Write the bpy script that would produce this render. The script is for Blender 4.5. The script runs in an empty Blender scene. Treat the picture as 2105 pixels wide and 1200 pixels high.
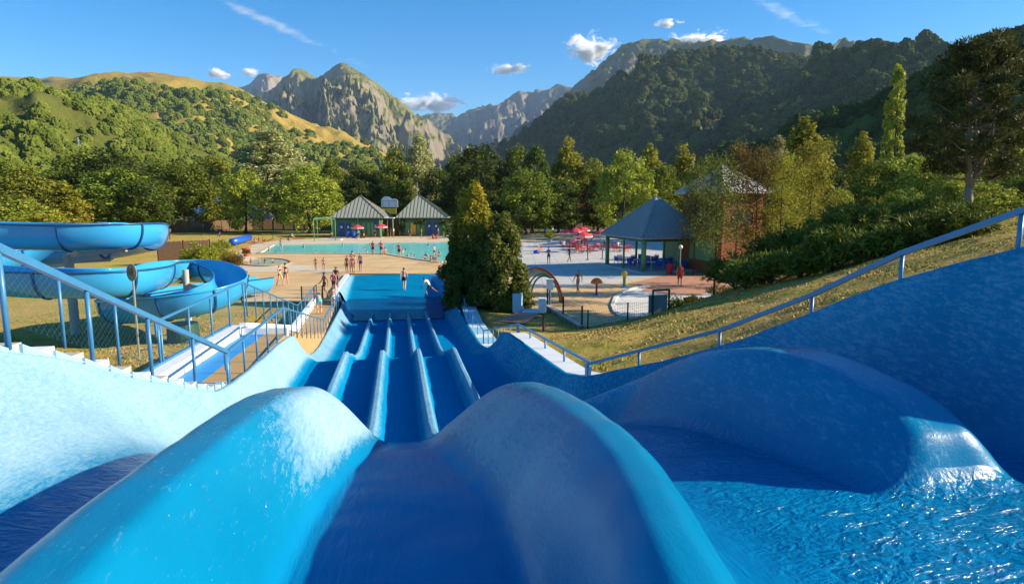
import bpy, bmesh, math, random
import numpy as np
from mathutils import Vector, Matrix

# ------------------------------------------------------------------ scene, camera, sky, sun
scene = bpy.context.scene
COL = scene.collection
R = math.radians
EYE = 6.4                      # eye height above the pool deck (deck is z = 0)
FPX, CX, CY = 1330.0, 1052.5, 600.0
PITCH = math.atan(188 / 1330)
cp, sp = math.cos(PITCH), math.sin(PITCH)

cam_data = bpy.data.cameras.new('camera')
cam_data.sensor_width = 36.0
cam_data.lens = FPX / 2105 * 36.0
cam_data.clip_start = 0.05
cam_data.clip_end = 60000
cam = bpy.data.objects.new('camera', cam_data)
cam.location = (0, 0, EYE)
cam.rotation_euler = (math.pi / 2 - PITCH, 0, 0)
COL.objects.link(cam)
scene.camera = cam

SUN_EL, SUN_AZ = R(24.5), R(-1)      # azimuth measured from +X (right) towards +Y (forward)
sun_dir = Vector((math.cos(SUN_EL) * math.cos(SUN_AZ), math.cos(SUN_EL) * math.sin(SUN_AZ), math.sin(SUN_EL)))
world = bpy.data.worlds.new('World')
scene.world = world
world.use_nodes = True
wn = world.node_tree.nodes
sky = wn.new('ShaderNodeTexSky')
sky.sky_type = 'NISHITA'
sky.sun_disc = False
sky.sun_elevation = SUN_EL
sky.sun_rotation = math.pi / 2 - SUN_AZ
sky.altitude = 800
sky.air_density = 1.0
sky.dust_density = 0.3
sky.ozone_density = 3.5
wn['Background'].inputs[1].default_value = 0.086
hs = wn.new('ShaderNodeHueSaturation')          # deep, polarised-looking summer sky, the same everywhere
hs.inputs['Saturation'].default_value = 1.45
world.node_tree.links.new(sky.outputs[0], hs.inputs['Color'])
world.node_tree.links.new(hs.outputs[0], wn['Background'].inputs[0])

sun_data = bpy.data.lights.new('sun', 'SUN')
sun_data.energy = 4.7
sun_data.angle = R(0.53)
sun_data.color = (1.0, 0.87, 0.66)
sun = bpy.data.objects.new('sun', sun_data)
sun.rotation_euler = sun_dir.to_track_quat('Z', 'Y').to_euler()
sun.location = (60, 20, 60)
COL.objects.link(sun)

scene.view_settings.view_transform = 'Standard'
scene.view_settings.look = 'None'
scene.view_settings.exposure = 1.18
scene.view_settings.gamma = 1.0
scene.view_settings.use_curve_mapping = False
scene.render.engine = 'CYCLES'
cy = scene.cycles
cy.use_denoising = True
cy.max_bounces = 7
cy.diffuse_bounces = 2
cy.glossy_bounces = 2
cy.transmission_bounces = 4
cy.transparent_max_bounces = 8
cy.volume_bounces = 5
cy.caustics_reflective = False
cy.caustics_refractive = False
cy.sample_clamp_indirect = 6

rng = np.random.default_rng(7)
random.seed(7)

# ------------------------------------------------------------------ helpers: placing
def ray(px, py):
    u = (px - CX) / FPX; v = (CY - py) / FPX
    return np.array((u, cp + v * sp, -sp + v * cp))
def at(px, py, Y):
    """world point at forward distance Y"""
    d = ray(px, py); t = Y / d[1]
    return np.array((d[0] * t, Y, EYE + d[2] * t))
def on(px, py, z=0.0):
    """world point on the level z"""
    d = ray(px, py); t = (z - EYE) / d[2]
    return np.array((d[0] * t, d[1] * t, z))
AX = np.array((-0.1743, 0.9847)); NX = np.array((0.9847, 0.1743))   # slide axis and its right-hand normal
def S(s, w, z):
    return np.array((s * AX[0] + w * NX[0], s * AX[1] + w * NX[1], z))
def H(h):
    return EYE - h

# ------------------------------------------------------------------ helpers: numbers
def pchip(xs, ys):
    xs = np.asarray(xs, float); ys = np.asarray(ys, float)
    h = np.diff(xs); d = np.diff(ys) / h
    m = np.zeros_like(ys)
    for i in range(1, len(xs) - 1):
        if d[i - 1] * d[i] > 0:
            w1 = 2 * h[i] + h[i - 1]; w2 = h[i] + 2 * h[i - 1]
            m[i] = (w1 + w2) / (w1 / d[i - 1] + w2 / d[i])
    m[0] = d[0]; m[-1] = d[-1]
    def f(x):
        x = np.clip(np.asarray(x, float), xs[0], xs[-1])
        i = np.clip(np.searchsorted(xs, x) - 1, 0, len(xs) - 2)
        t = (x - xs[i]) / h[i]
        return ((2 * t**3 - 3 * t**2 + 1) * ys[i] + (t**3 - 2 * t**2 + t) * h[i] * m[i]
                + (-2 * t**3 + 3 * t**2) * ys[i + 1] + (t**3 - t**2) * h[i] * m[i + 1])
    return f
def tab(pairs):
    return pchip([p[0] for p in pairs], [p[1] for p in pairs])
def smooth(t):
    t = np.clip(t, 0, 1); return t * t * (3 - 2 * t)

_perm = np.random.default_rng(3).permutation(512)
_perm = np.concatenate([_perm, _perm, _perm])
_grad = np.random.default_rng(5).normal(size=(512, 2)); _grad /= np.linalg.norm(_grad, axis=1)[:, None]
def perlin(x, y):
    xi = np.floor(x).astype(int); yi = np.floor(y).astype(int)
    xf = x - xi; yf = y - yi
    u = xf**3 * (xf * (xf * 6 - 15) + 10); v = yf**3 * (yf * (yf * 6 - 15) + 10)
    def g(ix, iy, dx, dy):
        k = _perm[(_perm[ix & 511] + (iy & 511)) & 511]
        return _grad[k, 0] * dx + _grad[k, 1] * dy
    a = g(xi, yi, xf, yf); b = g(xi + 1, yi, xf - 1, yf)
    c = g(xi, yi + 1, xf, yf - 1); d = g(xi + 1, yi + 1, xf - 1, yf - 1)
    return (a + (b - a) * u) + ((c + (d - c) * u) - (a + (b - a) * u)) * v
def fbm(x, y, n=5, ridged=False):
    o = np.zeros(np.broadcast(x, y).shape); a = 1.0; f = 1.0
    for i in range(n):
        p = perlin(x * f + 17.3 * i, y * f + 9.1 * i)
        o += a * ((1 - 2 * np.abs(p) * 1.6) if ridged else p * 1.6)
        a *= 0.5; f *= 2.03
    return o

# ------------------------------------------------------------------ helpers: objects
def tag(o, label=None, cat=None, group=None, kind=None):
    if label: o['label'] = label
    if cat: o['category'] = cat
    if group: o['group'] = group
    if kind: o['kind'] = kind
    return o
def link(o, parent=None):
    COL.objects.link(o)
    if parent is not None: o.parent = parent
    return o
def empty(name, loc=(0, 0, 0), rz=0.0, sc=1.0):
    o = bpy.data.objects.new(name, None)
    o.empty_display_size = 0.2
    o.location = tuple(loc); o.rotation_euler = (0, 0, rz)
    o.scale = (sc, sc, sc) if np.isscalar(sc) else sc
    return link(o)
def np_mesh(name, v, f, smooth_=False):
    """fast mesh from arrays; f is (m,3) or (m,4)"""
    me = bpy.data.meshes.new(name)
    v = np.asarray(v, np.float32); f = np.asarray(f, np.int32)
    me.vertices.add(len(v)); me.vertices.foreach_set('co', v.ravel())
    k = f.shape[1]
    me.loops.add(f.size); me.loops.foreach_set('vertex_index', f.ravel())
    me.polygons.add(len(f))
    me.polygons.foreach_set('loop_start', np.arange(0, f.size, k, dtype=np.int32))
    me.polygons.foreach_set('use_smooth', np.full(len(f), smooth_, bool))
    me.update(calc_edges=True)
    return me
def mesh_obj(name, me, mat=None, parent=None, loc=None):
    o = bpy.data.objects.new(name, me)
    if mat is not None and len(me.materials) == 0: me.materials.append(mat)
    if loc is not None: o.location = tuple(loc)
    return link(o, parent)
def poly_obj(name, v, f, mat, parent=None, smooth_=False, loc=None):
    me = bpy.data.meshes.new(name)
    me.from_pydata([tuple(map(float, p)) for p in v], [], f)
    if smooth_: me.polygons.foreach_set('use_smooth', [True] * len(me.polygons))
    me.update()
    return mesh_obj(name, me, mat, parent, loc)
def copy_tree(o, parent=None, name=None):
    c = o.copy(); COL.objects.link(c); c.parent = parent
    for ch in list(o.children): copy_tree(ch, c)
    return c

class MB:
    """collects boxes, bars and tubes; build() links them as ONE mesh"""
    def __init__(s): s.v = []; s.f = []
    def add(s, v, f):
        n = len(s.v); s.v += [tuple(map(float, p)) for p in v]; s.f += [tuple(i + n for i in q) for q in f]; return s
    def box(s, c, d, rz=0.0, m=None):
        x, y, z = d[0] / 2, d[1] / 2, d[2] / 2
        P = [(-x, -y, -z), (x, -y, -z), (x, y, -z), (-x, y, -z), (-x, -y, z), (x, -y, z), (x, y, z), (-x, y, z)]
        ca, sa = math.cos(rz), math.sin(rz)
        Q = [(c[0] + p[0] * ca - p[1] * sa, c[1] + p[0] * sa + p[1] * ca, c[2] + p[2]) for p in P]
        return s.add(Q, [(0, 3, 2, 1), (4, 5, 6, 7), (0, 1, 5, 4), (1, 2, 6, 5), (2, 3, 7, 6), (3, 0, 4, 7)])
    def bar(s, a, b, w, h, up=(0, 0, 1)):
        """rectangular bar from a to b"""
        a = Vector(a); b = Vector(b); d = (b - a).normalized(); u = Vector(up)
        r = d.cross(u)
        if r.length < 1e-4: r = d.cross(Vector((0, 1, 0)))
        r.normalize(); u = r.cross(d).normalized()
        P = []
        for q in (a, b):
            for i, j in ((-1, -1), (1, -1), (1, 1), (-1, 1)):
                P.append(q + r * (i * w / 2) + u * (j * h / 2))
        return s.add(P, [(0, 1, 2, 3), (7, 6, 5, 4), (0, 4, 5, 1), (1, 5, 6, 2), (2, 6, 7, 3), (3, 7, 4, 0)])
    def tube(s, pts, r, n=8, cap=True, closed=False):
        pts = [Vector(p) for p in pts]; m = len(pts)
        rr = r if hasattr(r, '__len__') else [r] * m
        base = len(s.v); prev = None
        for i, p in enumerate(pts):
            if closed: d = pts[(i + 1) % m] - pts[i - 1]
            else: d = pts[min(i + 1, m - 1)] - pts[max(i - 1, 0)]
            d.normalize()
            if prev is None:
                ref = Vector((0, 0, 1)) if abs(d.z) < 0.9 else Vector((1, 0, 0))
                x = d.cross(ref).normalized()
            else:
                x = (prev - d * prev.dot(d)).normalized()
            prev = x; y = d.cross(x)
            for k in range(n):
                t = 2 * math.pi * k / n
                s.v.append(tuple(p + (x * math.cos(t) + y * math.sin(t)) * rr[i]))
        for i in range(m if closed else m - 1):
            a0 = base + i * n; b0 = base + ((i + 1) % m) * n
            for k in range(n):
                s.f.append((a0 + k, a0 + (k + 1) % n, b0 + (k + 1) % n, b0 + k))
        if cap and not closed:
            s.f.append(tuple(base + k for k in reversed(range(n))))
            s.f.append(tuple(base + (m - 1) * n + k for k in range(n)))
        return s
    def lathe(s, prof, n=16, c=(0, 0, 0)):
        base = len(s.v)
        for (r, z) in prof:
            for k in range(n):
                t = 2 * math.pi * k / n
                s.v.append((c[0] + r * math.cos(t), c[1] + r * math.sin(t), c[2] + z))
        for i in range(len(prof) - 1):
            for k in range(n):
                a0 = base + i * n; b0 = a0 + n
                s.f.append((a0 + k, a0 + (k + 1) % n, b0 + (k + 1) % n, b0 + k))
        return s
    def prism(s, pts, z0, z1):
        """vertical prism of a plan outline (list of xy)"""
        n = len(pts); ar = sum(pts[i][0] * pts[(i + 1) % n][1] - pts[(i + 1) % n][0] * pts[i][1] for i in range(n))
        if ar < 0: pts = list(reversed(pts))
        v = [(p[0], p[1], z0) for p in pts] + [(p[0], p[1], z1) for p in pts]
        f = [tuple(reversed(range(n))), tuple(range(n, 2 * n))] + [(i, (i + 1) % n, n + (i + 1) % n, n + i) for i in range(n)]
        return s.add(v, f)
    def build(s, name, mat, parent=None, smooth_=False, loc=None):
        return poly_obj(name, s.v, s.f, mat, parent, smooth_, loc)

# ------------------------------------------------------------------ helpers: materials
class N:
    def __init__(s, name):
        s.m = bpy.data.materials.new(name); s.m.use_nodes = True
        s.t = s.m.node_tree; s.b = s.t.nodes['Principled BSDF']; s.out = s.t.nodes['Material Output']
    def n(s, t, **k):
        q = s.t.nodes.new(t)
        for a, b in k.items(): setattr(q, a, b)
        return q
    def l(s, a, b): s.t.links.new(a, b)
    def coord(s, kind='Object'):
        return s.n('ShaderNodeTexCoord').outputs[kind]
    def geo(s, kind='Position'):
        return s.n('ShaderNodeNewGeometry').outputs[kind]
    def noise(s, vec, scale, detail=4, rough=0.55, out='Fac', dist=0.0):
        q = s.n('ShaderNodeTexNoise'); q.inputs['Scale'].default_value = scale
        q.inputs['Detail'].default_value = detail; q.inputs['Roughness'].default_value = rough
        q.inputs['Distortion'].default_value = dist
        if vec is not None: s.l(vec, q.inputs['Vector'])
        return q.outputs[out]
    def mapping(s, vec, sc=(1, 1, 1), rot=(0, 0, 0)):
        q = s.n('ShaderNodeMapping'); q.inputs['Scale'].default_value = sc; q.inputs['Rotation'].default_value = rot
        s.l(vec, q.inputs['Vector']); return q.outputs[0]
    def ramp(s, fac, stops):
        q = s.n('ShaderNodeValToRGB'); e = q.color_ramp.elements
        while len(e) < len(stops): e.new(0.5)
        for i, (p, c) in enumerate(stops):
            e[i].position = p; e[i].color = tuple(c) + (1,) if len(c) == 3 else c
        s.l(fac, q.inputs[0]); return q.outputs[0]
    def mix(s, fac, a, b, mode='MIX'):
        q = s.n('ShaderNodeMix', data_type='RGBA', blend_type=mode)
        for v, k in ((fac, 0), (a, 6), (b, 7)):
            if hasattr(v, 'links') or hasattr(v, 'is_output'): s.l(v, q.inputs[k])
            elif k == 0: q.inputs[k].default_value = v
            else: q.inputs[k].default_value = tuple(v) + (1,)
        return q.outputs[2]
    def math(s, op, a, b=None, clamp=False):
        q = s.n('ShaderNodeMath', operation=op, use_clamp=clamp)
        for i, v in enumerate((a, b)):
            if v is None: continue
            if hasattr(v, 'is_output'): s.l(v, q.inputs[i])
            else: q.inputs[i].default_value = v
        return q.outputs[0]
    def maprange(s, v, a, b, c=0.0, d=1.0):
        q = s.n('ShaderNodeMapRange'); s.l(v, q.inputs[0])
        for i, x in enumerate((a, b, c, d)): q.inputs[i + 1].default_value = x
        return q.outputs[0]
    def attr(s, name, out='Fac'):
        q = s.n('ShaderNodeAttribute', attribute_name=name); return q.outputs[out]
    def bump(s, height, strength, dist=0.02):
        q = s.n('ShaderNodeBump'); q.inputs['Strength'].default_value = strength; q.inputs['Distance'].default_value = dist
        s.l(height, q.inputs['Height']); s.l(q.outputs[0], s.b.inputs['Normal']); return q
    def set(s, **k):
        for a, v in k.items():
            inp = s.b.inputs[a.replace('_', ' ')]
            if hasattr(v, 'is_output'): s.l(v, inp)
            elif hasattr(v, '__len__') and len(v) == 3: inp.default_value = tuple(v) + (1,)
            else: inp.default_value = v
        return s

def plain(name, col, rough=0.6, metal=0.0, var=0.12, scale=3.0, bump=0.0, spec=0.5):
    q = N(name)
    f = q.noise(q.coord('Object'), scale, 5)
    c = q.mix(f, tuple(x * (1 - var) for x in col), tuple(min(1, x * (1 + var)) for x in col))
    q.set(Base_Color=c, Roughness=rough, Metallic=metal, Specular_IOR_Level=spec)
    if bump: q.bump(q.noise(q.coord('Object'), scale * 12, 4), bump, 0.01)
    return q.m

M = {}
M['rail'] = plain('rail_blue_paint', (0.045, 0.19, 0.36), 0.38, 0.0, 0.2, 6, 0.1)
M['white'] = plain('white_paint', (0.72, 0.75, 0.76), 0.5, 0, 0.08, 2, 0.05)
M['concrete'] = plain('concrete_grey', (0.42, 0.40, 0.36), 0.85, 0, 0.15, 2, 0.3)
M['tan'] = plain('tan_resin_floor', (0.42, 0.27, 0.11), 0.8, 0, 0.14, 3, 0.2)
M['dark_metal'] = plain('dark_metal', (0.03, 0.035, 0.035), 0.45, 0.2)
M['green_paint'] = plain('green_paint', (0.05, 0.17, 0.07), 0.55, 0, 0.15)
M['green_light'] = plain('light_green_paint', (0.13, 0.30, 0.12), 0.55, 0, 0.12)
M['green_dark'] = plain('dark_green_paint', (0.02, 0.07, 0.04), 0.5, 0, 0.15)
M['blue_door'] = plain('blue_door_paint', (0.008, 0.05, 0.23), 0.4)
M['yellow_door'] = plain('yellow_door_paint', (0.75, 0.42, 0.03), 0.45)
M['red'] = plain('red_plastic', (0.50, 0.014, 0.018), 0.4, 0, 0.15)
M['red_cloth'] = plain('red_cloth', (0.62, 0.035, 0.05), 0.8, 0, 0.12)
M['pink_cloth'] = plain('pale_pink_cloth', (0.78, 0.38, 0.38), 0.8, 0, 0.1)
M['blue_plastic'] = plain('blue_plastic', (0.01, 0.09, 0.50), 0.35, 0, 0.15)
M['orange'] = plain('orange_plastic', (0.75, 0.17, 0.015), 0.4)
M['yellow'] = plain('yellow_plastic', (0.80, 0.52, 0.03), 0.4)
M['terracotta'] = plain('red_clay', (0.55, 0.09, 0.03), 0.7)
M['steel'] = plain('galvanised_steel', (0.42, 0.44, 0.45), 0.4, 0.7)
M['bark'] = plain('bark', (0.055, 0.038, 0.025), 0.95, 0, 0.35, 4, 0.8)
M['bark_pale'] = plain('pale_bark', (0.22, 0.18, 0.13), 0.9, 0, 0.35, 4, 0.6)
M['stone'] = plain('rough_stone', (0.20, 0.17, 0.13), 0.95, 0, 0.4, 3, 0.9)
M['black'] = plain('black_rubber', (0.01, 0.01, 0.012), 0.6)
M['sky_paint'] = plain('pale_blue_paint', (0.28, 0.52, 0.68), 0.5, 0, 0.1)

def wood(name, a, b, plank=0.15, axis=0):
    q = N(name); c = q.coord('Object')
    g = q.noise(q.mapping(c, (6, 6, 0.8)), 3.0, 6, 0.6)
    q.set(Base_Color=q.mix(g, a, b), Roughness=0.85)
    q.bump(g, 0.35, 0.01)
    return q.m
M['wood_brown'] = wood('brown_fence_wood', (0.07, 0.040, 0.018), (0.19, 0.115, 0.05))
M['wood_dark'] = wood('dark_fence_wood', (0.045, 0.02, 0.012), (0.11, 0.052, 0.026))
M['wood_red'] = wood('red_stained_wood', (0.20, 0.055, 0.016), (0.36, 0.11, 0.032))

def roof_mat(name, a, b):
    q = N(name); f = q.noise(q.coord('Object'), 1.5, 5)
    q.set(Base_Color=q.mix(f, a, b), Roughness=0.5, Metallic=0.0)
    return q.m
M['roof'] = roof_mat('sage_metal_roof', (0.32, 0.31, 0.22), (0.44, 0.42, 0.32))
M['roof_dark'] = roof_mat('slate_green_metal_roof', (0.20, 0.235, 0.235), (0.29, 0.33, 0.32))
M['seam'] = plain('roof_seam', (0.09, 0.095, 0.075), 0.5, 0.2)

# ---- pool slide paint: blue gelcoat, bleached to chalk where 'wear' is high, wet and rippled where 'wet' is high
def slide_paint(name, base=(0.0012, 0.185, 0.38)):
    q = N(name); c = q.mapping(q.coord('Object'), (1, 1, 1), (0, 0, R(-10)))     # turned so that Y runs down the slide
    wear = q.attr('wear'); wet = q.attr('wet'); near = q.attr('near'); cross = q.attr('cross')
    big = q.noise(c, 0.9, 4, 0.6)
    streak = q.noise(q.mapping(c, (14, 3.0, 9)), 2.2, 8, 0.72, dist=0.4)
    fleck = q.noise(c, 30, 6, 0.75)
    k = q.math('ADD', wear, q.math('MULTIPLY', q.math('SUBTRACT', streak, 0.5), q.maprange(wear, 0.3, 0.8, 1.5, 0.75)))
    k = q.math('ADD', k, q.math('MULTIPLY', q.math('SUBTRACT', fleck, 0.5), 0.7))
    k = q.math('ADD', k, q.math('MULTIPLY', q.math('SUBTRACT', big, 0.5), 0.35))
    k = q.maprange(k, 0.25, 1.0)
    k = q.math('MULTIPLY', k, q.maprange(wear, 0.02, 0.22))
    var = q.mix(big, tuple(x * 0.75 for x in base), (base[0] * 1.5, base[1] * 1.25, min(1, base[2] * 1.15)))
    col = q.mix(k, var, (0.29, 0.45, 0.54))
    col = q.mix(q.math('MULTIPLY', wet, 0.85), col, q.mix(big, (0.001, 0.150, 0.36), (0.002, 0.225, 0.47)))
    # chips where the gelcoat has gone, grime specks and scuffs
    chip = q.math('MULTIPLY', q.maprange(q.noise(c, 21, 5, 0.7), 0.70, 0.73), q.math('SUBTRACT', 1.0, wet))
    col = q.mix(q.math('MULTIPLY', chip, 0.75), col, (0.55, 0.68, 0.74))
    g = q.maprange(q.noise(c, 9, 8, 0.8), 0.66, 0.74)
    col = q.mix(q.math('MULTIPLY', g, 0.25), col, (0.015, 0.07, 0.14))
    rough = q.math('ADD', q.math('MULTIPLY', k, 0.3), q.math('SUBTRACT', 0.24, q.math('MULTIPLY', q.math('MULTIPLY', wet, near), 0.17)), True)
    rough = q.math('ADD', rough, q.math('MULTIPLY', q.math('SUBTRACT', fleck, 0.5), 0.15), True)
    spec = q.math('MULTIPLY', q.math('MULTIPLY', near, 0.16), q.math('SUBTRACT', 1.0, q.math('MULTIPLY', q.math('MULTIPLY', wet, 0.85), q.math('SUBTRACT', 1.0, cross, True))))
    q.set(Base_Color=col, Roughness=rough, Specular_IOR_Level=spec)
    # running water: long flow lines down the lanes, cross ripples in the starting pool
    flow = q.noise(q.mapping(c, (7.0, 1.1, 2)), 2.4, 5, 0.6, dist=0.9)
    rip = q.noise(q.mapping(c, (2.4, 5.0, 2)), 1.5, 4, 0.55, dist=2.2)
    rip2 = q.noise(q.mapping(c, (3.0, 4.0, 2)), 4.0, 3, 0.5, dist=1.2)
    w1 = q.math('MULTIPLY', flow, 0.18)
    w2 = q.math('MULTIPLY', q.math('ADD', rip, q.math('MULTIPLY', rip2, 0.4)), 1.5)
    wv = q.math('ADD', q.math('MULTIPLY', w1, q.math('SUBTRACT', 1.0, cross)), q.math('MULTIPLY', w2, cross))
    fine = q.math('MULTIPLY', q.noise(q.mapping(c, (16, 7, 16)), 3, 5, 0.7), 0.05)
    lump = q.math('MULTIPLY', q.noise(c, 2.2, 3, 0.5), 0.12)
    q.bump(q.math('ADD', q.math('MULTIPLY', wv, wet), q.math('ADD', q.math('ADD', fine, lump), q.math('MULTIPLY', chip, -0.05))), 0.7, 0.07)
    return q.m
M['slide'] = slide_paint('slide_blue_gelcoat')
M['flume'] = plain('flume_blue_fibreglass', (0.04, 0.34, 0.66), 0.22, 0, 0.10, 0.6, 0.0)
M['flume_dark'] = plain('flume_flange_blue', (0.012, 0.075, 0.20), 0.35, 0, 0.1)

def water_mat(name, col, scale, strength, rough=0.04):
    q = N(name); c = q.coord('Object')
    f = q.noise(q.mapping(c, (1, 2.2, 1)), scale, 4, 0.6, dist=0.6)
    f2 = q.noise(c, 0.15, 3)
    q.set(Base_Color=q.mix(f2, tuple(x * 0.85 for x in col), tuple(min(1, x * 1.12) for x in col)), Roughness=rough, IOR=1.33, Specular_IOR_Level=0.06)
    q.bump(f, strength, 0.08)
    return q.m
M['pool_water'] = water_mat('turquoise_pool_water', (0.14, 0.60, 0.56), 1.6, 0.25, 0.12)
def landing_water():
    q = N('blue_landing_water'); c = q.mapping(q.coord('Object'), (1, 1, 1), (0, 0, R(-10)))
    f = q.noise(q.mapping(c, (0.8, 2.6, 1)), 1.6, 5, 0.6, dist=1.2); g = q.noise(c, 0.4, 3)
    q.set(Base_Color=q.mix(g, (0.002, 0.055, 0.19), (0.004, 0.11, 0.31)), Roughness=0.08, Specular_IOR_Level=0.03)
    q.bump(f, 1.0, 0.35)
    return q.m
M['splash_water'] = landing_water()
M['paddle_water'] = water_mat('shallow_clear_water', (0.42, 0.52, 0.44), 2.0, 0.15, 0.1)

def deck_mat(name, a, b, stain, sc=0.35):
    q = N(name); c = q.geo('Position')
    f = q.noise(q.mapping(c, (0.6, 1.3, 1)), sc, 6, 0.65)
    col = q.ramp(f, [(0.3, a), (0.7, b)])
    st = q.maprange(q.noise(q.mapping(c, (0.25, 1.1, 1)), 0.5, 5, 0.6), 0.52, 0.68)
    col = q.mix(q.math('MULTIPLY', st, 0.5), col, stain)
    # slab joints, a little dirt in them
    br = q.n('ShaderNodeTexBrick'); q.l(c, br.inputs['Vector']); br.offset = 0.0; br.inputs['Scale'].default_value = 0.5
    br.inputs['Brick Width'].default_value = 1.2; br.inputs['Row Height'].default_value = 1.2; br.inputs['Mortar Size'].default_value = 0.018
    col = q.mix(q.math('MULTIPLY', br.outputs['Fac'], 0.45), col, tuple(x * 0.45 for x in stain))
    spl = q.maprange(q.noise(c, 0.9, 6, 0.7, dist=0.8), 0.60, 0.66)          # wet footprints and splashes
    col = q.mix(q.math('MULTIPLY', spl, 0.35), col, tuple(x * 0.62 for x in stain))
    q.set(Base_Color=col, Roughness=q.maprange(spl, 0, 1, 0.8, 0.35))
    q.bump(q.noise(c, 12, 4), 0.15, 0.01)
    return q.m
M['deck'] = deck_mat('tan_pool_deck', (0.50, 0.31, 0.12), (0.70, 0.50, 0.25), (0.60, 0.32, 0.10))
M['deck_pale'] = deck_mat('pale_pool_deck', (0.52, 0.42, 0.28), (0.66, 0.57, 0.42), (0.42, 0.30, 0.17))
M['plaza'] = deck_mat('grey_concrete_plaza', (0.44, 0.42, 0.38), (0.55, 0.53, 0.48), (0.33, 0.30, 0.26))
M['apron'] = deck_mat('white_concrete_apron', (0.60, 0.57, 0.50), (0.70, 0.68, 0.62), (0.45, 0.41, 0.34))
def brick_mat():
    q = N('red_brick_paving'); c = q.geo('Position')
    t = q.n('ShaderNodeTexBrick'); q.l(c, t.inputs['Vector'])
    t.inputs['Scale'].default_value = 2.2; t.inputs['Mortar Size'].default_value = 0.03
    t.inputs['Color1'].default_value = (0.38, 0.12, 0.055, 1); t.inputs['Color2'].default_value = (0.52, 0.20, 0.10, 1)
    t.inputs['Mortar'].default_value = (0.35, 0.24, 0.16, 1)
    f = q.noise(c, 0.6, 5)
    q.set(Base_Color=q.mix(q.math('MULTIPLY', f, 0.5), t.outputs[0], (0.52, 0.30, 0.17)), Roughness=0.85)
    return q.m
M['brick'] = brick_mat()

def lawn_mat():
    q = N('summer_lawn'); c = q.geo('Position')
    f = q.noise(c, 0.22, 6, 0.65); g = q.noise(c, 1.6, 6, 0.7); h = q.noise(c, 9, 5, 0.7)
    k = q.math('ADD', q.math('MULTIPLY', f, 0.6), q.math('MULTIPLY', g, 0.4))
    dry = q.mix(h, (0.34, 0.22, 0.05), (0.62, 0.43, 0.13))
    grn = q.mix(h, (0.20, 0.20, 0.025), (0.44, 0.39, 0.06))
    col = q.mix(q.maprange(k, 0.39, 0.54), grn, dry)
    # dryness grows on the banks beside the slide
    col = q.mix(q.maprange(q.noise(c, 3.5, 6, 0.75), 0.60, 0.75), col, (0.42, 0.27, 0.11))
    q.set(Base_Color=col, Roughness=0.95, Specular_IOR_Level=0.1)
    q.bump(q.math('ADD', q.noise(c, 14, 6, 0.8), q.math('MULTIPLY', q.noise(c, 2.5, 4), 1.5)), 0.9, 0.08)
    return q.m
M['lawn'] = lawn_mat()

def leaf_mat(name, a, b, rough=0.55, tr=0.35, odd=None):
    q = N(name)
    isl = q.geo('Random Per Island')
    oi = q.n('ShaderNodeObjectInfo').outputs['Random']
    c = q.mix(isl, a, b)
    if odd is not None:
        c = q.mix(q.math('GREATER_THAN', isl, odd[0]), c, odd[1])
    v = q.n('ShaderNodeHueSaturation'); q.l(c, v.inputs['Color'])
    q.l(q.maprange(oi, 0, 1, 0.80, 1.22), v.inputs['Value']); q.l(q.maprange(oi, 0, 1, 0.49, 0.512), v.inputs['Hue'])
    q.set(Base_Color=v.outputs[0], Roughness=rough, Specular_IOR_Level=0.10)
    t = q.n('ShaderNodeBsdfTranslucent'); q.l(v.outputs[0], t.inputs[0])
    ms = q.n('ShaderNodeMixShader'); ms.inputs[0].default_value = tr
    q.l(q.b.outputs[0], ms.inputs[1]); q.l(t.outputs[0], ms.inputs[2]); q.l(ms.outputs[0], q.out.inputs[0])
    return q.m
M['leaf'] = leaf_mat('broadleaf_foliage', (0.068, 0.110, 0.014), (0.261, 0.292, 0.034))
M['leaf_light'] = leaf_mat('light_foliage', (0.148, 0.191, 0.023), (0.433, 0.432, 0.055))
M['leaf_dark'] = leaf_mat('dark_foliage', (0.036, 0.064, 0.013), (0.137, 0.171, 0.029))
M['leaf_silver'] = leaf_mat('silver_poplar_foliage', (0.160, 0.182, 0.055), (0.592, 0.544, 0.237), odd=(0.9, (0.34, 0.34, 0.2)))
M['leaf_birch'] = leaf_mat('birch_foliage', (0.170, 0.191, 0.023), (0.455, 0.402, 0.047))
M['leaf_rust'] = leaf_mat('dry_rusty_foliage', (0.103, 0.101, 0.023), (0.319, 0.231, 0.047), odd=(0.72, (0.20, 0.075, 0.025)))
M['leaf_purple'] = leaf_mat('purple_foliage', (0.103, 0.037, 0.029), (0.296, 0.110, 0.071))
M['leaf_olive'] = leaf_mat('olive_conifer_foliage', (0.045, 0.065, 0.012), (0.21, 0.21, 0.04))
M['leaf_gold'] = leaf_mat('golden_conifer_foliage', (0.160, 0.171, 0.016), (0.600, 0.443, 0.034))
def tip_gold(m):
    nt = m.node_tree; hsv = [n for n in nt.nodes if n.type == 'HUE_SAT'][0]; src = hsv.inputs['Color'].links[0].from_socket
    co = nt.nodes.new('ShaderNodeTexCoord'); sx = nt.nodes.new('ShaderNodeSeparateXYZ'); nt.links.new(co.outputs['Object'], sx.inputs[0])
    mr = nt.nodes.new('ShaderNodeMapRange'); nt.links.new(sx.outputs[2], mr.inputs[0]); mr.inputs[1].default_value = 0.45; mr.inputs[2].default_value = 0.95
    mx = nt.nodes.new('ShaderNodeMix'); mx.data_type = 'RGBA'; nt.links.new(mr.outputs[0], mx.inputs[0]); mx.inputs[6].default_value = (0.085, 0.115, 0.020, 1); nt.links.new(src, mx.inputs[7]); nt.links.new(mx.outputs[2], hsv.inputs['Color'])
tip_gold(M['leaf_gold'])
M['leaf_pine'] = leaf_mat('pine_needles', (0.030, 0.045, 0.012), (0.135, 0.14, 0.035), tr=0.2)
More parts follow.
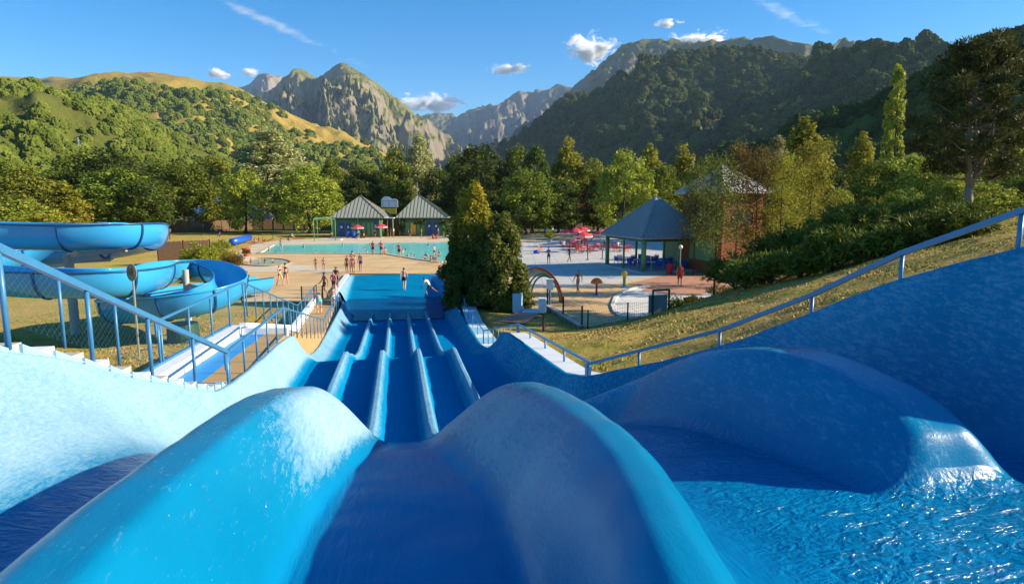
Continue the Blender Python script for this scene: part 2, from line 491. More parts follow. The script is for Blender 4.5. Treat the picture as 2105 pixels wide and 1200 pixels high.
M['leaf_juniper'] = leaf_mat('juniper_sprays', (0.049, 0.081, 0.013), (0.194, 0.212, 0.029), tr=0.15)
def blade_mat():
    q = N('grass_blades'); c = q.geo('Position'); isl = q.geo('Random Per Island')
    k = q.math('ADD', q.math('MULTIPLY', q.noise(c, 0.22, 6, 0.65), 0.6), q.math('MULTIPLY', q.noise(c, 1.6, 6, 0.7), 0.4))
    col = q.mix(q.maprange(k, 0.39, 0.54), q.mix(isl, (0.13, 0.15, 0.022), (0.32, 0.31, 0.06)), q.mix(isl, (0.26, 0.17, 0.05), (0.56, 0.40, 0.15)))
    q.set(Base_Color=col, Roughness=0.9, Specular_IOR_Level=0.1); return q.m
M['blades'] = blade_mat()
# ================================================================== THE BIG LANE SLIDE: numbers first
slide_floor = tab([(0, 2.02), (2, 2.08), (3, 2.14), (5, 2.32), (6.3, 2.50), (7.2, 2.74), (8.5, 3.3), (10.5, 4.25), (12, 4.55), (14, 4.70),
                   (18.5, 4.88), (20, 4.93), (21.2, 5.15), (24, 6.0), (27, 6.45), (30, 6.62), (36, 6.97), (40, 7.16), (46.5, 7.2)])
top_l_h = tab([(0, 0.60), (4, 0.75), (7.6, 1.63), (10, 2.65), (12.8, 3.57), (16, 3.85), (20.0, 4.12), (20.9, 4.25), (22.3, 4.9), (25, 5.8),
               (28, 6.15), (38, 6.25), (46.6, 6.3)])
top_l_w = tab([(0, 5.4), (4, 4.8), (7.6, 4.0), (10, 3.55), (12, 3.3), (20, 3.3), (40, 3.3), (44, 3.9), (46.6, 4.15)])
top_r_h = tab([(0, 1.98), (3.75, 2.05), (3.95, 0.08), (5.4, 0.45), (6.8, 0.97), (8, 1.58), (9.5, 2.36), (11, 3.05), (12, 3.45), (15, 3.75), (19.3, 4.1), (20.4, 4.25),
               (22, 4.9), (25, 5.8), (28, 6.15), (38, 6.25), (46.6, 6.2)])
top_r_w = tab([(0, 7.0), (4, 6.5), (6.2, 6.0), (8, 5.55), (10, 4.75), (11, 4.0), (12, 3.4), (13, 3.3), (40, 3.3), (44, 3.7), (46.6, 3.9)])
foot_l = tab([(0, 2.3), (5, 2.2), (7, 1.7), (9, 1.0), (11.3, 0.62), (40, 0.62), (43, 0.35), (46.6, 0.25)])      # wall run-out width
foot_r = tab([(0, 1.0), (5, 0.9), (8, 0.8), (11.3, 0.62), (40, 0.62), (43, 0.4), (46.6, 0.3)])
RIDGES = {   # centre, height, crest half-width, base half-width
    'A': (tab([(0, -1.9), (9, -1.8), (11.5, -1.65), (46, -1.65)]), tab([(0, 0), (9, 0), (11.5, 0.38), (19.5, 0.38), (21, 0.22), (24, 0.34), (40, 0.30), (42.2, 0.0), (46, 0)])),
    'B': (tab([(0, -1.40), (2.8, -1.27), (4, -1.17), (7, -1.02), (9, -0.8), (11, -0.55), (46, -0.55)]),
          tab([(0, 0.62), (2.5, 0.76), (4.5, 0.80), (6.8, 0.69), (8.3, 0.48), (9, 0.44), (11, 0.38), (19.5, 0.38), (21, 0.22), (24, 0.34), (40, 0.30), (42.2, 0.0), (46, 0)])),
    'C': (tab([(0, 0.95), (2.1, 1.06), (3.4, 1.24), (5, 1.30), (7, 1.30), (9, 0.85), (11, 0.55), (46, 0.55)]),
          tab([(0, 0.35), (1.4, 0.55), (2.4, 0.74), (3.6, 0.78), (5.5, 0.70), (6.9, 0.62), (8, 0.46), (9, 0.40), (11, 0.38), (19.5, 0.38), (21, 0.22), (24, 0.34), (40, 0.30), (42.2, 0.0), (46, 0)])),
    'D': (tab([(0, 4.3), (3.5, 4.25), (5.2, 4.1), (6.5, 3.92), (8.2, 3.65), (9.5, 2.7), (11.5, 1.65), (46, 1.65)]),
          tab([(0, 0), (3.95, 0), (4.25, 0.45), (4.8, 0.72), (6.2, 0.92), (8.0, 0.86), (9.5, 0.6), (11.5, 0.38), (19.5, 0.38), (21, 0.22), (24, 0.34), (40, 0.30), (42.2, 0.0), (46, 0)])),
}
crest_hw = {'A': tab([(0, .05), (46, .04)]), 'B': tab([(0, .10), (6, .10), (11, .05), (46, .04)]), 'C': tab([(0, .05), (6, .05), (11, .05), (46, .04)]),
            'D': tab([(0, .15), (7, .18), (11, .05), (46, .04)])}
base_hw = {'A': tab([(0, .22), (46, .18)]), 'B': tab([(0, .85), (3, .85), (5, .80), (7.2, .80), (10, .4), (11.5, .22), (46, .17)]),
           'C': tab([(0, .58), (3, .62), (5, .72), (7.2, .75), (10, .4), (11.5, .22), (46, .17)]),
           'D': tab([(0, .7), (5, .72), (8, .85), (10, .5), (11.5, .22), (46, .17)])}

inner_hw = {'B': tab([(0, .55), (2.5, .52), (4.2, .50), (5.6, .64), (7.0, .86), (7.6, .80), (10, .4), (11.5, .22), (46, .17)]),
            'C': tab([(0, .55), (2.5, .58), (4.2, .66), (5.6, .88), (7.0, 1.12), (7.6, 1.0), (10, .4), (11.5, .22), (46, .17)])}
def slide_height(s, w):
    """returns z, height above the lane floor, wet, wear for arrays s, w"""
    fl = slide_floor(s); z = np.zeros_like(w); wear = np.zeros_like(w)
    near = 1 - smooth((s - 7.5) / 3.0)
    for k, (c, r) in RIDGES.items():
        d = np.abs(w - c(s)); a = crest_hw[k](s); b = base_hw[k](s)
        if k in inner_hw: b = np.where((w - c(s)) * (1 if k == 'B' else -1) > 0, inner_hw[k](s), b)
        t = np.clip((d - a) / (b - a), 0, 1)
        prof = (1 - smooth(t)) * (1 - near * 0.0)
        soft = np.cos(t * math.pi / 2) ** 1.6            # fuller, dolphin-backed humps near the top
        p = near * soft + (1 - near) * prof
        z = np.maximum(z, r(s) * p)
        sgn = np.sign(w - c(s))
        if k == 'B': wk = near * (0.14 + 0.80 * smooth((s - 4.2) / 1.6) * (sgn > 0) * smooth(d / 0.3)) + (1 - near) * 0.62 * p
        elif k == 'C': wk = near * 0.43 * (sgn < 0) * smooth((s - 2.6) / 2) * smooth(d / 0.3) + near * 0.06 + (1 - near) * 0.62 * p
        elif k == 'D': wk = near * 0.24 * (sgn < 0) + (1 - near) * 0.62 * p
        else: wk = 0.62 * p
        wear = np.maximum(wear, wk * smooth(p * 3))
    h = fl
    # side walls
    tl = np.clip((-w - (top_l_w(s) - foot_l(s))) / foot_l(s), 0, 1)
    tr = np.clip((w - (top_r_w(s) - foot_r(s))) / foot_r(s), 0, 1)
    zl = (fl - top_l_h(s)) * tl ** 1.55; zr = (fl - top_r_h(s)) * tr ** 1.45
    z = np.maximum(z, np.maximum(zl, zr))
    wear = np.maximum(wear, smooth(tl * 2.2) * (0.84 - 0.20 * smooth((s - 21) / 4)))
    wear = np.maximum(wear, smooth(tr * 2.5) * 0.32)
    wet = 1 - smooth(z / 0.16)
    wet = np.clip(wet * (1 - 0.0 * near), 0, 1)
    return H(fl) + z, z, wet, wear

# ================================================================== GROUND
DECK_PX = [(500, 621), (490, 575), (478, 548), (484, 520), (520, 502), (570, 494), (680, 489), (680, 478), (930, 478), (930, 486), (1075, 490),
           (1085, 481), (1150, 478), (1290, 470), (1420, 500), (1580, 552), (1550, 596), (1490, 612), (1440, 632), (1300, 655), (1200, 674), (1128, 636),
           (1060, 641), (1000, 632), (935, 606), (893, 562.6), (716, 562.6), (694, 606), (672, 640), (640, 640), (640, 621)]
deck_xy = [tuple(on(x, y, 0)[:2]) for x, y in DECK_PX]
def in_poly(X, Y, poly):
    ins = np.zeros(X.shape, bool); n = len(poly)
    for i in range(n):
        x0, y0 = poly[i]; x1, y1 = poly[(i + 1) % n]
        c = ((y0 > Y) != (y1 > Y)) & (X < (x1 - x0) * (Y - y0) / (y1 - y0 + 1e-12) + x0)
        ins ^= c
    return ins

ctrl = []
def cs(s, w, h): ctrl.append(tuple(S(s, w, H(h))))
for s, h in ((0, 1.0), (4, 1.3), (7, 1.9), (9, 2.7), (11.5, 3.55), (14, 3.95), (20.5, 4.5), (25, 5.5), (32, 6.2), (42, 6.42)): cs(s, -6.2, h)
for s, h in ((5, 2.5), (10, 3.7), (15, 4.5), (20, 5.1), (28, 5.9), (38, 6.35)): cs(s, -10, h)
for s, h in ((8, 3.6), (15, 4.9), (25, 5.7), (35, 6.25)): cs(s, -18, h)
for s, h in ((8, 4.6), (25, 5.8), (40, 6.4), (60, 6.45), (85, 6.45)): cs(s, -32, h)
for s, h in ((5, 4.6), (40, 6.3), (90, 6.4)): cs(s, -60, h)
for s, h in ((60, 6.45), (80, 6.45), (100, 6.45)): cs(s, -18, h)
for s, w, h in ((12, 4.1, 3.75), (16, 4.1, 4.2), (19.5, 4.1, 4.55), (24, 4.2, 5.6), (30, 4.2, 6.15), (38, 4.4, 6.4), (10, 5.4, 2.75), (8, 6.1, 1.75), (6.2, 6.5, 0.8), (3.2, 7.3, 2.0), (0, 8, 2.0), (2, 10.5, 1.6), (-3, 9, 2.0), (4.6, 7.4, 0.9)): cs(s, w, h)
for p in (at(1180, 690, 22), at(1300, 668, 24), at(1480, 622, 27), at(1700, 560, 27), at(2000, 492, 23), at(2105, 482, 21), at(1650, 650, 14), at(1850, 583, 12),
          at(1480, 712, 13.5), at(1330, 735, 15), at(2250, 470, 16), at(1600, 553, 33), at(1750, 508, 33), at(1985, 456, 34), at(2200, 440, 34), at(1520, 585, 34)):
    ctrl.append(tuple(p))
for p in (on(1200, 690, 0.05), on(1330, 655, 0.05), on(1440, 622, 0.25), on(1120, 680, 0.03), on(1010, 650, 0), on(1470, 606, 0.45)): ctrl.append(tuple(p))
for x, y, z in ((30, 56, 0.6), (38, 50, 3.0), (50, 45, 5.5), (75, 50, 8), (40, 75, 1.0), (70, 90, 4), (60, 15, 8.5), (30, 5, 7.5), (60, 130, 2), (20, 110, 0), (0, 118, -.05), (-40, 118, -.05), (-70, 130, -.05)):
    ctrl.append((x, y, z))
for x, y in ((560, 560), (520, 510), (650, 500), (760, 550), (850, 510), (1000, 560), (1000, 600), (1100, 600), (1200, 640), (1250, 560), (1350, 600), (1400, 540), (1150, 500), (1250, 490)):
    ctrl.append(tuple(on(x, y, -0.08)))
ctrl = np.array(ctrl)
_d = np.linalg.norm(ctrl[:, None, :2] - ctrl[None, :, :2], axis=2)
_n = len(ctrl)
_A = np.zeros((_n + 3, _n + 3)); _A[:_n, :_n] = _d - np.eye(_n) * 0.15
_A[:_n, _n] = 1; _A[:_n, _n + 1:] = ctrl[:, :2]; _A[_n, :_n] = 1; _A[_n + 1:, :_n] = ctrl[:, :2].T
_w = np.linalg.solve(_A, np.concatenate([ctrl[:, 2], np.zeros(3)]))
def ground_z(X, Y, carve=True):
    X = np.asarray(X, float); Y = np.asarray(Y, float); sh = X.shape
    x = X.ravel(); y = Y.ravel(); z = np.empty(len(x))
    for i in range(0, len(x), 20000):
        d = np.hypot(x[i:i + 20000, None] - ctrl[None, :, 0], y[i:i + 20000, None] - ctrl[None, :, 1])
        z[i:i + 20000] = d @ _w[:_n] + _w[_n] + _w[_n + 1] * x[i:i + 20000] + _w[_n + 2] * y[i:i + 20000]
    z += (fbm(x * 0.4, y * 0.4, 5) * 0.10) * smooth((z + 0.0) / 0.8)
    f = smooth((y - 112) / 12); z = z * (1 - f) + (-0.06) * f
    if carve:
        ins = in_poly(x, y, deck_xy)
        z = np.where(ins, np.minimum(z, -0.08), z)
        s = x * AX[0] + y * AX[1]; w = x * NX[0] + y * NX[1]
        inside = (s > -3) & (s < 46.8) & (w > -top_l_w(s) - 0.1) & (w < top_r_w(s) + 0.05)
        z = np.where(inside, np.minimum(z, H(slide_floor(s)) - 0.7), z)
        ramp = (s >= 46.3) & (s < 57.2) & (w > -4.3) & (w < 4.1)
        z = np.where(ramp, np.minimum(z, H(7.2 - 0.8 * (s - 46.5) / 10.2) - 0.25), z)
        wl = (s > 3.5) & (s < 42.5) & (w < -3.2) & (w > -np.where(s < 13.4, top_l_w(s) + 2.0, 5.15))
        z = np.where(wl, np.minimum(z, H(top_l_h(s)) - 0.45 - 0.25 * (s > 20.5) * (s < 31)), z)
        wr = (s > 11.5) & (s < 43) & (w > 3.2) & (w < np.where(s < 20.4, top_r_w(s) + 0.7, 4.4))
        z = np.where(wr, np.minimum(z, H(top_r_h(s)) - 0.35 - 0.3 * (s > 20)), z)
        near = (s < 4) & (np.abs(w) < 7)
        z = np.where(near, np.minimum(z, 3.8), z)
    return z.reshape(sh)
gx = np.concatenate([np.arange(-90, -30, 1.5), np.arange(-30, 32, 0.3), np.arange(32, 96, 1.5)])
gy = np.concatenate([np.arange(-6, 60, 0.3), np.arange(60, 128, 1.2)])
GX, GY = np.meshgrid(gx, gy)
GZ = ground_z(GX, GY)
def grid_faces(nr, nc):
    i = np.arange(nr - 1)[:, None] * nc + np.arange(nc - 1)[None, :]
    return np.stack([i, i + 1, i + nc + 1, i + nc], -1).reshape(-1, 4)
me = np_mesh('lawn', np.stack([GX, GY, GZ], -1).reshape(-1, 3), grid_faces(*GX.shape), True)
lawn = tag(mesh_obj('lawn', me, M['lawn']), 'dry yellow green lawn around the pool and slides', 'lawn', kind='structure')
# valley floor to the horizon
def valley_mat():
    q = N('valley_meadow'); c = q.geo('Position')
    f = q.noise(c, 0.006, 6, 0.6); g = q.noise(c, 0.08, 5, 0.7)
    q.set(Base_Color=q.mix(g, q.ramp(f, [(0.35, (0.05, 0.075, 0.018)), (0.6, (0.13, 0.14, 0.035))]), (0.09, 0.10, 0.03)), Roughness=1.0, Specular_IOR_Level=0.1)
    return q.m
M['valley'] = valley_mat()
vx = np.concatenate([np.linspace(-9000, -400, 12), np.linspace(-300, 300, 13), np.linspace(400, 9000, 12)])
vy = np.concatenate([np.array([-400, -60, 60, 120, 200]), np.linspace(300, 12500, 24)])
VX, VY = np.meshgrid(vx, vy); VZ = np.full(VX.shape, -0.9)
tag(mesh_obj('valley_floor', np_mesh('valley_floor', np.stack([VX, VY, VZ], -1).reshape(-1, 3), grid_faces(*VX.shape)), M['valley']),
    'flat green valley floor stretching to the mountains', 'valley', kind='structure')

def sheet(name, pts, z, mat, label, cat, kind='structure'):
    o = poly_obj(name, [(p[0], p[1], z) for p in pts], [tuple(range(len(pts)))], mat)
    # make sure it faces up
    if o.data.polygons[0].normal.z < 0: o.data.flip_normals()
    return tag(o, label, cat, kind=kind)
sheet('pool_deck', deck_xy, 0.0, M['deck'], 'tan concrete deck around the swimming pool', 'pool deck')
PX = lambda L: [tuple(on(x, y, 0)[:2]) for x, y in L]
def ellipse_px(cx, cy_, rx, ry, n=40):
    return [(cx + rx * math.cos(2 * math.pi * k / n), cy_ + ry * math.sin(2 * math.pi * k / n)) for k in range(n)]
sheet('pool_surround', PX([(484, 524), (522, 503), (572, 495), (682, 490), (930, 488), (905, 500), (560, 505), (505, 526), (640, 548), (720, 556), (700, 560), (560, 558), (492, 560), (480, 545)]),
      0.004, M['deck_pale'], 'pale worn concrete strip round the swimming pool', 'pool surround')
sheet('plaza', PX([(1075, 497), (1200, 492), (1290, 474), (1410, 500), (1440, 545), (1335, 571), (1250, 584), (1150, 590), (1070, 586), (1050, 560)]), 0.004, M['plaza'],
      'grey concrete plaza in front of the snack pavilion', 'plaza')
sheet('splash_apron', PX([(1262, 628), (1268, 612), (1285, 599), (1320, 590), (1336, 589), (1316, 598), (1380, 606), (1436, 607), (1490, 594), (1500, 606), (1440, 631), (1310, 652), (1280, 652), (1266, 641)]), 0.008, M['apron'],
      'white concrete apron curving round the splash pad', 'apron')
sheet('brick_paving', PX([(1290, 583), (1340, 572), (1440, 548), (1580, 554), (1548, 594), (1490, 593), (1436, 606), (1380, 605), (1318, 597), (1338, 588.5)]), 0.006, M['brick'],
      'red brick paving before the wooden tower', 'paving')
# kerb along the splash apron
kerb = MB()
kp = [on(x, y, 0) for x, y in ((1280, 653), (1264, 641), (1259, 628), (1265, 612), (1283, 598.5), (1320, 589), (1336, 588.5))]
for a, b in zip(kp[:-1], kp[1:]): kerb.bar((a[0], a[1], 0.04), (b[0], b[1], 0.04), 0.22, 0.10)
tag(kerb.build('kerb', M['apron']), 'raised pale kerb curving between splash pad and apron', 'kerb', kind='structure')

# ---- swimming pool: recessed basin seen as water framed by a coping
pool_px = [(532, 521.5), (562, 503.5), (905, 498.5), (960, 498), (1010, 520), (905, 540), (860, 534), (790, 522)]
pool_xy = PX(pool_px)
sheet('swimming_pool_water', pool_xy, 0.010, M['pool_water'], 'turquoise water of the big swimming pool', 'pool water')
cop = MB()
for i in range(len(pool_xy)):
    a = pool_xy[i]; b = pool_xy[(i + 1) % len(pool_xy)]
    cop.bar((a[0], a[1], 0.05), (b[0], b[1], 0.05), 0.35, 0.11)
tag(cop.build('pool_coping', M['deck_pale']), 'pale raised coping round the turquoise pool', 'coping', kind='structure')
pad = PX(ellipse_px(545, 539.5, 53, 8))
sheet('paddling_pool_water', pad, 0.012, M['paddle_water'], 'shallow clear water in the round paddling pool', 'pool water')
cop = MB()
for i in range(len(pad)):
    a = pad[i]; b = pad[(i + 1) % len(pad)]
    cop.bar((a[0], a[1], 0.045), (b[0], b[1], 0.045), 0.2, 0.1)
tag(cop.build('paddling_pool_coping', M['tan']), 'low tan rim round the shallow paddling pool', 'coping', kind='structure')

# ================================================================== THE BIG LANE SLIDE: mesh
slide = empty('lane_slide', S(20, 0, 0))
tag(slide, 'big blue wavy slide with five lanes running down to the pool', 'water slide')
def child_of(o, root):
    o.parent = root; o.matrix_parent_inverse = Matrix.Translation(root.location).inverted(); return o
def set_attr(me, name, arr):
    a = me.attributes.new(name, 'FLOAT', 'POINT'); a.data.foreach_set('value', np.asarray(arr, np.float32).ravel())
sv = np.concatenate([np.arange(-0.6, 3.7, 0.05), np.arange(3.7, 4.0, 0.015), np.arange(4.0, 11, 0.05), np.arange(11, 22, 0.08), np.arange(22, 46.55, 0.16), [46.55]])
NC = 300
tt = np.linspace(0, 1, NC)
Sg = np.repeat(sv[:, None], NC, 1)
Wl = -top_l_w(sv)[:, None]; Wr = top_r_w(sv)[:, None]
Wg = Wl + (Wr - Wl) * tt[None, :]
Zg, Hg, wet, wear = slide_height(Sg, Wg)
Zg = Zg + fbm(Sg * 1.1, Wg * 1.1, 3) * 0.012 * (1 - smooth((Sg - 30) / 6))
# outer rim and skirt columns on both sides
def sidecols(sign, wtop, ztop):
    rim = 0.10
    c = [(wtop + sign * 0.02, ztop + 0.015), (wtop + sign * rim, ztop + 0.015), (wtop + sign * (rim + 0.02), ztop), (wtop + sign * (rim + 0.02), ztop - 1.6)]
    return [np.stack([sv * AX[0] + w * NX[0], sv * AX[1] + w * NX[1], z], -1) for w, z in c]
L = sidecols(-1, -top_l_w(sv), Zg[:, 0]); Rr = sidecols(1, top_r_w(sv), Zg[:, -1])
mid = np.stack([Sg * AX[0] + Wg * NX[0], Sg * AX[1] + Wg * NX[1], Zg], -1)
allv = np.concatenate([np.stack(L[::-1], 1), mid, np.stack(Rr, 1)], 1)
pad_l = np.zeros((len(sv), 4))
wet_a = np.concatenate([pad_l, wet, pad_l], 1); wear_a = np.concatenate([pad_l + 0.8, wear, pad_l + 0.15], 1)
me = np_mesh('chute', allv.reshape(-1, 3), grid_faces(len(sv), allv.shape[1]), True)
set_attr(me, 'wet', wet_a); set_attr(me, 'wear', wear_a)
_sa = np.repeat(sv[:, None], allv.shape[1], 1); _wa = np.concatenate([np.full((len(sv), 4), -6.0), Wg, np.full((len(sv), 4), 6.0)], 1)
set_attr(me, 'near', 1 - smooth((_sa - 8) / 3)); set_attr(me, 'cross', smooth((_wa - 1.9) / 0.8) * (1 - smooth((_sa - 8) / 2)) + 0.35 * smooth((-_wa - 1.6) / 0.6) * (1 - smooth((_sa - 7) / 2)))
child_of(mesh_obj('chute', me, M['slide']), slide)
# ---- end ramp that the landing pool runs out on
rs = np.linspace(46.5, 56.9, 60); rw = np.linspace(-4.15, 3.9, 60)
RS, RW0 = np.meshgrid(rs, rw, indexing='ij')
RW = np.where(RW0 > 0, RW0 * (1 - 0.14 * smooth((RS - 46.5) / 10)), RW0)
rz = H(7.2) + (0.012 - H(7.2)) * np.clip((RS - 46.5) / 10.2, 0, 1) ** 0.9
edgel = smooth((-RW - 3.55) / 0.55) ; edger = smooth((RW0 - 2.9) / 0.9)
rz = rz + (np.maximum(0.05, 0.85 - 0.8 * (RS - 46.5) / 10.2)) * np.maximum(edgel, edger)
v = np.stack([RS * AX[0] + RW * NX[0], RS * AX[1] + RW * NX[1], rz], -1)
me = np_mesh('end_ramp', v.reshape(-1, 3), grid_faces(60, 60), True); me.flip_normals()
set_attr(me, 'near', np.zeros_like(RS)); set_attr(me, 'cross', np.zeros_like(RS)); set_attr(me, 'wet', 0.25 * (1 - smooth((RS - 47) / 5))); set_attr(me, 'wear', 0.28 * np.ones_like(RS) * smooth(np.maximum(edgel, edger) * 3) + 0.12 + 0.5 * edgel)
child_of(mesh_obj('end_ramp', me, M['slide']), slide)
# white copings beside the landing basin
cw = MB()
def sbar(mb, pts, w, h):
    for a, b in zip(pts[:-1], pts[1:]): mb.bar(tuple(a), tuple(b), w, h)
sbar(cw, [S(41.5, -3.75, H(6.22)), S(44, -4.08, H(6.24)), S(46.6, -4.33, H(6.27)), S(51.5, -4.33, 0.10), S(57.0, -4.33, 0.06)], 0.34, 0.16)
child_of(cw.build('coping', M['white']), slide)
cw = MB()
sbar(cw, [S(46.6, 4.05, H(6.2)), S(51.5, 3.8, 0.2), S(57.0, 3.45, 0.06)], 0.25, 0.14)
child_of(cw.build('coping', M['sky_paint']), slide)
# ---- landing water
lw = []
ls = np.linspace(38.8, 46.45, 16)
pts = [S(s, -(top_l_w(s) - foot_l(s)) - 0.05 - 0.0 * s, 0)[:2] for s in ls] + [S(47.8, -3.7, 0)[:2], S(47.8, 3.2, 0)[:2]] + [S(s, top_r_w(s) - foot_r(s) + 0.05, 0)[:2] for s in ls[::-1]]
sheet('landing_water', pts, H(7.075), M['splash_water'], 'rippled blue water in the landing basin below the lanes', 'water')

# ================================================================== STAIRS, LANDINGS, RAILS BESIDE THE SLIDE
# upper stairs, left of the slide: from the top platform down to the blue-and-tan landing
stairs = empty('upper_staircase', S(7, -5, H(2)))
tag(stairs, 'white concrete stairs descending beside the bleached slide wall', 'staircase')
n = 20
for i in range(n):
    s0 = 4.0 + (13.4 - 4.0) * i / n; s1 = 4.0 + (13.4 - 4.0) * (i + 1) / n
    h = float(top_l_h(s0)) + 0.03
    m = MB()
    w0, w1 = -float(top_l_w(s0)) - 0.13, -float(top_l_w(s1)) - 0.13
    o0, o1 = w0 - 1.75, w1 - 1.75
    p = [S(s0, w0, 0), S(s1 + .04, w1, 0), S(s1 + .04, o1, 0), S(s0, o0, 0)]
    m.prism([(q[0], q[1]) for q in p], H(h) - 0.65, H(h) + 0.02)
    child_of(m.build('step', M['concrete'] if i % 2 else M['white']), stairs)
    # little triangular side cheek seen as a saw-tooth against the slide wall
    m = MB()
    a = S(s0, w0 + 0.03, H(h) - 0.1); b = S(s1, w1 + 0.03, H(h) - 0.1); c = S(s0, w0 + 0.03, H(h) + 0.16)
    a2, b2, c2 = (S(s0, w0 - 0.09, H(h) - 0.1), S(s1, w1 - 0.09, H(h) - 0.1), S(s0, w0 - 0.09, H(h) + 0.16))
    m.add([a, b, c, a2, b2, c2], [(0, 1, 2), (5, 4, 3), (0, 2, 5, 3), (2, 1, 4, 5), (1, 0, 3, 4)])
    child_of(m.build('cheek', M['sky_paint']), stairs)
m = MB()
sbar(m, [S(4, -6.75, H(0.72)), S(7.6, -5.95, H(1.62)), S(10, -5.5, H(2.62)), S(13.4, -5.2, H(3.66))], 0.16, 0.5)
child_of(m.build('outer_stringer', M['white']), stairs)

# landing between the two flights: tan walkway, blue strip, white outer wall
land = empty('landing_walkway', S(15, -4, H(3.6)))
tag(land, 'tan and blue landing walkway with white outer wall beside the slide', 'walkway')
LZ0, LZ1 = H(3.72), H(4.07)
def strip(name, w0, w1, mat, dz, th=0.3):
    v = []
    for s, z in ((13.4, LZ0), (20.6, LZ1)):
        for w in (w0, w1):
            v.append(S(s, w, z + dz)); v.append(S(s, w, z + dz - th))
    f = [(0, 2, 6, 4), (1, 5, 7, 3), (0, 4, 5, 1), (2, 3, 7, 6), (0, 1, 3, 2), (4, 6, 7, 5)]
    return child_of(poly_obj(name, v, f, mat), land)
strip('tan_floor', -4.10, -3.42, M['tan'], 0.0)
M['blue_floor'] = plain('blue_painted_floor', (0.02, 0.27, 0.66), 0.55, 0, 0.18, 2.5, 0.1)
strip('blue_floor', -4.72, -4.10, M['blue_floor'], 0.003)
strip('white_wall', -5.02, -4.72, M['white'], 0.30, 0.9)
m = MB(); m.bar(tuple(S(13.4, -5.06, LZ0 + 0.33)), tuple(S(20.6, -5.06, LZ1 + 0.33)), 0.10, 0.05)
child_of(m.build('wall_capping', M['rail']), land)
m = MB(); m.bar(tuple(S(20.7, -5.02, LZ1 + 0.08)), tuple(S(20.7, -3.42, LZ1 + 0.02)), 0.25, 0.26)
child_of(m.build('end_kerb', M['white']), land)

# lower flight, beside section two
low = empty('lower_staircase', S(25, -4, H(5)))
tag(low, 'tan steps with white side wall going down to the pool deck', 'staircase')
n = 12
for i in range(n):
    s0 = 20.9 + (30.5 - 20.9) * i / n; s1 = 20.9 + (30.5 - 20.9) * (i + 1) / n
    z = H(4.2 + (6.1 - 4.2) * (i + 0.5) / n)
    m = MB(); p = [S(s0, -3.45, 0), S(s1 + 0.03, -3.45, 0), S(s1 + 0.03, -4.7, 0), S(s0, -4.7, 0)]
    m.prism([(q[0], q[1]) for q in p], z - 1.3, z)
    child_of(m.build('step', M['tan']), low)
m = MB(); p = [S(30.5, -3.45, 0), S(42, -3.9, 0), S(42, -4.9, 0), S(30.5, -4.7, 0)]
m.prism([(q[0], q[1]) for q in p], -0.3, H(6.12)); child_of(m.build('path', M['tan']), low)
m = MB(); sbar(m, [S(20.9, -4.8, H(3.98)), S(30.5, -4.8, H(5.9)), S(42, -5.0, H(6.0))], 0.2, 0.45)
child_of(m.build('side_wall', M['white']), low)

# right-hand walkway: white panels along the slide wall
rwalk = empty('panel_walkway', S(15, 3.7, H(3.8)))
tag(rwalk, 'white panelled walkway along the shaded slide wall', 'walkway')
for i in range(7):
    s0 = 11.7 + (20.0 - 11.7) * i / 7; s1 = 11.7 + (20.0 - 11.7) * (i + 1) / 7 - 0.03
    v = []
    for s in (s0, s1):
        z = H(float(top_r_h(s))) - 0.01
        for w in (float(top_r_w(s)) + 0.14, float(top_r_w(s)) + 0.66): v += [S(s, w, z), S(s, w, z - 0.5)]
    child_of(poly_obj('panel', v, [(0, 4, 6, 2), (1, 3, 7, 5), (0, 1, 5, 4), (2, 6, 7, 3), (0, 2, 3, 1), (4, 5, 7, 6)], M['white']), rwalk)
m = MB()
v = []
rst = empty('right_steps', S(25, 3.7, H(5)))
tag(rst, 'pale blue steps on the shaded side of the lower lanes', 'steps')
n = 14
for i in range(n):
    s0 = 20.5 + (33 - 20.5) * i / n; s1 = 20.5 + (33 - 20.5) * (i + 1) / n
    z = min(H(float(top_r_h(s0))), H(float(top_r_h(s1)))) + 0.02
    m = MB(); p = [S(s0, 3.44, 0), S(s1, 3.44, 0), S(s1, 4.25, 0), S(s0, 4.25, 0)]
    m.prism([(q[0], q[1]) for q in p], z - 0.5, z)
    child_of(m.build('step', M['sky_paint'] if i % 3 else M['white']), rst)
m = MB(); p = [S(33, 3.44, 0), S(42.5, 3.9, 0), S(42.5, 4.7, 0), S(33, 4.25, 0)]
m.prism([(q[0], q[1]) for q in p], -0.3, H(6.2)); child_of(m.build('path', M['sky_paint']), rst)

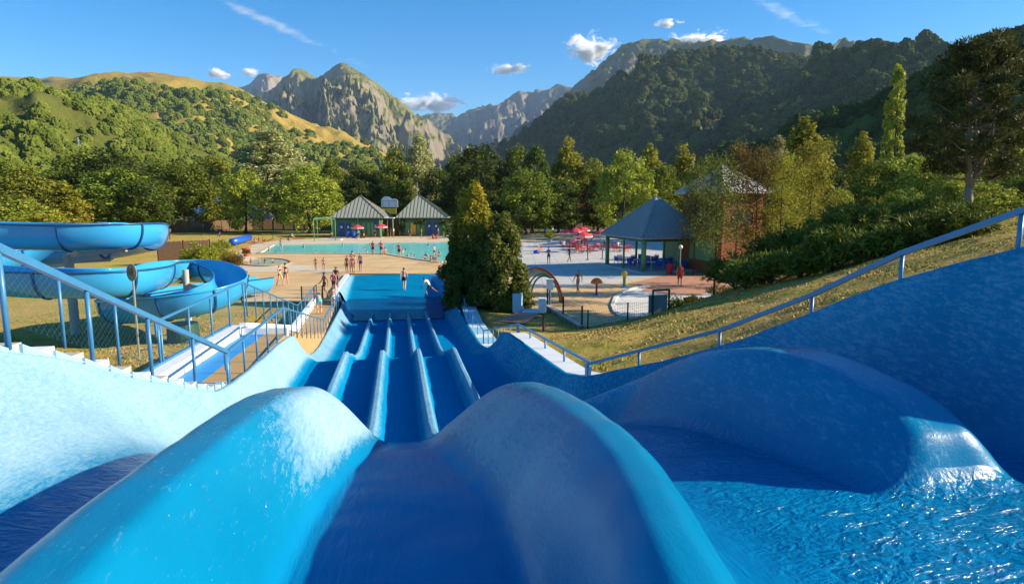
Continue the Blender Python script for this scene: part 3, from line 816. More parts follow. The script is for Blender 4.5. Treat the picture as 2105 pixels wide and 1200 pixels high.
# ---- railings
def railing(name, label, pts, post_h, rail=(0.06, 0.06), posts=None, spacing=1.3, mesh_fill=False, midrail=False, mat='rail', post_r=0.025):
    """pts: handrail corner points; posts hang straight down to pts.z - post_h"""
    pts = [np.asarray(p, float) for p in pts]
    root = empty(name, (pts[0][0], pts[0][1], pts[0][2] - post_h)); tag(root, label, 'railing')
    m = MB()
    for a, b in zip(pts[:-1], pts[1:]): m.bar(tuple(a), tuple(b), rail[0], rail[1])
    child_of(m.build('handrail', M[mat]), root)
    P = []
    for k, (a, b) in enumerate(zip(pts[:-1], pts[1:])):
        L_ = np.linalg.norm((b - a)[:2]); n_ = max(1, int(round(L_ / spacing)))
        for i in range(n_): P.append(a + (b - a) * i / n_)
    P.append(pts[-1])
    for p in P:
        m = MB(); m.tube([(p[0], p[1], p[2] - post_h), (p[0], p[1], p[2] - 0.01)], post_r, 8)
        child_of(m.build('post', M[mat], smooth_=True), root)
    if midrail:
        m = MB()
        for a, b in zip(pts[:-1], pts[1:]):
            m.bar(tuple(a - (0, 0, post_h * 0.92)), tuple(b - (0, 0, post_h * 0.92)), 0.025, 0.025)
        child_of(m.build('bottom_rail', M[mat]), root)
    if mesh_fill:
        m = MB()
        for a, b in zip(pts[:-1], pts[1:]):
            L_ = np.linalg.norm(b - a); e = (b - a) / L_; hh = post_h * 0.9; st = 0.13
            x = -hh
            while x < L_:
                for sg in (0, 1):
                    x0, x1 = (x, x + hh); z0, z1 = (0, hh) if sg == 0 else (hh, 0)
                    # clip to the panel
                    t0 = max(0, (0 - x0) / hh); t1 = min(1, (L_ - x0) / hh)
                    if t1 - t0 > 0.02:
                        A = a + e * (x0 + hh * t0) - np.array((0, 0, z0 + (z1 - z0) * t0 + 0.02)); B = a + e * (x0 + hh * t1) - np.array((0, 0, z0 + (z1 - z0) * t1 + 0.02))
                        m.bar(tuple(A), tuple(B), 0.0016, 0.0016)
                x += st
        o = child_of(m.build('wire_mesh', M['rail']), root); o['kind'] = 'stuff'
    return root
def gusset(root, p, dirs, mat='rail'):
    """rounded bracket plate where the handrail kinks"""
    p = np.asarray(p, float); m = MB()
    d = np.array((AX[0], AX[1], 0.0))
    for sg, hgt in ((-1, 0.34), (1, 0.30)):
        m.bar(tuple(p + d * sg * 0.13 - (0, 0, 0.02)), tuple(p + d * sg * 0.10 - (0, 0, hgt)), 0.03, 0.10, (AX[0], AX[1], 0))
    m.bar(tuple(p - d * 0.12 - (0, 0, 0.28)), tuple(p + d * 0.12 - (0, 0, 0.28)), 0.03, 0.12)
    child_of(m.build('bracket', M[mat]), root)
near_up = railing('stair_handrail', 'blue handrail on the slide side of the white stairs', [S(3.4, -5.05, H(-1.45)), S(7.6, -4.12, H(0.50)), S(13.3, -3.38, H(2.96))], 1.08, (0.075, 0.075), spacing=1.5, post_r=0.03)
gusset(near_up, S(13.3, -3.38, H(2.96)), 0)
near_lv = railing('landing_handrail', 'blue handrail along the tan landing beside the slide', [S(13.45, -3.39, H(2.98)), S(20.0, -3.40, H(3.16))], 0.84, (0.055, 0.055), spacing=1.3, midrail=True)
gusset(near_lv, S(20.0, -3.40, H(3.16)), 0)
near_lo = railing('lower_stair_handrail', 'blue handrail with posts on the slide side of the tan steps', [S(20.2, -3.42, H(3.22)), S(30.5, -3.45, H(5.45)), S(39.5, -3.5, H(5.42))], 0.9, (0.045, 0.045), spacing=1.15, post_r=0.02)
far_up = railing('stair_fence', 'blue wire mesh fence on the lawn side of the white stairs', [S(5.5, -6.6, H(-1.75)), S(10.0, -5.62, H(0.48)), S(14.6, -5.05, H(2.5))], 1.25, (0.05, 0.05), spacing=1.6, mesh_fill=True, post_r=0.028)
gusset(far_up, S(14.6, -5.05, H(2.5)), 0)
far_lv = railing('landing_fence', 'blue wire mesh fence on the lawn side of the landing', [S(14.75, -5.05, H(2.53)), S(22.1, -4.98, H(2.63))], 1.5, (0.05, 0.05), spacing=1.7, mesh_fill=True, post_r=0.028)
gusset(far_lv, S(22.1, -4.98, H(2.63)), 0)
far_lo = railing('lower_stair_fence', 'blue wire fence beside the lower tan steps on the lawn side', [S(22.3, -4.95, H(2.7)), S(33, -4.95, H(5.15)), S(42, -5.1, H(5.25))], 1.1, (0.04, 0.04), spacing=1.4, mesh_fill=True, post_r=0.022)

_rp = [S(12.0, 3.65, H(3.2))] + [S(q, float(top_r_w(q)) + 0.09, H(float(top_r_h(q)) - 0.29 - 0.05 * max(0, 8 - q))) for q in (10.8, 9.5, 8.0, 6.8, 5.6, 4.7, 4.02)]
rr1 = railing('wall_rail', 'long blue rail climbing along the top of the shaded slide wall', _rp, 0.56, (0.075, 0.06), spacing=1.6)
gusset(rr1, S(12.0, 3.65, H(3.2)), 0)
rr2 = railing('panel_walkway_rail', 'blue rail on posts along the white panelled walkway', [S(12.15, 3.72, H(3.2)), S(20.4, 3.82, H(4.0))], 0.5, (0.05, 0.05), spacing=2.1)
gusset(rr2, S(20.4, 3.82, H(4.0)), 0)
rr3 = railing('step_rail', 'short blue rail dropping from the foot of the white panels', [S(20.6, 3.82, H(4.03)), S(27, 3.55, H(5.52))], 0.6, (0.045, 0.045), spacing=1.1, post_r=0.018)
rr4 = railing('right_step_rail', 'thin dark rail beside the pale blue steps under the conifer', [S(27.2, 3.55, H(5.55)), S(35.5, 3.6, H(5.6)), S(43.5, 4.3, H(5.55))], 0.65, (0.035, 0.035), spacing=2.0, post_r=0.016)
# ================================================================== SPIRAL FLUME on the lawn
fl = empty('spiral_flume', at(250, 690, 28)); fl.location.z = float(ground_z(np.array([fl.location.x]), np.array([fl.location.y]))[0])
tag(fl, 'light blue open spiral flume on columns above the lawn', 'water slide')
FP = [(-260, 466, 24.5), (-60, 472, 25.6), (60, 475, 26), (160, 477, 26), (250, 474, 26.8), (306, 474, 28.8), (300, 486, 31.6), (220, 503, 33.6), (90, 518, 33.6), (-30, 530, 31.6), (-120, 544, 28.5), (-90, 560, 25.6),
      (20, 569, 24.3), (150, 573, 24), (255, 570, 24.8), (312, 562, 27), (335, 553, 30), (380, 549, 32.3), (430, 552, 32), (468, 568, 30), (470, 588, 28), (425, 606, 26.8), (370, 617, 26.3), (300, 626, 26.6), (235, 630, 28.8),
      (255, 620, 32), (340, 606, 35), (440, 592, 39), (545, 578, 43.5)]
fp = np.array([at(*p) for p in FP])
fp[-3:, 2] = np.maximum(fp[-3:, 2], (0.95, 0.8, 0.62)); fp[-4, 2] = max(fp[-4, 2], 1.2)
def catmull(P, n):
    P = np.vstack([2 * P[0] - P[1], P, 2 * P[-1] - P[-2]]); out = []
    for i in range(1, len(P) - 2):
        for k in range(n):
            t = k / n
            out.append(0.5 * ((2 * P[i]) + (-P[i - 1] + P[i + 1]) * t + (2 * P[i - 1] - 5 * P[i] + 4 * P[i + 1] - P[i + 2]) * t * t + (-P[i - 1] + 3 * P[i] - 3 * P[i + 1] + P[i + 2]) * t ** 3))
    out.append(P[-2]); return np.array(out)
path = catmull(fp, 10)
def frames(path):
    d = np.gradient(path, axis=0); d /= np.linalg.norm(d, axis=1)[:, None]
    r = np.cross(d, np.array((0, 0, 1.0))); r /= np.linalg.norm(r, axis=1)[:, None]
    u = np.cross(r, d); return d, r, u
fd, fr, fu = frames(path)
RO, RI = 0.70, 0.655
na = 17
ang = np.linspace(math.radians(-8), math.radians(188), na)
def ring(i, rad): return [path[i] + fr[i] * math.cos(a) * rad - fu[i] * (math.sin(a) * (rad + 0.22) - 0.16) for a in ang]
cut = list(range(0, len(path), 14)); cut[-1] = len(path) - 1
for a, b in zip(cut[:-1], cut[1:]):
    v = []; 
    for i in range(a, b + 1): v += ring(i, RO) + ring(i, RI)[::-1]
    v = np.array(v); m2 = 2 * na; f = []
    for j in range(b - a):
        for k in range(m2):
            f.append((j * m2 + k, j * m2 + (k + 1) % m2, (j + 1) * m2 + (k + 1) % m2, (j + 1) * m2 + k))
    o = child_of(poly_obj('trough_section', v, f, M['flume'], smooth_=True), fl)
    md = o.modifiers.new('edge', 'EDGE_SPLIT'); md.split_angle = R(50)
    # bolted joint flange
    mb = MB()
    for sgn in (0,):
        R1, R2 = RO + 0.055, RO - 0.005
        vv = []; nn = na
        d = fd[a] * 0.035
        for off in (-1, 1):
            vv += [p + d * off for p in ring(a, R1)] + [p + d * off for p in ring(a, R2)]
        ff = []
        for k in range(nn - 1):
            ff += [(k, k + 1, 2 * nn + k + 1, 2 * nn + k), (k, nn + k, nn + k + 1, k + 1), (2 * nn + k, 2 * nn + k + 1, 3 * nn + k + 1, 3 * nn + k)]
        mb.add(vv, ff)
    child_of(mb.build('joint_flange', M['flume_dark']), fl)
# rim bead on both lips
for sgn in (-1, 1):
    mb = MB(); mb.tube([tuple(path[i] + fr[i] * sgn * (RO + 0.0) + fu[i] * 0.28) for i in range(0, len(path), 2)], 0.045, 6)
    child_of(mb.build('rim', M['flume_dark'] if sgn > 0 else M['flume'], smooth_=True), fl)
def gz(x, y): return float(ground_z(np.array([x]), np.array([y]), False)[0])
def column(px, Y, ztop, r, targets, mat='concrete'):
    c = at(px, 500, Y); g = gz(c[0], c[1])
    mb = MB(); mb.tube([(c[0], c[1], g - 0.1), (c[0], c[1], ztop)], r, 16)
    o = child_of(mb.build('support_column', M[mat], smooth_=True), fl)
    o.modifiers.new('edge', 'EDGE_SPLIT')
    for (i, zc) in targets:
        mb = MB(); q = path[i] - fu[i] * (RO + 0.10)
        mb.bar((c[0], c[1], zc), tuple(q), 0.10, 0.14)
        child_of(mb.build('support_arm', M['concrete']), fl)
# find path samples nearest to given pixels/depths
def near_path(px, py, Y):
    q = at(px, py, Y); return int(np.argmin(np.linalg.norm(path - q, axis=1)))
c1 = at(138, 530, 29.5)
column(138, 29.5, at(138, 523, 29.5)[2], 0.20, [(near_path(160, 477, 26), 4.0), (near_path(250, 474, 27), 3.9), (near_path(220, 503, 33.6), 3.6), (near_path(60, 520, 33.6), 3.5)])
column(377, 29.2, at(377, 554, 29.2)[2], 0.135, [(near_path(380, 549, 32.3), 2.7), (near_path(488, 575, 30), 2.6), (near_path(400, 612, 26.5), 1.9), (near_path(320, 624, 26.5), 1.8)])
column(290, 26.5, at(290, 618, 26.5)[2], 0.10, [])
# dark green drum added in place of the shade under the lower loop
g0 = at(375, 660, 27.2); mb = MB(); mb.lathe([(0.0, 0.9), (0.62, 0.9), (0.66, 0.0)], 20, (g0[0], g0[1], gz(g0[0], g0[1]) - 0.1)); child_of(mb.build('loop_shade_drum', M['green_dark'], smooth_=False), fl)

# round sign on a pole in front of the flume
sg = at(271, 560, 21.5); g = gz(sg[0], sg[1])
sign = empty('round_sign', (sg[0], sg[1], g)); tag(sign, 'round grey green sign on a pole before the spiral flume', 'sign')
mb = MB(); mb.tube([(sg[0], sg[1] + 0.03, g), (sg[0], sg[1] + 0.03, sg[2] + 0.2)], 0.035, 8); child_of(mb.build('pole', M['steel']), sign)
M['sign_face'] = plain('sign_face', (0.20, 0.24, 0.17), 0.6)
mb = MB()
for k in range(28):
    pass
disc = [(math.cos(2 * math.pi * k / 28), math.sin(2 * math.pi * k / 28)) for k in range(28)]
v = [(sg[0] + x * 0.165, sg[1] - 0.03, sg[2] + y * 0.29) for x, y in disc] + [(sg[0] + x * 0.165, sg[1] + 0.0, sg[2] + y * 0.29) for x, y in disc]
mb.add(v, [tuple(range(28)), tuple(reversed(range(28, 56)))] + [(k, 28 + k, 28 + (k + 1) % 28, (k + 1) % 28) for k in range(28)])
child_of(mb.build('disc', M['sign_face']), sign)
M['sign_mark'] = plain('sign_mark', (0.16, 0.10, 0.04), 0.6)
for (ox, oz, rx, rz_) in ((-0.05, 0.09, 0.04, 0.075), (0.055, 0.09, 0.04, 0.075), (0.055, -0.04, 0.035, 0.06), (-0.04, -0.03, 0.035, 0.04)):
    mb = MB(); mb.tube([(sg[0] + ox + rx * math.cos(2 * math.pi * k / 12), sg[1] - 0.037, sg[2] + oz + rz_ * math.sin(2 * math.pi * k / 12)) for k in range(12)], 0.010, 5, closed=True)
    child_of(mb.build('symbol', M['sign_mark']), sign)

# ================================================================== BUILDINGS
def hip_roof(name, P, zc, rise, apex, mat, seam, root, spacing=0.45, thick=0.12, ridge=0.0):
    """P: four eave corners (xy) in order; apex: xy; returns roof part with seam sub-parts"""
    ax, ay = apex
    v = [(p[0], p[1], zc) for p in P] + [(ax, ay, zc + rise)] + [(p[0], p[1], zc - thick) for p in P]
    f = [(0, 1, 4), (1, 2, 4), (2, 3, 4), (3, 0, 4), (8, 7, 6, 5)] + [(i, 5 + i, 5 + (i + 1) % 4, (i + 1) % 4) for i in range(4)]
    ar = sum(P[i][0] * P[(i + 1) % 4][1] - P[(i + 1) % 4][0] * P[i][1] for i in range(4))
    if ar < 0: f = [tuple(reversed(q)) for q in f]
    roof = child_of(poly_obj('roof', v, f, mat), root)
    A = np.array((ax, ay, zc + rise))
    for i in range(4):
        p0 = np.array((*P[i], zc)); p1 = np.array((*P[(i + 1) % 4], zc)); L_ = np.linalg.norm(p1 - p0)
        n_ = int(L_ / spacing); mid_ = (p0 + p1) / 2; up = A - mid_
        nrm = np.cross(p1 - p0, up); nrm /= np.linalg.norm(nrm)
        if nrm[2] < 0: nrm = -nrm
        mb = MB()
        # foot of the apex on this eave
        e = (p1 - p0) / L_; fa = float(np.dot(A - p0, e)); run = A - (p0 + e * fa)
        for k in range(1, n_):
            x = L_ * k / n_
            t = x / fa if x < fa else (L_ - x) / (L_ - fa)
            a = p0 + e * x + nrm * 0.02; b = a + run * t
            mb.bar(tuple(a), tuple(b), 0.05, 0.05, tuple(nrm))
        o = mb.build('roof_seams', seam); o.parent = roof; o['kind'] = 'stuff'; o.matrix_parent_inverse = root.matrix_basis.inverted() if False else Matrix.Identity(4)
        # roof part carries the root inverse already, so undo nothing here
        mb = MB(); mb.bar(tuple(p0 + (0, 0, 0.04)), tuple(A + (0, 0, 0.04)), 0.12, 0.07)
        o = mb.build('hip_cap', seam); o.parent = roof; o.matrix_parent_inverse = Matrix.Identity(4)
    return roof

def cabin(label, pl, pr, wall_y, apex_px, depth, doors, panels):
    """pl, pr: pixel x of the eave ends; wall_y: base row"""
    b0 = on(pl + 8, wall_y, 0.02); b1 = on(pr - 8, wall_y, 0.02); Y = b0[1]
    x0, x1 = b0[0], b1[0]; root = empty('changing_cabin', ((x0 + x1) / 2, Y, 0)); tag(root, label, 'cabin')
    h = 3.3
    mb = MB(); mb.box(((x0 + x1) / 2, Y + depth / 2, h / 2), (x1 - x0 - 0.1, depth, h)); child_of(mb.build('wall', M['green_paint']), root)
    e0, e1 = at(pl, 447, Y - 0.8)[0], at(pr, 447, Y - 0.8)[0]
    ov = 0.8
    P = [(e0, Y - ov), (e1, Y - ov), (e1, Y + depth + ov), (e0, Y + depth + ov)]
    zc = at(700, 447, Y - ov)[2]
    ap = at(apex_px[0], apex_px[1], Y + depth / 2)
    hip_roof('roof', P, zc, ap[2] - zc, (ap[0], ap[1]), M['roof'], M['seam'], root, 0.62)
    for (d0, d1, top, bot, mat) in doors:
        a = at(d0, top, Y - 0.06); b = at(d1, bot, Y - 0.06)
        mb = MB(); mb.box(((a[0] + b[0]) / 2, Y - 0.06, (a[2] + max(b[2], 0.02)) / 2), (b[0] - a[0], 0.08, a[2] - max(b[2], 0.02)))
        dr = child_of(mb.build('door', M[mat]), root)
        mb = MB(); mb.box(((a[0] * 0.85 + b[0] * 0.15), Y - 0.12, (a[2] + b[2]) / 2), (0.05, 0.05, 0.18)); o = mb.build('handle', M['steel']); o.parent = dr; o.matrix_parent_inverse = Matrix.Identity(4)
        if mat == 'blue_door':
            mb = MB(); mb.box(((a[0] + b[0]) / 2, Y - 0.107, a[2] - 0.75), ((b[0] - a[0]) * 0.34, 0.008, 0.36)); o = mb.build('pictogram', M['white']); o.parent = dr; o.matrix_parent_inverse = Matrix.Identity(4)
    for (d0, d1) in panels:
        a = at(d0, 463, Y - 0.03); b = at(d1, 486, Y - 0.03)
        mb = MB(); mb.box(((a[0] + b[0]) / 2, Y - 0.03, 1.3), (b[0] - a[0], 0.05, 2.3)); child_of(mb.build('panel', M['green_light']), root)
    mb = MB(); mb.box(((x0 + x1) / 2, Y - 0.03, h - 0.25), (x1 - x0, 0.12, 0.35)); child_of(mb.build('fascia', M['green_dark']), root)
    for px in (pl + 9, (pl + pr) / 2 + 3, pr - 9):
        a = at(px, 480, Y - 0.55); mb = MB(); mb.tube([(a[0], Y - 0.55, 0), (a[0], Y - 0.55, zc - 0.1)], 0.11, 10); child_of(mb.build('porch_post', M['green_light'], smooth_=True), root)
    return root, Y
cab1, CY1 = cabin('left green changing cabin with blue double doors and ribbed hip roof', 677, 790, 487, (741, 402), 7.0, [(696, 708, 458, 486, 'blue_door'), (711, 721, 458, 486, 'blue_door'), (769, 776, 455, 486, 'blue_door')],
                  [(723, 731), (735, 742), (745, 751), (755, 761), (763, 768)])
cab2, CY2 = cabin('right green changing cabin with a yellow door and a roof aerial', 813, 920, 485, (860, 400), 7.0, [(844, 855, 458, 483, 'yellow_door'), (877, 888, 456, 483, 'blue_door'), (891, 902, 456, 483, 'blue_door'), (826, 831, 455, 484, 'blue_door')],
                  [(833, 841), (857, 863), (866, 873)])
ap = at(858, 400, CY2 + 3.5); mb = MB(); mb.tube([(ap[0], ap[1], ap[2] - 0.3), (ap[0], ap[1], at(858, 374, CY2 + 3.5)[2])], 0.04, 6); child_of(mb.build('aerial', M['steel']), cab2)
# passage back wall between the cabins, with a beam
a = at(790, 487, CY1 + 3); b = at(815, 487, CY1 + 3)
pas = empty('passage_wall', (a[0], a[1], 0)); tag(pas, 'dark recessed entrance between the two green cabins', 'entrance')
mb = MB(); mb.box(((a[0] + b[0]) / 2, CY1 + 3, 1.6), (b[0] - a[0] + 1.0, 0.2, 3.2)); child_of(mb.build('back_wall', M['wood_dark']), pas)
mb = MB(); mb.box(((a[0] + b[0]) / 2, CY1 + 0.2, 3.35), (b[0] - a[0] + 0.4, 1.6, 0.12)); child_of(mb.build('canopy', M['white']), pas)
for px in (797, 808):
    q = at(px, 480, CY1 - 0.2); mb = MB(); mb.tube([(q[0], q[1], 0), (q[0], q[1], 3.3)], 0.09, 8); child_of(mb.build('post', M['green_light'], smooth_=True), pas)
# scalloped white board on a yellow base, behind the cabins
bd0 = at(784, 428, CY1 + 14); bd1 = at(818, 428, CY1 + 14); bt = at(790, 404, CY1 + 14)[2]; bm = at(790, 426, CY1 + 14)[2]
bb = empty('cloud_shaped_board', (bd0[0], bd0[1], 0)); tag(bb, 'back of a white cloud topped board standing behind the cabins', 'billboard')
W_ = bd1[0] - bd0[0]; out = [(0, 0), (1, 0), (1, .66)] + [(0.80 + 0.16 * math.cos(t), 0.66 + 0.14 * math.sin(t)) for t in np.linspace(0, 2.4, 7)] + [(0.32 + 0.27 * math.cos(t), 0.74 + 0.26 * math.sin(t)) for t in np.linspace(0.5, 3.1, 10)] + [(0, .7)]
v = [(bd0[0] + x * W_, bd0[1], bm + z * (bt - bm)) for x, z in out] + [(bd0[0] + x * W_, bd0[1] + 0.15, bm + z * (bt - bm)) for x, z in out]
n_ = len(out)
child_of(poly_obj('board', v, [tuple(range(n_)), tuple(reversed(range(n_, 2 * n_)))] + [(k, n_ + k, n_ + (k + 1) % n_, (k + 1) % n_) for k in range(n_)], M['white']), bb)
for fx in (0.08, 0.46, 0.9):
    mb = MB(); mb.bar((bd0[0] + W_ * fx, bd0[1] - 0.08, -0.5), (bd0[0] + W_ * fx, bd0[1] - 0.08, bm + (bt - bm) * 0.7), 0.1, 0.08, (0, 1, 0)); child_of(mb.build('strut', M['steel']), bb)
mb = MB(); mb.bar((bd0[0], bd0[1] - 0.1, bm + (bt - bm) * .6), (bd1[0], bd0[1] - 0.1, bm + (bt - bm) * .6), 0.06, 0.1); child_of(mb.build('crossbar', M['steel']), bb)
mb = MB(); mb.box(((bd0[0] + bd1[0]) / 2, bd0[1] - 0.05, bm - 0.75), (W_ * 0.8, 0.3, 1.1)); child_of(mb.build('base_panel', M['yellow']), bb)

# ---- snack pavilion with hip roof on green columns
NP = on(1322, 561, 0); LP = on(1248, 545, 0)
u2 = (LP - NP)[:2]; Lu = np.linalg.norm(u2); u2 /= Lu; v2 = np.array((u2[1], -u2[0])); Lv = 6.4
def pav(u, v, z=0): return np.array((NP[0] + u2[0] * u + v2[0] * v, NP[1] + u2[1] * u + v2[1] * v, z))
pv = empty('snack_pavilion', pav(Lu / 2, Lv / 2)); tag(pv, 'open snack pavilion with dark hip roof on green columns', 'pavilion')
ze = at(1322, 489, NP[1])[2]
o_ = 0.55
P = [tuple(pav(-o_, -o_)[:2]), tuple(pav(Lu + o_, -o_)[:2]), tuple(pav(Lu + o_, Lv + o_)[:2]), tuple(pav(-o_, Lv + o_)[:2])]
ctr = pav(Lu / 2, Lv / 2)
hip_roof('roof', P, ze, at(1358, 404, ctr[1])[2] - ze, (ctr[0], ctr[1]), M['roof_dark'], M['roof_dark'], pv, 0.42)
for (u, v, r) in ((0, 0, 0.23), (Lu, 0, 0.20), (Lu * 0.52, 0, 0.10), (Lu, Lv * .5, 0.12), (Lu, Lv, 0.18), (0, Lv * .55, 0.1)):
    p = pav(u, v); mb = MB(); mb.tube([(p[0], p[1], 0), (p[0], p[1], ze - 0.1)], r, 16); child_of(mb.build('column', M['green_light'], smooth_=True), pv)
mb = MB(); a = pav(0, 0, ze - 0.25); b = pav(Lu, 0, ze - 0.25); mb.bar(tuple(a), tuple(b), 0.14, 0.22); c = pav(0, Lv, ze - 0.25); mb.bar(tuple(a), tuple(c), 0.14, 0.22)
child_of(mb.build('beam', M['green_dark']), pv)
mb = MB(); mb.prism([tuple(pav(-.5, -.5)[:2]), tuple(pav(Lu + .5, -.5)[:2]), tuple(pav(Lu + .5, Lv + .3)[:2]), tuple(pav(-.5, Lv + .3)[:2])], 0.0, 0.12); child_of(mb.build('floor_slab', M['plaza']), pv)
nbd = 22
for i in range(nbd):     # boarded back wall
    a = pav(1.4 + (Lu - 1.4) * i / nbd, Lv); b = pav(1.4 + (Lu - 1.4) * (i + 0.93) / nbd, Lv)
    mb = MB(); mb.bar((a[0], a[1], 1.5), (b[0], b[1], 1.5), 0.06, 2.9 - 0.02 * (i % 2)); child_of(mb.build('board', M['green_paint']), pv)
for i in range(9):
    a = pav(Lu * 0.62 + i * 0.28, Lv * .5); mb = MB(); mb.bar((a[0], a[1], 0.12), (a[0], a[1], 1.1), 0.12, 0.03, (0, 1, 0)); child_of(mb.build('picket', M['green_paint']), pv)

# ---- red wooden tower
NT = on(1482, 567, 0); ut = u2; vt = v2; TU, TV, TH = 6.3, 3.9, 7.0
def tow(u, v, z=0): return np.array((NT[0] + ut[0] * u + vt[0] * v, NT[1] + ut[1] * u + vt[1] * v, z))
tw = empty('wooden_tower', tow(TU / 2, TV / 2)); tag(tw, 'tall red stained wooden tower with pale hip roof behind the young trees', 'tower')
mb = MB(); mb.prism([tuple(tow(*q)[:2]) for q in ((0.06, 0.06), (TU, 0.06), (TU, TV), (0.06, TV))], 0, TH); child_of(mb.build('wall', M['wood_dark']), tw)
for face in (0, 1):
    L_ = TU if face == 0 else TV; n_ = int(L_ / 0.16)
    for z0, z1 in ((0.25, 3.45), (3.75, TH)):
        for i in range(n_):
            a0 = L_ * i / n_; a1 = L_ * (i + 0.9) / n_
            if face == 0 and z0 < 1 and 1.0 < a0 < 5.0: segs = ((z0, 1.1), (2.95, z1))
            elif z0 > 1 and L_ * .2 < a0 < L_ * .75: segs = ((z0, 4.3), (5.6, z1))
            else: segs = ((z0, z1),)
            for q0, q1 in segs:
                mb = MB()
                if face == 0: a = tow(a0, 0.02, (q0 + q1) / 2); b = tow(a1, 0.02, (q0 + q1) / 2)
                else: a = tow(0.02, a0, (q0 + q1) / 2); b = tow(0.02, a1, (q0 + q1) / 2)
                mb.bar(tuple(a), tuple(b), 0.08, q1 - q0)
                child_of(mb.build('board', M['wood_red']), tw)
    mb = MB()
    for z in (0.12, 3.6, TH - 0.02):
        a = tow(-.06, -.06, z); b = tow(TU, -.06, z) if face == 0 else tow(-.06, TV, z); mb.bar(tuple(a), tuple(b), 0.12, 0.26)
    child_of(mb.build('belt_board', M['wood_red']), tw)
mb = MB(); p = tow(-0.05, -0.05); mb.box((p[0], p[1], TH / 2), (0.26, 0.26, TH), math.atan2(ut[1], ut[0])); child_of(mb.build('corner_post', M['wood_red']), tw)
for i in range(9):
    z = 1.1 + 1.85 * i / 9; a = tow(1.0, 0.03, z + 0.1); b = tow(5.0, 0.03, z + 0.1); mb = MB(); mb.bar(tuple(a), tuple(b), 0.05, 0.19); child_of(mb.build('shutter_slat', M['green_light']), tw)
for c_ in ((2.0, -0.04, 0), (-0.04, 2.2, 1)):
    mb = MB(); a = tow(c_[0] if c_[2] == 0 else 0.05, 0.05 if c_[2] == 0 else 0.8, 4.95); b = tow(4.6 if c_[2] == 0 else 0.05, 0.05 if c_[2] == 0 else 2.9, 4.95); mb.bar(tuple(a), tuple(b), 0.05, 1.25)
    child_of(mb.build('window', M['black']), tw)
ctr = tow(TU / 2, TV / 2); P = [tuple(tow(*q)[:2]) for q in ((-.6, -.6), (TU + .6, -.6), (TU + .6, TV + .6), (-.6, TV + .6))]
M['roof_pale'] = roof_mat('pale_metal_roof', (0.40, 0.37, 0.33), (0.52, 0.48, 0.43))
hip_roof('roof', P, TH + 0.1, 2.4, (ctr[0], ctr[1]), M['roof_pale'], M['roof_pale'], tw, 0.5)

# ================================================================== FENCES, WALLS
def board_fence(name, label, pts, h, mat, bw=0.14, gap=0.012, single=True):
    root = empty(name, pts[0]); tag(root, label, 'fence')
    mbs = MB(); k = 0
    for a, b in zip(pts[:-1], pts[1:]):
        a = np.array(a, float); b = np.array(b, float); L_ = np.linalg.norm((b - a)[:2]); n_ = int(L_ / bw); e = (b - a) / L_
        for i in range(n_):
            p = a + e * (i * bw); q = a + e * (i * bw + bw - gap); hh = h + 0.04 * math.sin(i * 2.1 + k)
            if single:
                m = MB(); m.bar((p[0], p[1], p[2] + hh / 2), (q[0], q[1], q[2] + hh / 2), 0.025, hh); child_of(m.build('board', M[mat]), root)
            else: mbs.bar((p[0], p[1], p[2] + hh / 2), (q[0], q[1], q[2] + hh / 2), 0.025, hh)
        npst = max(1, int(L_ / 2.2))
        for i in range(npst + 1):
            p = a + (b - a) * i / npst; m = MB(); m.box((p[0] + e[1] * 0.07, p[1] - e[0] * 0.07, p[2] + h / 2 + 0.05), (0.11, 0.11, h + 0.1)); child_of(m.build('post', M[mat]), root)
        k += 1
    if not single:
        o = child_of(mbs.build('boards', M[mat]), root); o['kind'] = 'stuff'
    return root
board_fence('board_fence', 'long brown board fence closing off the far lawn on the left', [on(322, 480, 0), on(420, 478, 0), on(520, 472, 0), on(690, 470, 0)], 2.3, 'wood_brown', 0.18, 0.012, False)
board_fence('board_fence', 'brown board fence behind the red parasols', [on(1060, 470, 0), on(1180, 472, 0), on(1300, 470, 0)], 2.4, 'wood_brown', 0.18, 0.012, False)
board_fence('board_screen', 'short dark brown board screen beside the leafy bush on the lawn', [on(326, 540, 0.25), on(378, 537, 0.25), on(432, 533, 0.2)], 2.05, 'wood_dark', 0.15)
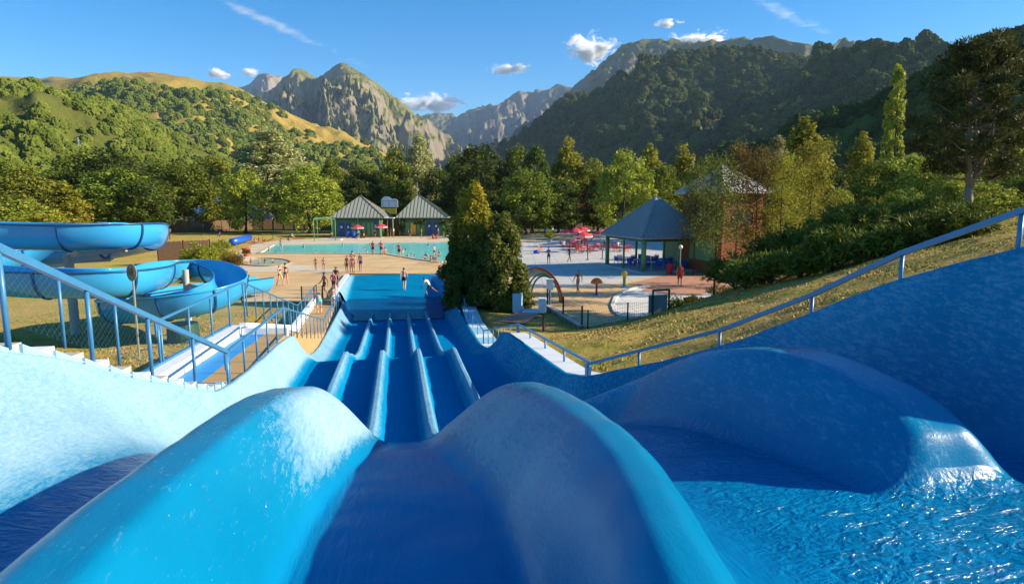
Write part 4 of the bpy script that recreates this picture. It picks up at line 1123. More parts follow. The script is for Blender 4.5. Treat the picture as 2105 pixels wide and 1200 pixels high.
# splash pad: low stone wall with posts and wire
w0 = on(1125, 634, 0); w1 = on(1196, 676, 0); 
sw = empty('stone_wall', w0); tag(sw, 'low dark stone wall at the near edge of the splash pad', 'wall')
nS = 20
for r_ in range(2):
    for i in range(nS):
        t0 = (i + 0.5 * r_) / (nS + 0.5); t1 = t0 + 0.94 / (nS + 0.5); a = w0 + (w1 - w0) * t0; b = w0 + (w1 - w0) * min(t1, 1)
        m = MB(); m.bar((a[0], a[1], -0.25 + 0.28 * r_), (b[0], b[1], -0.25 + 0.28 * r_), 0.26 + 0.05 * math.sin(i * 3.7 + r_), 0.26); child_of(m.build('stone', M['stone']), sw)
m = MB(); m.bar((w0[0], w0[1], 0.19), (w1[0], w1[1], 0.19), 0.32, 0.08); child_of(m.build('capstone', M['concrete']), sw)
def wire_fence(name, label, pts, h, post=0.05, spacing=2.0, st=0.16, mat='dark_metal'):
    root = empty(name, pts[0]); tag(root, label, 'fence'); m = MB()
    for a, b in zip(pts[:-1], pts[1:]):
        a = np.array(a, float); b = np.array(b, float); L_ = np.linalg.norm(b - a); n_ = max(1, int(round(L_ / spacing)))
        for i in range(n_ + (1 if b is pts[-1] or True else 0)):
            p = a + (b - a) * i / n_; q = MB(); q.box((p[0], p[1], p[2] + h / 2), (post, post, h)); child_of(q.build('post', M[mat]), root)
        x = 0.0
        while x < L_:
            p = a + (b - a) * x / L_; m.bar((p[0], p[1], p[2] + 0.05), (p[0], p[1], p[2] + h * 0.95), 0.008, 0.008, (0, 1, 0)); x += st
        for k in range(int(h / st)):
            m.bar(tuple(a + (0, 0, 0.06 + k * st)), tuple(b + (0, 0, 0.06 + k * st)), 0.008, 0.008)
    o = child_of(m.build('wire_mesh', M[mat]), root); o['kind'] = 'stuff'
    return root
wire_fence('wire_fence', 'wire fence with dark posts standing on the low stone wall', [w0 + (0, 0, .23), w1 + (0, 0, .23)], 0.95, 0.09, 3.0)
wire_fence('wire_fence', 'wire fence in front of the white apron on the grass bank edge', [w1 + (.3, 0, 0), on(1290, 657, 0), on(1345, 646, 0.1)], 0.95, 0.07, 3.0)
wire_fence('pool_fence', 'low wire fence along the far side of the pool', [on(560, 490, 0), on(700, 486.5, 0), on(905, 485, 0)], 1.0, 0.05, 3.2, 0.3)
wire_fence('deck_gate', 'green wire gate panel at the foot of the tan steps', [on(621, 624, 0), on(664, 622, 0)], 1.1, 0.07, 1.6, 0.1, 'green_paint')
lp = on(1117, 684, 0.0); m = MB(); m.lathe([(0.0, 0.86), (0.055, 0.85), (0.06, 0.8), (0.06, -0.05)], 10, (lp[0], lp[1], 0)); tag(m.build('wooden_post', M['wood_dark']), 'lone dark post on the grass below the white panels', 'post')

# ================================================================== SPLASH PAD AND PLAZA THINGS
# rainbow arch: five nested hoops
ra = on(1156, 622, 0); rb = on(1062, 604, 0); rc = empty('rainbow_arch', ra); tag(rc, 'rainbow coloured spray arch over the splash pad', 'spray arch')
cols = [('red_hoop', (0.36, 0.05, 0.02)), ('orange_hoop', (0.70, 0.22, 0.03)), ('yellow_hoop', (0.75, 0.50, 0.04)), ('green_hoop', (0.10, 0.33, 0.06)), ('blue_hoop', (0.02, 0.13, 0.36))]
hgt = at(1100, 551, (ra[1] + rb[1]) / 2)[2]
for k, (nm, c) in enumerate(cols):
    A_ = ra + (rb - ra) * (0.012 * k); B_ = rb + (ra - rb) * (0.085 * k); hh = hgt - 0.115 * k
    mid_ = (A_ + B_) / 2; r2 = (B_ - A_) / 2
    pts = [tuple(mid_ - r2 * math.cos(t) + np.array((0, 0, hh * math.sin(t)))) for t in np.linspace(0, math.pi, 30)]
    m = MB(); m.tube(pts, 0.062, 8); child_of(m.build(nm, plain(nm, c, 0.35), smooth_=True), rc)
# orange mushroom spray
q = on(1226, 606, 0); r_ = empty('mushroom_spray', q); tag(r_, 'orange mushroom shaped spray post on the splash pad', 'spray post')
m = MB(); m.lathe([(0.0, 0.05), (0.28, 0.04), (0.30, 0.0)], 16, tuple(q)); child_of(m.build('base', M['blue_plastic']), r_)
m = MB(); m.tube([(q[0], q[1], 0.03), (q[0], q[1], 0.85)], 0.07, 10); child_of(m.build('stem', plain('violet_stem', (0.25, 0.08, 0.22), 0.4), smooth_=True), r_)
m = MB(); m.lathe([(0.0, 1.18), (0.18, 1.14), (0.34, 1.02), (0.42, 0.86), (0.40, 0.80), (0.07, 0.86)], 20, tuple(q)); child_of(m.build('cap', M['orange'], smooth_=True), r_)
q = on(1283, 591, 0); r_ = empty('ball_spray', q); tag(r_, 'green spray post topped by a yellow ball', 'spray post')
m = MB(); m.lathe([(0.0, 0.12), (0.10, 0.12), (0.36, 0.02), (0.36, 0.0)], 16, tuple(q)); child_of(m.build('base', plain('base_blue', (0.02, 0.2, 0.45), 0.4)), r_)
m = MB(); m.tube([(q[0], q[1], 0.1), (q[0], q[1], 0.85)], 0.11, 12); child_of(m.build('post', plain('spray_green', (0.16, 0.36, 0.10), 0.4), smooth_=True), r_)
m = MB(); m.lathe([(0.24 * math.sin(t), 1.0 - 0.24 * math.cos(t)) for t in np.linspace(0.01, math.pi - .01, 10)], 16, tuple(q)); child_of(m.build('ball', M['yellow'], smooth_=True), r_)
# footbath gate: two pale blue blocks and the basin between
q0 = on(1064, 641, 0); q1 = on(1115, 642, 0); fb = empty('footbath_gate', q0); tag(fb, 'pale blue footbath with two blocks at the splash pad entrance', 'footbath')
m = MB(); m.box((q0[0], q0[1], 0.55), (0.52, 0.5, 1.1), -.15); child_of(m.build('block', M['sky_paint']), fb)
m = MB(); m.lathe([(0.0, 0.001), (0.05, 0.0), (0.06, 0.0)], 10, (q0[0], q0[1] - 0.29, 0.35)); 
m = MB(); m.box((q1[0], q1[1], 0.42), (0.42, 0.5, 0.84), -.15); child_of(m.build('block', M['white']), fb)
m = MB(); m.box(((q0[0] + q1[0]) / 2, q0[1], 0.05), (q1[0] - q0[0] - 0.5, 1.3, 0.1)); child_of(m.build('basin', M['sky_paint']), fb)
# white box on a blue post
q = on(1130, 632, 0); r_ = empty('post_box', q); tag(r_, 'white control box on a blue post by the rainbow arch', 'control box')
m = MB(); m.tube([(q[0], q[1], 0), (q[0], q[1], 1.1)], 0.06, 8); child_of(m.build('post', M['rail']), r_)
m = MB(); m.box((q[0], q[1], 1.38), (0.40, 0.22, 0.62)); child_of(m.build('box', M['white']), r_)
m = MB(); m.box((q[0], q[1], 1.71), (0.46, 0.28, 0.05)); child_of(m.build('lid', M['white']), r_)
# notice frame
q0 = on(1341, 648, 0.15); q1 = on(1374, 646, 0.15); r_ = empty('notice_frame', q0); tag(r_, 'dark green frame holding a grey board at the grass edge', 'notice board')
for q in (q0, q1):
    m = MB(); m.box((q[0], q[1], q0[2] + 0.65), (0.10, 0.10, 1.5)); child_of(m.build('post', M['green_dark']), r_)
m = MB(); m.bar((q0[0], q0[1], q0[2] + 1.38), (q1[0], q1[1], q0[2] + 1.38), 0.1, 0.1); child_of(m.build('top_bar', M['green_dark']), r_)
m = MB(); m.bar((q0[0] - .22, q0[1] + .06, q0[2] + 0.6), (q1[0] - .08, q1[1] + .06, q0[2] + 0.6), 0.03, 1.0); child_of(m.build('board', plain('grey_board', (0.25, 0.30, 0.32), 0.6)), r_)
# brick square on the grass
sheet('brick_square', PX([(1016, 661), (1060, 644), (1107, 648), (1080, 667)]), 0.05, M['brick'], 'small square of worn brick paving in the grass', 'paving')
# globe lamp on a pole
q = on(1397, 572, 0); r_ = empty('globe_lamp', q); tag(r_, 'white globe lamp on a thin pole before the tower', 'lamp')
m = MB(); m.tube([(q[0], q[1], 0), (q[0], q[1], 2.45)], 0.035, 8); child_of(m.build('pole', M['steel']), r_)
m = MB(); m.lathe([(0.17 * math.sin(t), 2.6 - 0.17 * math.cos(t)) for t in np.linspace(0.01, math.pi - .01, 9)], 14, tuple(q)); child_of(m.build('globe', M['white'], smooth_=True), r_)
# bench
q = on(1512, 570, 0); bn = empty('park_bench', q); tag(bn, 'pale slatted bench beside the wooden tower', 'bench')
for i in range(4):
    m = MB(); m.box((q[0], q[1] - 0.18 + 0.12 * i, 0.45), (1.9, 0.10, 0.04)); child_of(m.build('seat_slat', M['sky_paint']), bn)
for i in range(4):
    m = MB(); m.box((q[0], q[1] + 0.28 + 0.03 * i, 0.56 + 0.12 * i), (1.9, 0.03, 0.10)); child_of(m.build('back_slat', M['sky_paint']), bn)
for sx in (-.8, .8):
    for sy in (-.15, .25):
        m = MB(); m.box((q[0] + sx, q[1] + sy, 0.22), (0.07, 0.07, 0.44)); child_of(m.build('leg', M['dark_metal']), bn)

# ---- parasols
def parasol(mat_c, mat_v, rad, h):
    root = empty('parasol', (0, 0, 0)); n_ = 8
    m = MB(); m.tube([(0, 0, 0), (0, 0, h + 0.12)], 0.03, 8); m.build('pole', M['steel'], root)
    m = MB(); m.lathe([(0.0, 0.14), (0.22, 0.12), (0.26, 0.0)], 14); m.build('base', M['concrete'], root)
    v = [(0, 0, h)] + [(rad * math.cos(2 * math.pi * k / n_), rad * math.sin(2 * math.pi * k / n_), h - 0.50) for k in range(n_)] + [(rad * .52 * math.cos(2 * math.pi * k / n_), rad * .52 * math.sin(2 * math.pi * k / n_), h - 0.20) for k in range(n_)]
    for k in range(n_):
        k1 = (k + 1) % n_
        poly_obj('canopy_panel', [v[0], v[1 + k], v[1 + k1], v[9 + k], v[9 + k1]], [(0, 3, 4), (3, 1, 2, 4)], M[mat_c], root)
    # scalloped valance
    m = MB(); vv = []; ff = []
    for k in range(n_ * 4):
        t0 = 2 * math.pi * k / (n_ * 4); t1 = 2 * math.pi * (k + 1) / (n_ * 4); tm = (t0 + t1) / 2
        def rr(t):
            a = (t % (2 * math.pi / n_)) - math.pi / n_; return rad * math.cos(math.pi / n_) / math.cos(a)
        b = len(vv)
        for t, z in ((t0, -0.50), (t1, -0.50), (t1, -0.66), (tm, -0.74), (t0, -0.66)): vv.append((rr(t) * 1.005 * math.cos(t), rr(t) * 1.005 * math.sin(t), h + z))
        ff.append((b, b + 1, b + 2, b + 3, b + 4))
    m.add(vv, ff); m.build('valance', M[mat_v], root)
    for k in range(n_):
        m = MB(); m.bar((0, 0, h - 0.03), (rad * .98 * math.cos(2 * math.pi * k / n_), rad * .98 * math.sin(2 * math.pi * k / n_), h - 0.52), 0.015, 0.015); m.build('rib', M['steel'], root)
    return root
par = parasol('red_cloth', 'pink_cloth', 1.15, 2.45)
PAR = [((1165, 507), 'red parasol on the near-left of the red cafe tables', 1.0), ((1183, 503), 'red parasol half hidden between two others over the cafe tables', 1.0), ((1197, 499), 'highest and farthest red parasol of the cafe terrace', 1.0),
       ((1198, 518), 'nearest red parasol of the cafe terrace, low over red chairs', 1.05), ((1236, 513), 'red parasol just outside the snack pavilion corner', 1.05), ((1275, 516), 'red parasol seen between the pavilion columns', 1.0),
       ((735, 490), 'red and pink parasol in front of the left cabin', 0.95), ((784, 489), 'red and pink parasol at the entrance between the cabins', 1.0)]
for i, ((px, py), lab, sc_) in enumerate(PAR):
    o = par if i == 0 else copy_tree(par)
    o.location = tuple(on(px, py, 0)); o.scale = (sc_,) * 3; o.rotation_euler.z = 0.3 * i
    tag(o, lab, 'parasol', 'red parasols')
# taller stand for the cabin parasols
# ---- plastic chairs and tables
def chair(mat):
    root = empty('plastic_chair', (0, 0, 0))
    m = MB(); m.add([(-.24, -.22, .44), (.24, -.22, .44), (.22, .22, .43), (-.22, .22, .43), (-.24, -.22, .40), (.24, -.22, .40), (.22, .22, .39), (-.22, .22, .39)], [(0, 1, 2, 3), (7, 6, 5, 4), (0, 4, 5, 1), (1, 5, 6, 2), (2, 6, 7, 3), (3, 7, 4, 0)]); m.build('seat', M[mat], root)
    for i in range(5):
        x = -.18 + .09 * i; m = MB(); m.bar((x, .21, .45), (x * 1.1, .30, .83), 0.06, 0.02, (0, 1, 0)); m.build('back_slat', M[mat], root)
    m = MB(); m.tube([(-.25, .22, .44), (-.27, .29, .80), (-.15, .32, .88), (.15, .32, .88), (.27, .29, .80), (.25, .22, .44)], 0.022, 6); m.build('back_frame', M[mat], root)
    for sx in (-1, 1):
        m = MB(); m.tube([(sx * .24, -.22, .42), (sx * .28, -.20, .64), (sx * .27, .25, .66)], 0.022, 6); m.build('arm', M[mat], root)
        for sy in (-1, 1):
            m = MB(); m.tube([(sx * .22, sy * .2, .42), (sx * .26, sy * .25, 0)], [0.024, 0.018], 6); m.build('leg', M[mat], root)
    return root
def table(mat, r=0.45):
    root = empty('plastic_table', (0, 0, 0))
    m = MB(); m.lathe([(0, .73), (r, .73), (r, .69), (0, .69)], 20); m.build('top', M[mat], root)
    m = MB(); m.tube([(0, 0, 0.03), (0, 0, .7)], 0.035, 8); m.build('column', M[mat], root)
    for k in range(4):
        a = math.pi / 2 * k + .4; m = MB(); m.bar((0, 0, .05), (.33 * math.cos(a), .33 * math.sin(a), .02), 0.05, 0.03); m.build('foot', M[mat], root)
    return root
ch_r = chair('red'); ch_b = chair('blue_plastic'); ch_o = chair('orange'); tb_w = table('white'); tb_r = table('red'); tb_b = table('blue_plastic')
used = set()
def put(proto, loc, rz, label, cat, group):
    o = proto if id(proto) not in used else copy_tree(proto); used.add(id(proto))
    o.location = tuple(loc); o.rotation_euler.z = rz; tag(o, label, cat, group); return o
ORD = ['first', 'second', 'third', 'fourth', 'fifth', 'sixth', 'seventh', 'eighth', 'ninth', 'tenth', 'eleventh', 'twelfth', 'thirteenth', 'fourteenth', 'fifteenth', 'sixteenth', 'seventeenth', 'eighteenth',
       'nineteenth', 'twentieth', 'twenty-first', 'twenty-second', 'twenty-third', 'twenty-fourth', 'twenty-fifth', 'twenty-sixth', 'twenty-seventh', 'twenty-eighth', 'twenty-ninth', 'thirtieth']
TBL = [((1166, 508), 'under the near-left cafe parasol'), ((1184, 504), 'under the half hidden middle cafe parasol'), ((1198, 500), 'under the farthest cafe parasol'), ((1199, 519), 'under the nearest cafe parasol'),
       ((1237, 514), 'under the parasol outside the pavilion corner'), ((1276, 517), 'under the parasol behind the columns'), ((1180, 515), 'in the open between parasols')]
rg = random.Random(4)
for i, ((px, py), where) in enumerate(TBL):
    c = on(px, py, 0); c = c + np.array((0.25, 0.1, 0))
    put(tb_w if i % 2 else tb_r, c, rg.random(), ('white' if i % 2 else 'red') + ' round table ' + where, 'table', 'cafe terrace tables')
    for k in range(4):
        a = rg.random() * 0.6 + k * math.pi / 2; rr_ = 0.85 + 0.15 * rg.random()
        put(ch_r, c + np.array((rr_ * math.cos(a), rr_ * math.sin(a), 0)), a - math.pi / 2, 'red chair on the ' + ('right', 'far', 'left', 'near')[k] + ' side of the table ' + where, 'chair', 'red cafe chairs ' + where)
k_ = 0
for iu in range(3):
    for iv in range(2):
        c = pav(1.2 + iu * 2.6, 1.5 + iv * 2.6, 0.12); row = ('front', 'back')[iv]; pos = ('nearest', 'middle', 'farthest')[iu]
        put(tb_b if iv else tb_w, c, 0.3 * iu, ('blue' if iv else 'white') + ' table, %s of the %s row inside the pavilion' % (pos, row), 'table', 'pavilion tables')
        for k in range(4):
            a = math.pi / 2 * k + 0.35 + 0.3 * rg.random()
            put(ch_b, c + np.array((.85 * math.cos(a), .85 * math.sin(a), 0)), a - math.pi / 2, 'blue plastic chair, %s side of the %s %s row table inside the pavilion' % (('right', 'far', 'left', 'near')[k], pos, row), 'chair', 'blue pavilion chairs, %s %s table' % (pos, row))
put(ch_o, on(1112, 521, 0), 1.2, 'orange plastic chair standing alone on the sunny plaza', 'chair', None)
# waste bins, pots, roller
def thing_mb(name, parts, label, cat, loc):
    r = empty(name, loc); tag(r, label, cat)
    for nm, mb, mat in parts: child_of(mb.build(nm, M[mat]), r)
    return r
for i, (px, py, lab) in enumerate(((715, 489, 'blue waste bin against the blue cabin doors'), (727, 489, 'blue waste bin beside the cabin parasol'))):
    q = on(px, py, 0); thing_mb('waste_bin', [('body', MB().lathe([(0.0, 0.02), (0.30, 0.0), (0.36, 1.0)], 12, tuple(q)), 'blue_plastic'), ('lid', MB().lathe([(0.38, 1.0), (0.38, 1.06), (0.0, 1.12)], 12, tuple(q)), 'blue_plastic')], lab, 'bin', q)
q = on(507, 527, 0); thing_mb('flower_pot', [('pot', MB().lathe([(0.0, 0.0), (0.28, 0.0), (0.46, 0.86), (0.52, 0.86), (0.52, 1.0), (0.44, 1.0), (0.40, 0.9), (0.0, 0.9)], 16, tuple(q)), 'terracotta')], 'big red flower pot on the pool deck', 'flower pot', q)
q = on(1130, 497, 0); thing_mb('planter', [('pot', MB().lathe([(0.0, 0.0), (0.35, 0.0), (0.55, 0.8), (0.0, 0.8)], 14, tuple(q)), 'concrete')], 'pale planter with a small palm on the plaza', 'planter', q)
q = on(1376, 563, 0); thing_mb('red_bin', [('body', MB().lathe([(0.0, 0.0), (0.26, 0.0), (0.28, 0.8), (0.2, 0.95), (0.0, 1.0)], 12, tuple(q)), 'red')], 'dark red bin against the green pavilion boards', 'bin', q)
q = on(1103, 521, 0); thing_mb('sack', [('bag', MB().lathe([(0.0, 0.0), (0.35, 0.02), (0.42, 0.2), (0.3, 0.4), (0.0, 0.45)], 10, tuple(q)), 'blue_plastic')], 'round blue bag on the plaza beside the orange chair', 'bag', q)
q = on(1100, 516, 0); thing_mb('white_sandwich_board', [('panel', MB().bar((q[0] - .3, q[1], 0.0), (q[0], q[1], 1.3), 0.7, 0.03, (1, 0, 0)), 'white'), ('panel', MB().bar((q[0] + .3, q[1], 0.0), (q[0] + .02, q[1], 1.3), 0.7, 0.03, (1, 0, 0)), 'white')], 'white folding board standing on the plaza', 'board', q)
# plaza rope posts by pavilion
for i, (px, py, lab) in enumerate(((1208, 534, 'left dark post of the barrier near the pavilion'), (1238, 532, 'right dark post of the barrier near the pavilion'))):
    q = on(px, py, 0); thing_mb('barrier_post', [('post', MB().tube([tuple(q), (q[0], q[1], 1.05)], 0.05, 8), 'dark_metal'), ('foot', MB().lathe([(0, .06), (.22, .05), (.24, 0)], 12, tuple(q)), 'dark_metal')], lab, 'post', q)
# rolled blue pool cover on a stand
q0 = on(478, 507, 0); q1 = on(512, 497, 0); r_ = empty('pool_cover_roller', q0); tag(r_, 'rolled blue pool cover on a low stand at the pool corner', 'pool cover')
m = MB(); d_ = (q1 - q0); m.tube([tuple(q0 + (0, 0, .66)), tuple(q0 + d_ * .5 + np.array((0, 0, .66))), tuple(q1 + (0, 0, .66))], 0.50, 18); child_of(m.build('roll', M['blue_plastic'], smooth_=True), r_)
for t in (0.04, .96):
    c = q0 + d_ * t
    for sx in (-.5, .5):
        m = MB(); m.bar((c[0] + sx * 1.3, c[1], 0), (c[0], c[1], 0.75), 0.09, 0.09); child_of(m.build('leg', M['steel']), r_)
# pergola shower frame left of the cabins
r_ = empty('shower_frame', on(646, 496, 0)); tag(r_, 'tall pale green shower frame of thin posts beside the left cabin', 'shower frame')
PT = [on(646, 496, 0), on(653, 490, 0), on(690, 495, 0), on(683, 489, 0)]
for p in PT:
    m = MB(); m.tube([tuple(p), (p[0], p[1], 3.45)], 0.06, 8); child_of(m.build('post', M['green_light'], smooth_=True), r_)
for a, b in ((0, 2), (1, 3), (0, 1), (2, 3)):
    m = MB(); m.bar((PT[a][0], PT[a][1], 3.45), (PT[b][0], PT[b][1], 3.45), 0.08, 0.1); child_of(m.build('beam', M['green_light']), r_)
m = MB(); m.box(((PT[0][0] + PT[2][0]) / 2, (PT[0][1] + PT[1][1]) / 2, 0.05), (3.6, 1.6, 0.09)); child_of(m.build('floor', M['white']), r_)
# picnic table on the far lawn
for i, (px, py, lab) in enumerate(((458, 480, 'wooden picnic table on the far lawn by the board fence'), (345, 492, 'small wooden stand on the lawn at the fence end'))):
    q = on(px, py, 0); r_ = empty('picnic_table', q); tag(r_, lab, 'table')
    if i == 0:
        for k in range(5): child_of(MB().box((q[0], q[1] - .3 + .15 * k, .75), (1.9, .14, .04)).build('plank', M['wood_brown']), r_)
        for sy in (-.65, .65): child_of(MB().box((q[0], q[1] + sy, .45), (1.9, .26, .04)).build('bench', M['wood_brown']), r_)
        for sx in (-.7, .7): child_of(MB().bar((q[0] + sx, q[1] - .65, 0), (q[0] + sx, q[1] + .2, .74), .07, .07).bar((q[0] + sx, q[1] + .65, 0), (q[0] + sx, q[1] - .2, .74), .07, .07).build('leg', M['wood_brown']), r_)
    else:
        for sx in (-.35, .35):
            child_of(MB().box((q[0] + sx, q[1], .9), (.12, .12, 1.8)).build('leg', M['wood_brown']), r_)
        child_of(MB().box((q[0], q[1], 1.5), (1.0, .5, .5)).build('box', M['wood_brown']), r_)
# things glimpsed behind the trees: white tent with orange awning, blue tarpaulin shelter
q = at(418, 440, 158); r_ = empty('white_marquee', (q[0], q[1], 0)); tag(r_, 'white marquee with orange awning glimpsed behind the lawn trees', 'marquee')
child_of(MB().add([(q[0] - 3.2, q[1], 0), (q[0] + 2.6, q[1], 0), (q[0] + 2.6, q[1] + 4, 0), (q[0] - 3.2, q[1] + 4, 0), (q[0] - 3.2, q[1], 3.6), (q[0] + 2.6, q[1], 3.6), (q[0] + 2.6, q[1] + 4, 3.6), (q[0] - 3.2, q[1] + 4, 3.6), (q[0] - 3.2, q[1] + 2, 5.2), (q[0] + 2.6, q[1] + 2, 5.2)],
      [(0, 1, 5, 4), (1, 2, 6, 9, 5), (2, 3, 7, 6), (3, 0, 4, 8, 7), (4, 5, 9, 8), (6, 7, 8, 9)]).build('tent', M['white']), r_)
child_of(MB().bar((q[0] - 3, q[1] - 1.2, 2.6), (q[0] + 4.5, q[1] - 1.2, 3.6), 2.0, 0.06).build('awning', M['orange']), r_)
q = at(462, 428, 150); r_ = empty('play_slide', (q[0], q[1], 0)); tag(r_, 'orange playground slide with blue roof behind the trees', 'play slide')
child_of(MB().bar((q[0] - 2.0, q[1], 4.6), (q[0] + 2.6, q[1], 2.6), 0.9, 0.25).build('chute', M['orange']), r_)
child_of(MB().bar((q[0] - 2.4, q[1], 0), (q[0] - 2.4, q[1], 6.2), 0.9, 0.9, (0, 1, 0)).build('tower', M['orange']), r_)
child_of(MB().add([(q[0] - 3.2, q[1] - .8, 5.6), (q[0] - .9, q[1] - .8, 5.6), (q[0] - .9, q[1] + .8, 5.6), (q[0] - 3.2, q[1] + .8, 5.6), (q[0] - 2.0, q[1], 7.4)], [(0, 1, 4), (1, 2, 4), (2, 3, 4), (3, 0, 4), (3, 2, 1, 0)]).build('roof', M['blue_plastic']), r_)
q = at(538, 435, 150); r_ = empty('tarpaulin_shelter', (q[0], q[1], 0)); tag(r_, 'grey tarpaulin shelter with blue door in the shade of trees', 'shelter')
child_of(MB().box((q[0], q[1], 2.2), (4.6, 3, 4.4)).build('wall', plain('grey_tarp', (0.30, 0.34, 0.38), 0.7)), r_)
child_of(MB().box((q[0] - .6, q[1] - 1.54, 1.3), (1.6, 0.08, 2.4)).build('door', M['blue_plastic']), r_)
child_of(MB().add([(q[0] - 2.7, q[1] - 1.8, 4.3), (q[0] + 2.7, q[1] - 1.8, 4.3), (q[0] + 2.7, q[1] + 1.8, 4.3), (q[0] - 2.7, q[1] + 1.8, 4.3), (q[0] - 2.7, q[1], 5.4), (q[0] + 2.7, q[1], 5.4)], [(0, 1, 5, 4), (2, 3, 4, 5), (1, 2, 5), (3, 0, 4), (3, 2, 1, 0)]).build('roof', M['steel']), r_)
# ================================================================== TREES AND SHRUBS
def leaf_quads(C, size, nrm_bias, r, stretch=1.0):
    """diamond leaves at centres C (n,3); nrm_bias (n,3) outward; returns verts, faces"""
    n = len(C)
    nr = r.normal(size=(n, 3)) * 0.75 + nrm_bias; nr /= np.linalg.norm(nr, axis=1)[:, None] + 1e-9
    t = r.normal(size=(n, 3)); t -= nr * np.sum(t * nr, 1)[:, None]; t /= np.linalg.norm(t, axis=1)[:, None] + 1e-9
    b = np.cross(nr, t)
    s = (size * (0.6 + 0.8 * r.random(n)))[:, None] if np.ndim(size) == 0 else (size * (0.7 + 0.6 * r.random(n)))[:, None]
    v = np.stack([C - t * s * stretch, C - b * s * 0.62 + nr * s * 0.12, C + t * s * stretch, C + b * s * 0.62 + nr * s * 0.12], 1).reshape(-1, 3)
    return v, np.arange(n * 4).reshape(-1, 4)
def crown_mesh(name, mat, radius_fn, seed, n_clump, n_leaf, clump_r, leaf, z0=0.12, vert=1.0, shell=0.55, drop=0.0, flat=0.75):
    """normalised crown: height 1, radius_fn(t) gives the outline radius for t in 0..1 up the crown"""
    r = np.random.default_rng(seed)
    t = r.random(n_clump * 3) ** 0.85; rad = radius_fn(t)
    keep = r.random(len(t)) < rad / rad.max() * 0.9 + 0.12
    t = t[keep][:n_clump]; rad = rad[keep][:n_clump]
    a = r.random(len(t)) * 2 * math.pi; q = (shell + (1 - shell) * r.random(len(t)) ** 0.5) * (0.82 + 0.3 * r.random(len(t)))
    cc = np.stack([rad * q * np.cos(a), rad * q * np.sin(a), z0 + (1 - z0) * t * 0.97], 1)
    cr = clump_r * (0.6 + 0.8 * r.random(len(t)))
    idx = r.integers(0, len(t), n_leaf)
    d = r.normal(size=(n_leaf, 3)); d /= np.linalg.norm(d, axis=1)[:, None]
    rr_ = cr[idx] * (0.45 + 0.6 * r.random(n_leaf) ** 0.7)
    C = cc[idx] + d * rr_[:, None] * np.array((1, 1, flat)) - np.array((0, 0, 1)) * (drop * r.random(n_leaf))[:, None]
    bias = d * 0.9 + np.array((0, 0, 0.55)) + (C - np.array((0, 0, 0.5))) * 0.8
    v, f = leaf_quads(C, leaf, bias, r, vert)
    me = np_mesh(name, v, f); me.materials.append(mat); return me
def trunk_mesh(name, mat, h, r0, seed, n_limb=6, limb=0.35, z_from=0.25, lean=0.02, crown_r=0.25):
    r = np.random.default_rng(seed); m = MB()
    pts = [(lean * math.sin(3 * t + seed), lean * math.cos(2.2 * t + seed) - lean, t * h) for t in np.linspace(0, 1, 8)]
    m.tube(pts, [r0 * (1.25 if i == 0 else 1 - 0.86 * i / 7) for i in range(8)], 8)
    for k in range(n_limb):
        t = z_from + (0.92 - z_from) * k / max(1, n_limb - 1); i = t * 7; p0 = np.array(pts[int(i)]) * (1 - i % 1) + np.array(pts[min(7, int(i) + 1)]) * (i % 1)
        a = k * 2.4 + seed; L_ = limb * (1.1 - 0.7 * t)
        p1 = p0 + np.array((math.cos(a) * L_ * .5, math.sin(a) * L_ * .5, L_ * .35)); p2 = p0 + np.array((math.cos(a) * L_, math.sin(a) * L_, L_ * .8))
        rr_ = r0 * (1 - .8 * t) * .55
        m.tube([tuple(p0), tuple(p1), tuple(p2)], [rr_, rr_ * .6, rr_ * .2], 6)
    me = bpy.data.meshes.new(name); me.from_pydata(m.v, [], m.f); me.polygons.foreach_set('use_smooth', [True] * len(me.polygons)); me.materials.append(mat); return me

f_broad = lambda t: 0.36 * np.sqrt(np.clip(np.sin(np.clip(t * 0.93 + 0.07, 0, 1) * math.pi), 0, 1)) * (1 - 0.15 * t)
f_oval = lambda t: 0.27 * np.clip(np.sin(np.clip(t * 0.9 + 0.1, 0, 1) * math.pi), 0.02, 1) ** 0.6 * (1.05 - 0.4 * t)
f_poplar = lambda t: 0.105 * np.clip(np.sin(np.clip(t * 0.88 + 0.12, 0, 1) * math.pi), 0.02, 1) ** 0.5
f_birch = lambda t: 0.20 * np.clip(np.sin(np.clip(t * 0.85 + 0.15, 0, 1) * math.pi), 0.02, 1) ** 0.65 * (1.15 - 0.55 * t)
f_cone = lambda t: 0.24 * np.clip(1.02 - t, 0, 1) ** 0.62 * np.clip(t * 6 + 0.45, 0, 1)
PROTO = {}
def proto(kind, mats, fn, n_var, n_clump, n_leaf, clump_r, leaf, trunk_r=0.02, **k):
    for j, mt in enumerate(mats):
        for i in range(n_var):
            key = (kind, mt, i)
            PROTO[key] = (crown_mesh('crown', M[mt], fn, hash((kind, i)) % 1000 + 13 * i + j, n_clump, n_leaf, clump_r, leaf, **k),
                          trunk_mesh('trunk', M['bark'], 0.86, trunk_r, i + 3, 7, 0.34 if kind != 'poplar' else 0.1))
import zlib
def hash(x): return zlib.crc32(repr(x).encode())
proto('broad', ['leaf', 'leaf_light', 'leaf_dark'], f_broad, 2, 110, 9000, 0.085, 0.016)
proto('oval', ['leaf', 'leaf_dark', 'leaf_light'], f_oval, 2, 90, 8000, 0.075, 0.015)
proto('birch', ['leaf_birch'], f_birch, 2, 110, 9000, 0.060, 0.0135, drop=0.05, vert=1.2)
proto('silver', ['leaf_silver'], f_birch, 2, 200, 17000, 0.050, 0.0085, drop=0.03, vert=1.2)
proto('poplar', ['leaf_light'], f_poplar, 1, 120, 8000, 0.035, 0.011, vert=1.3)
tree_n = {}
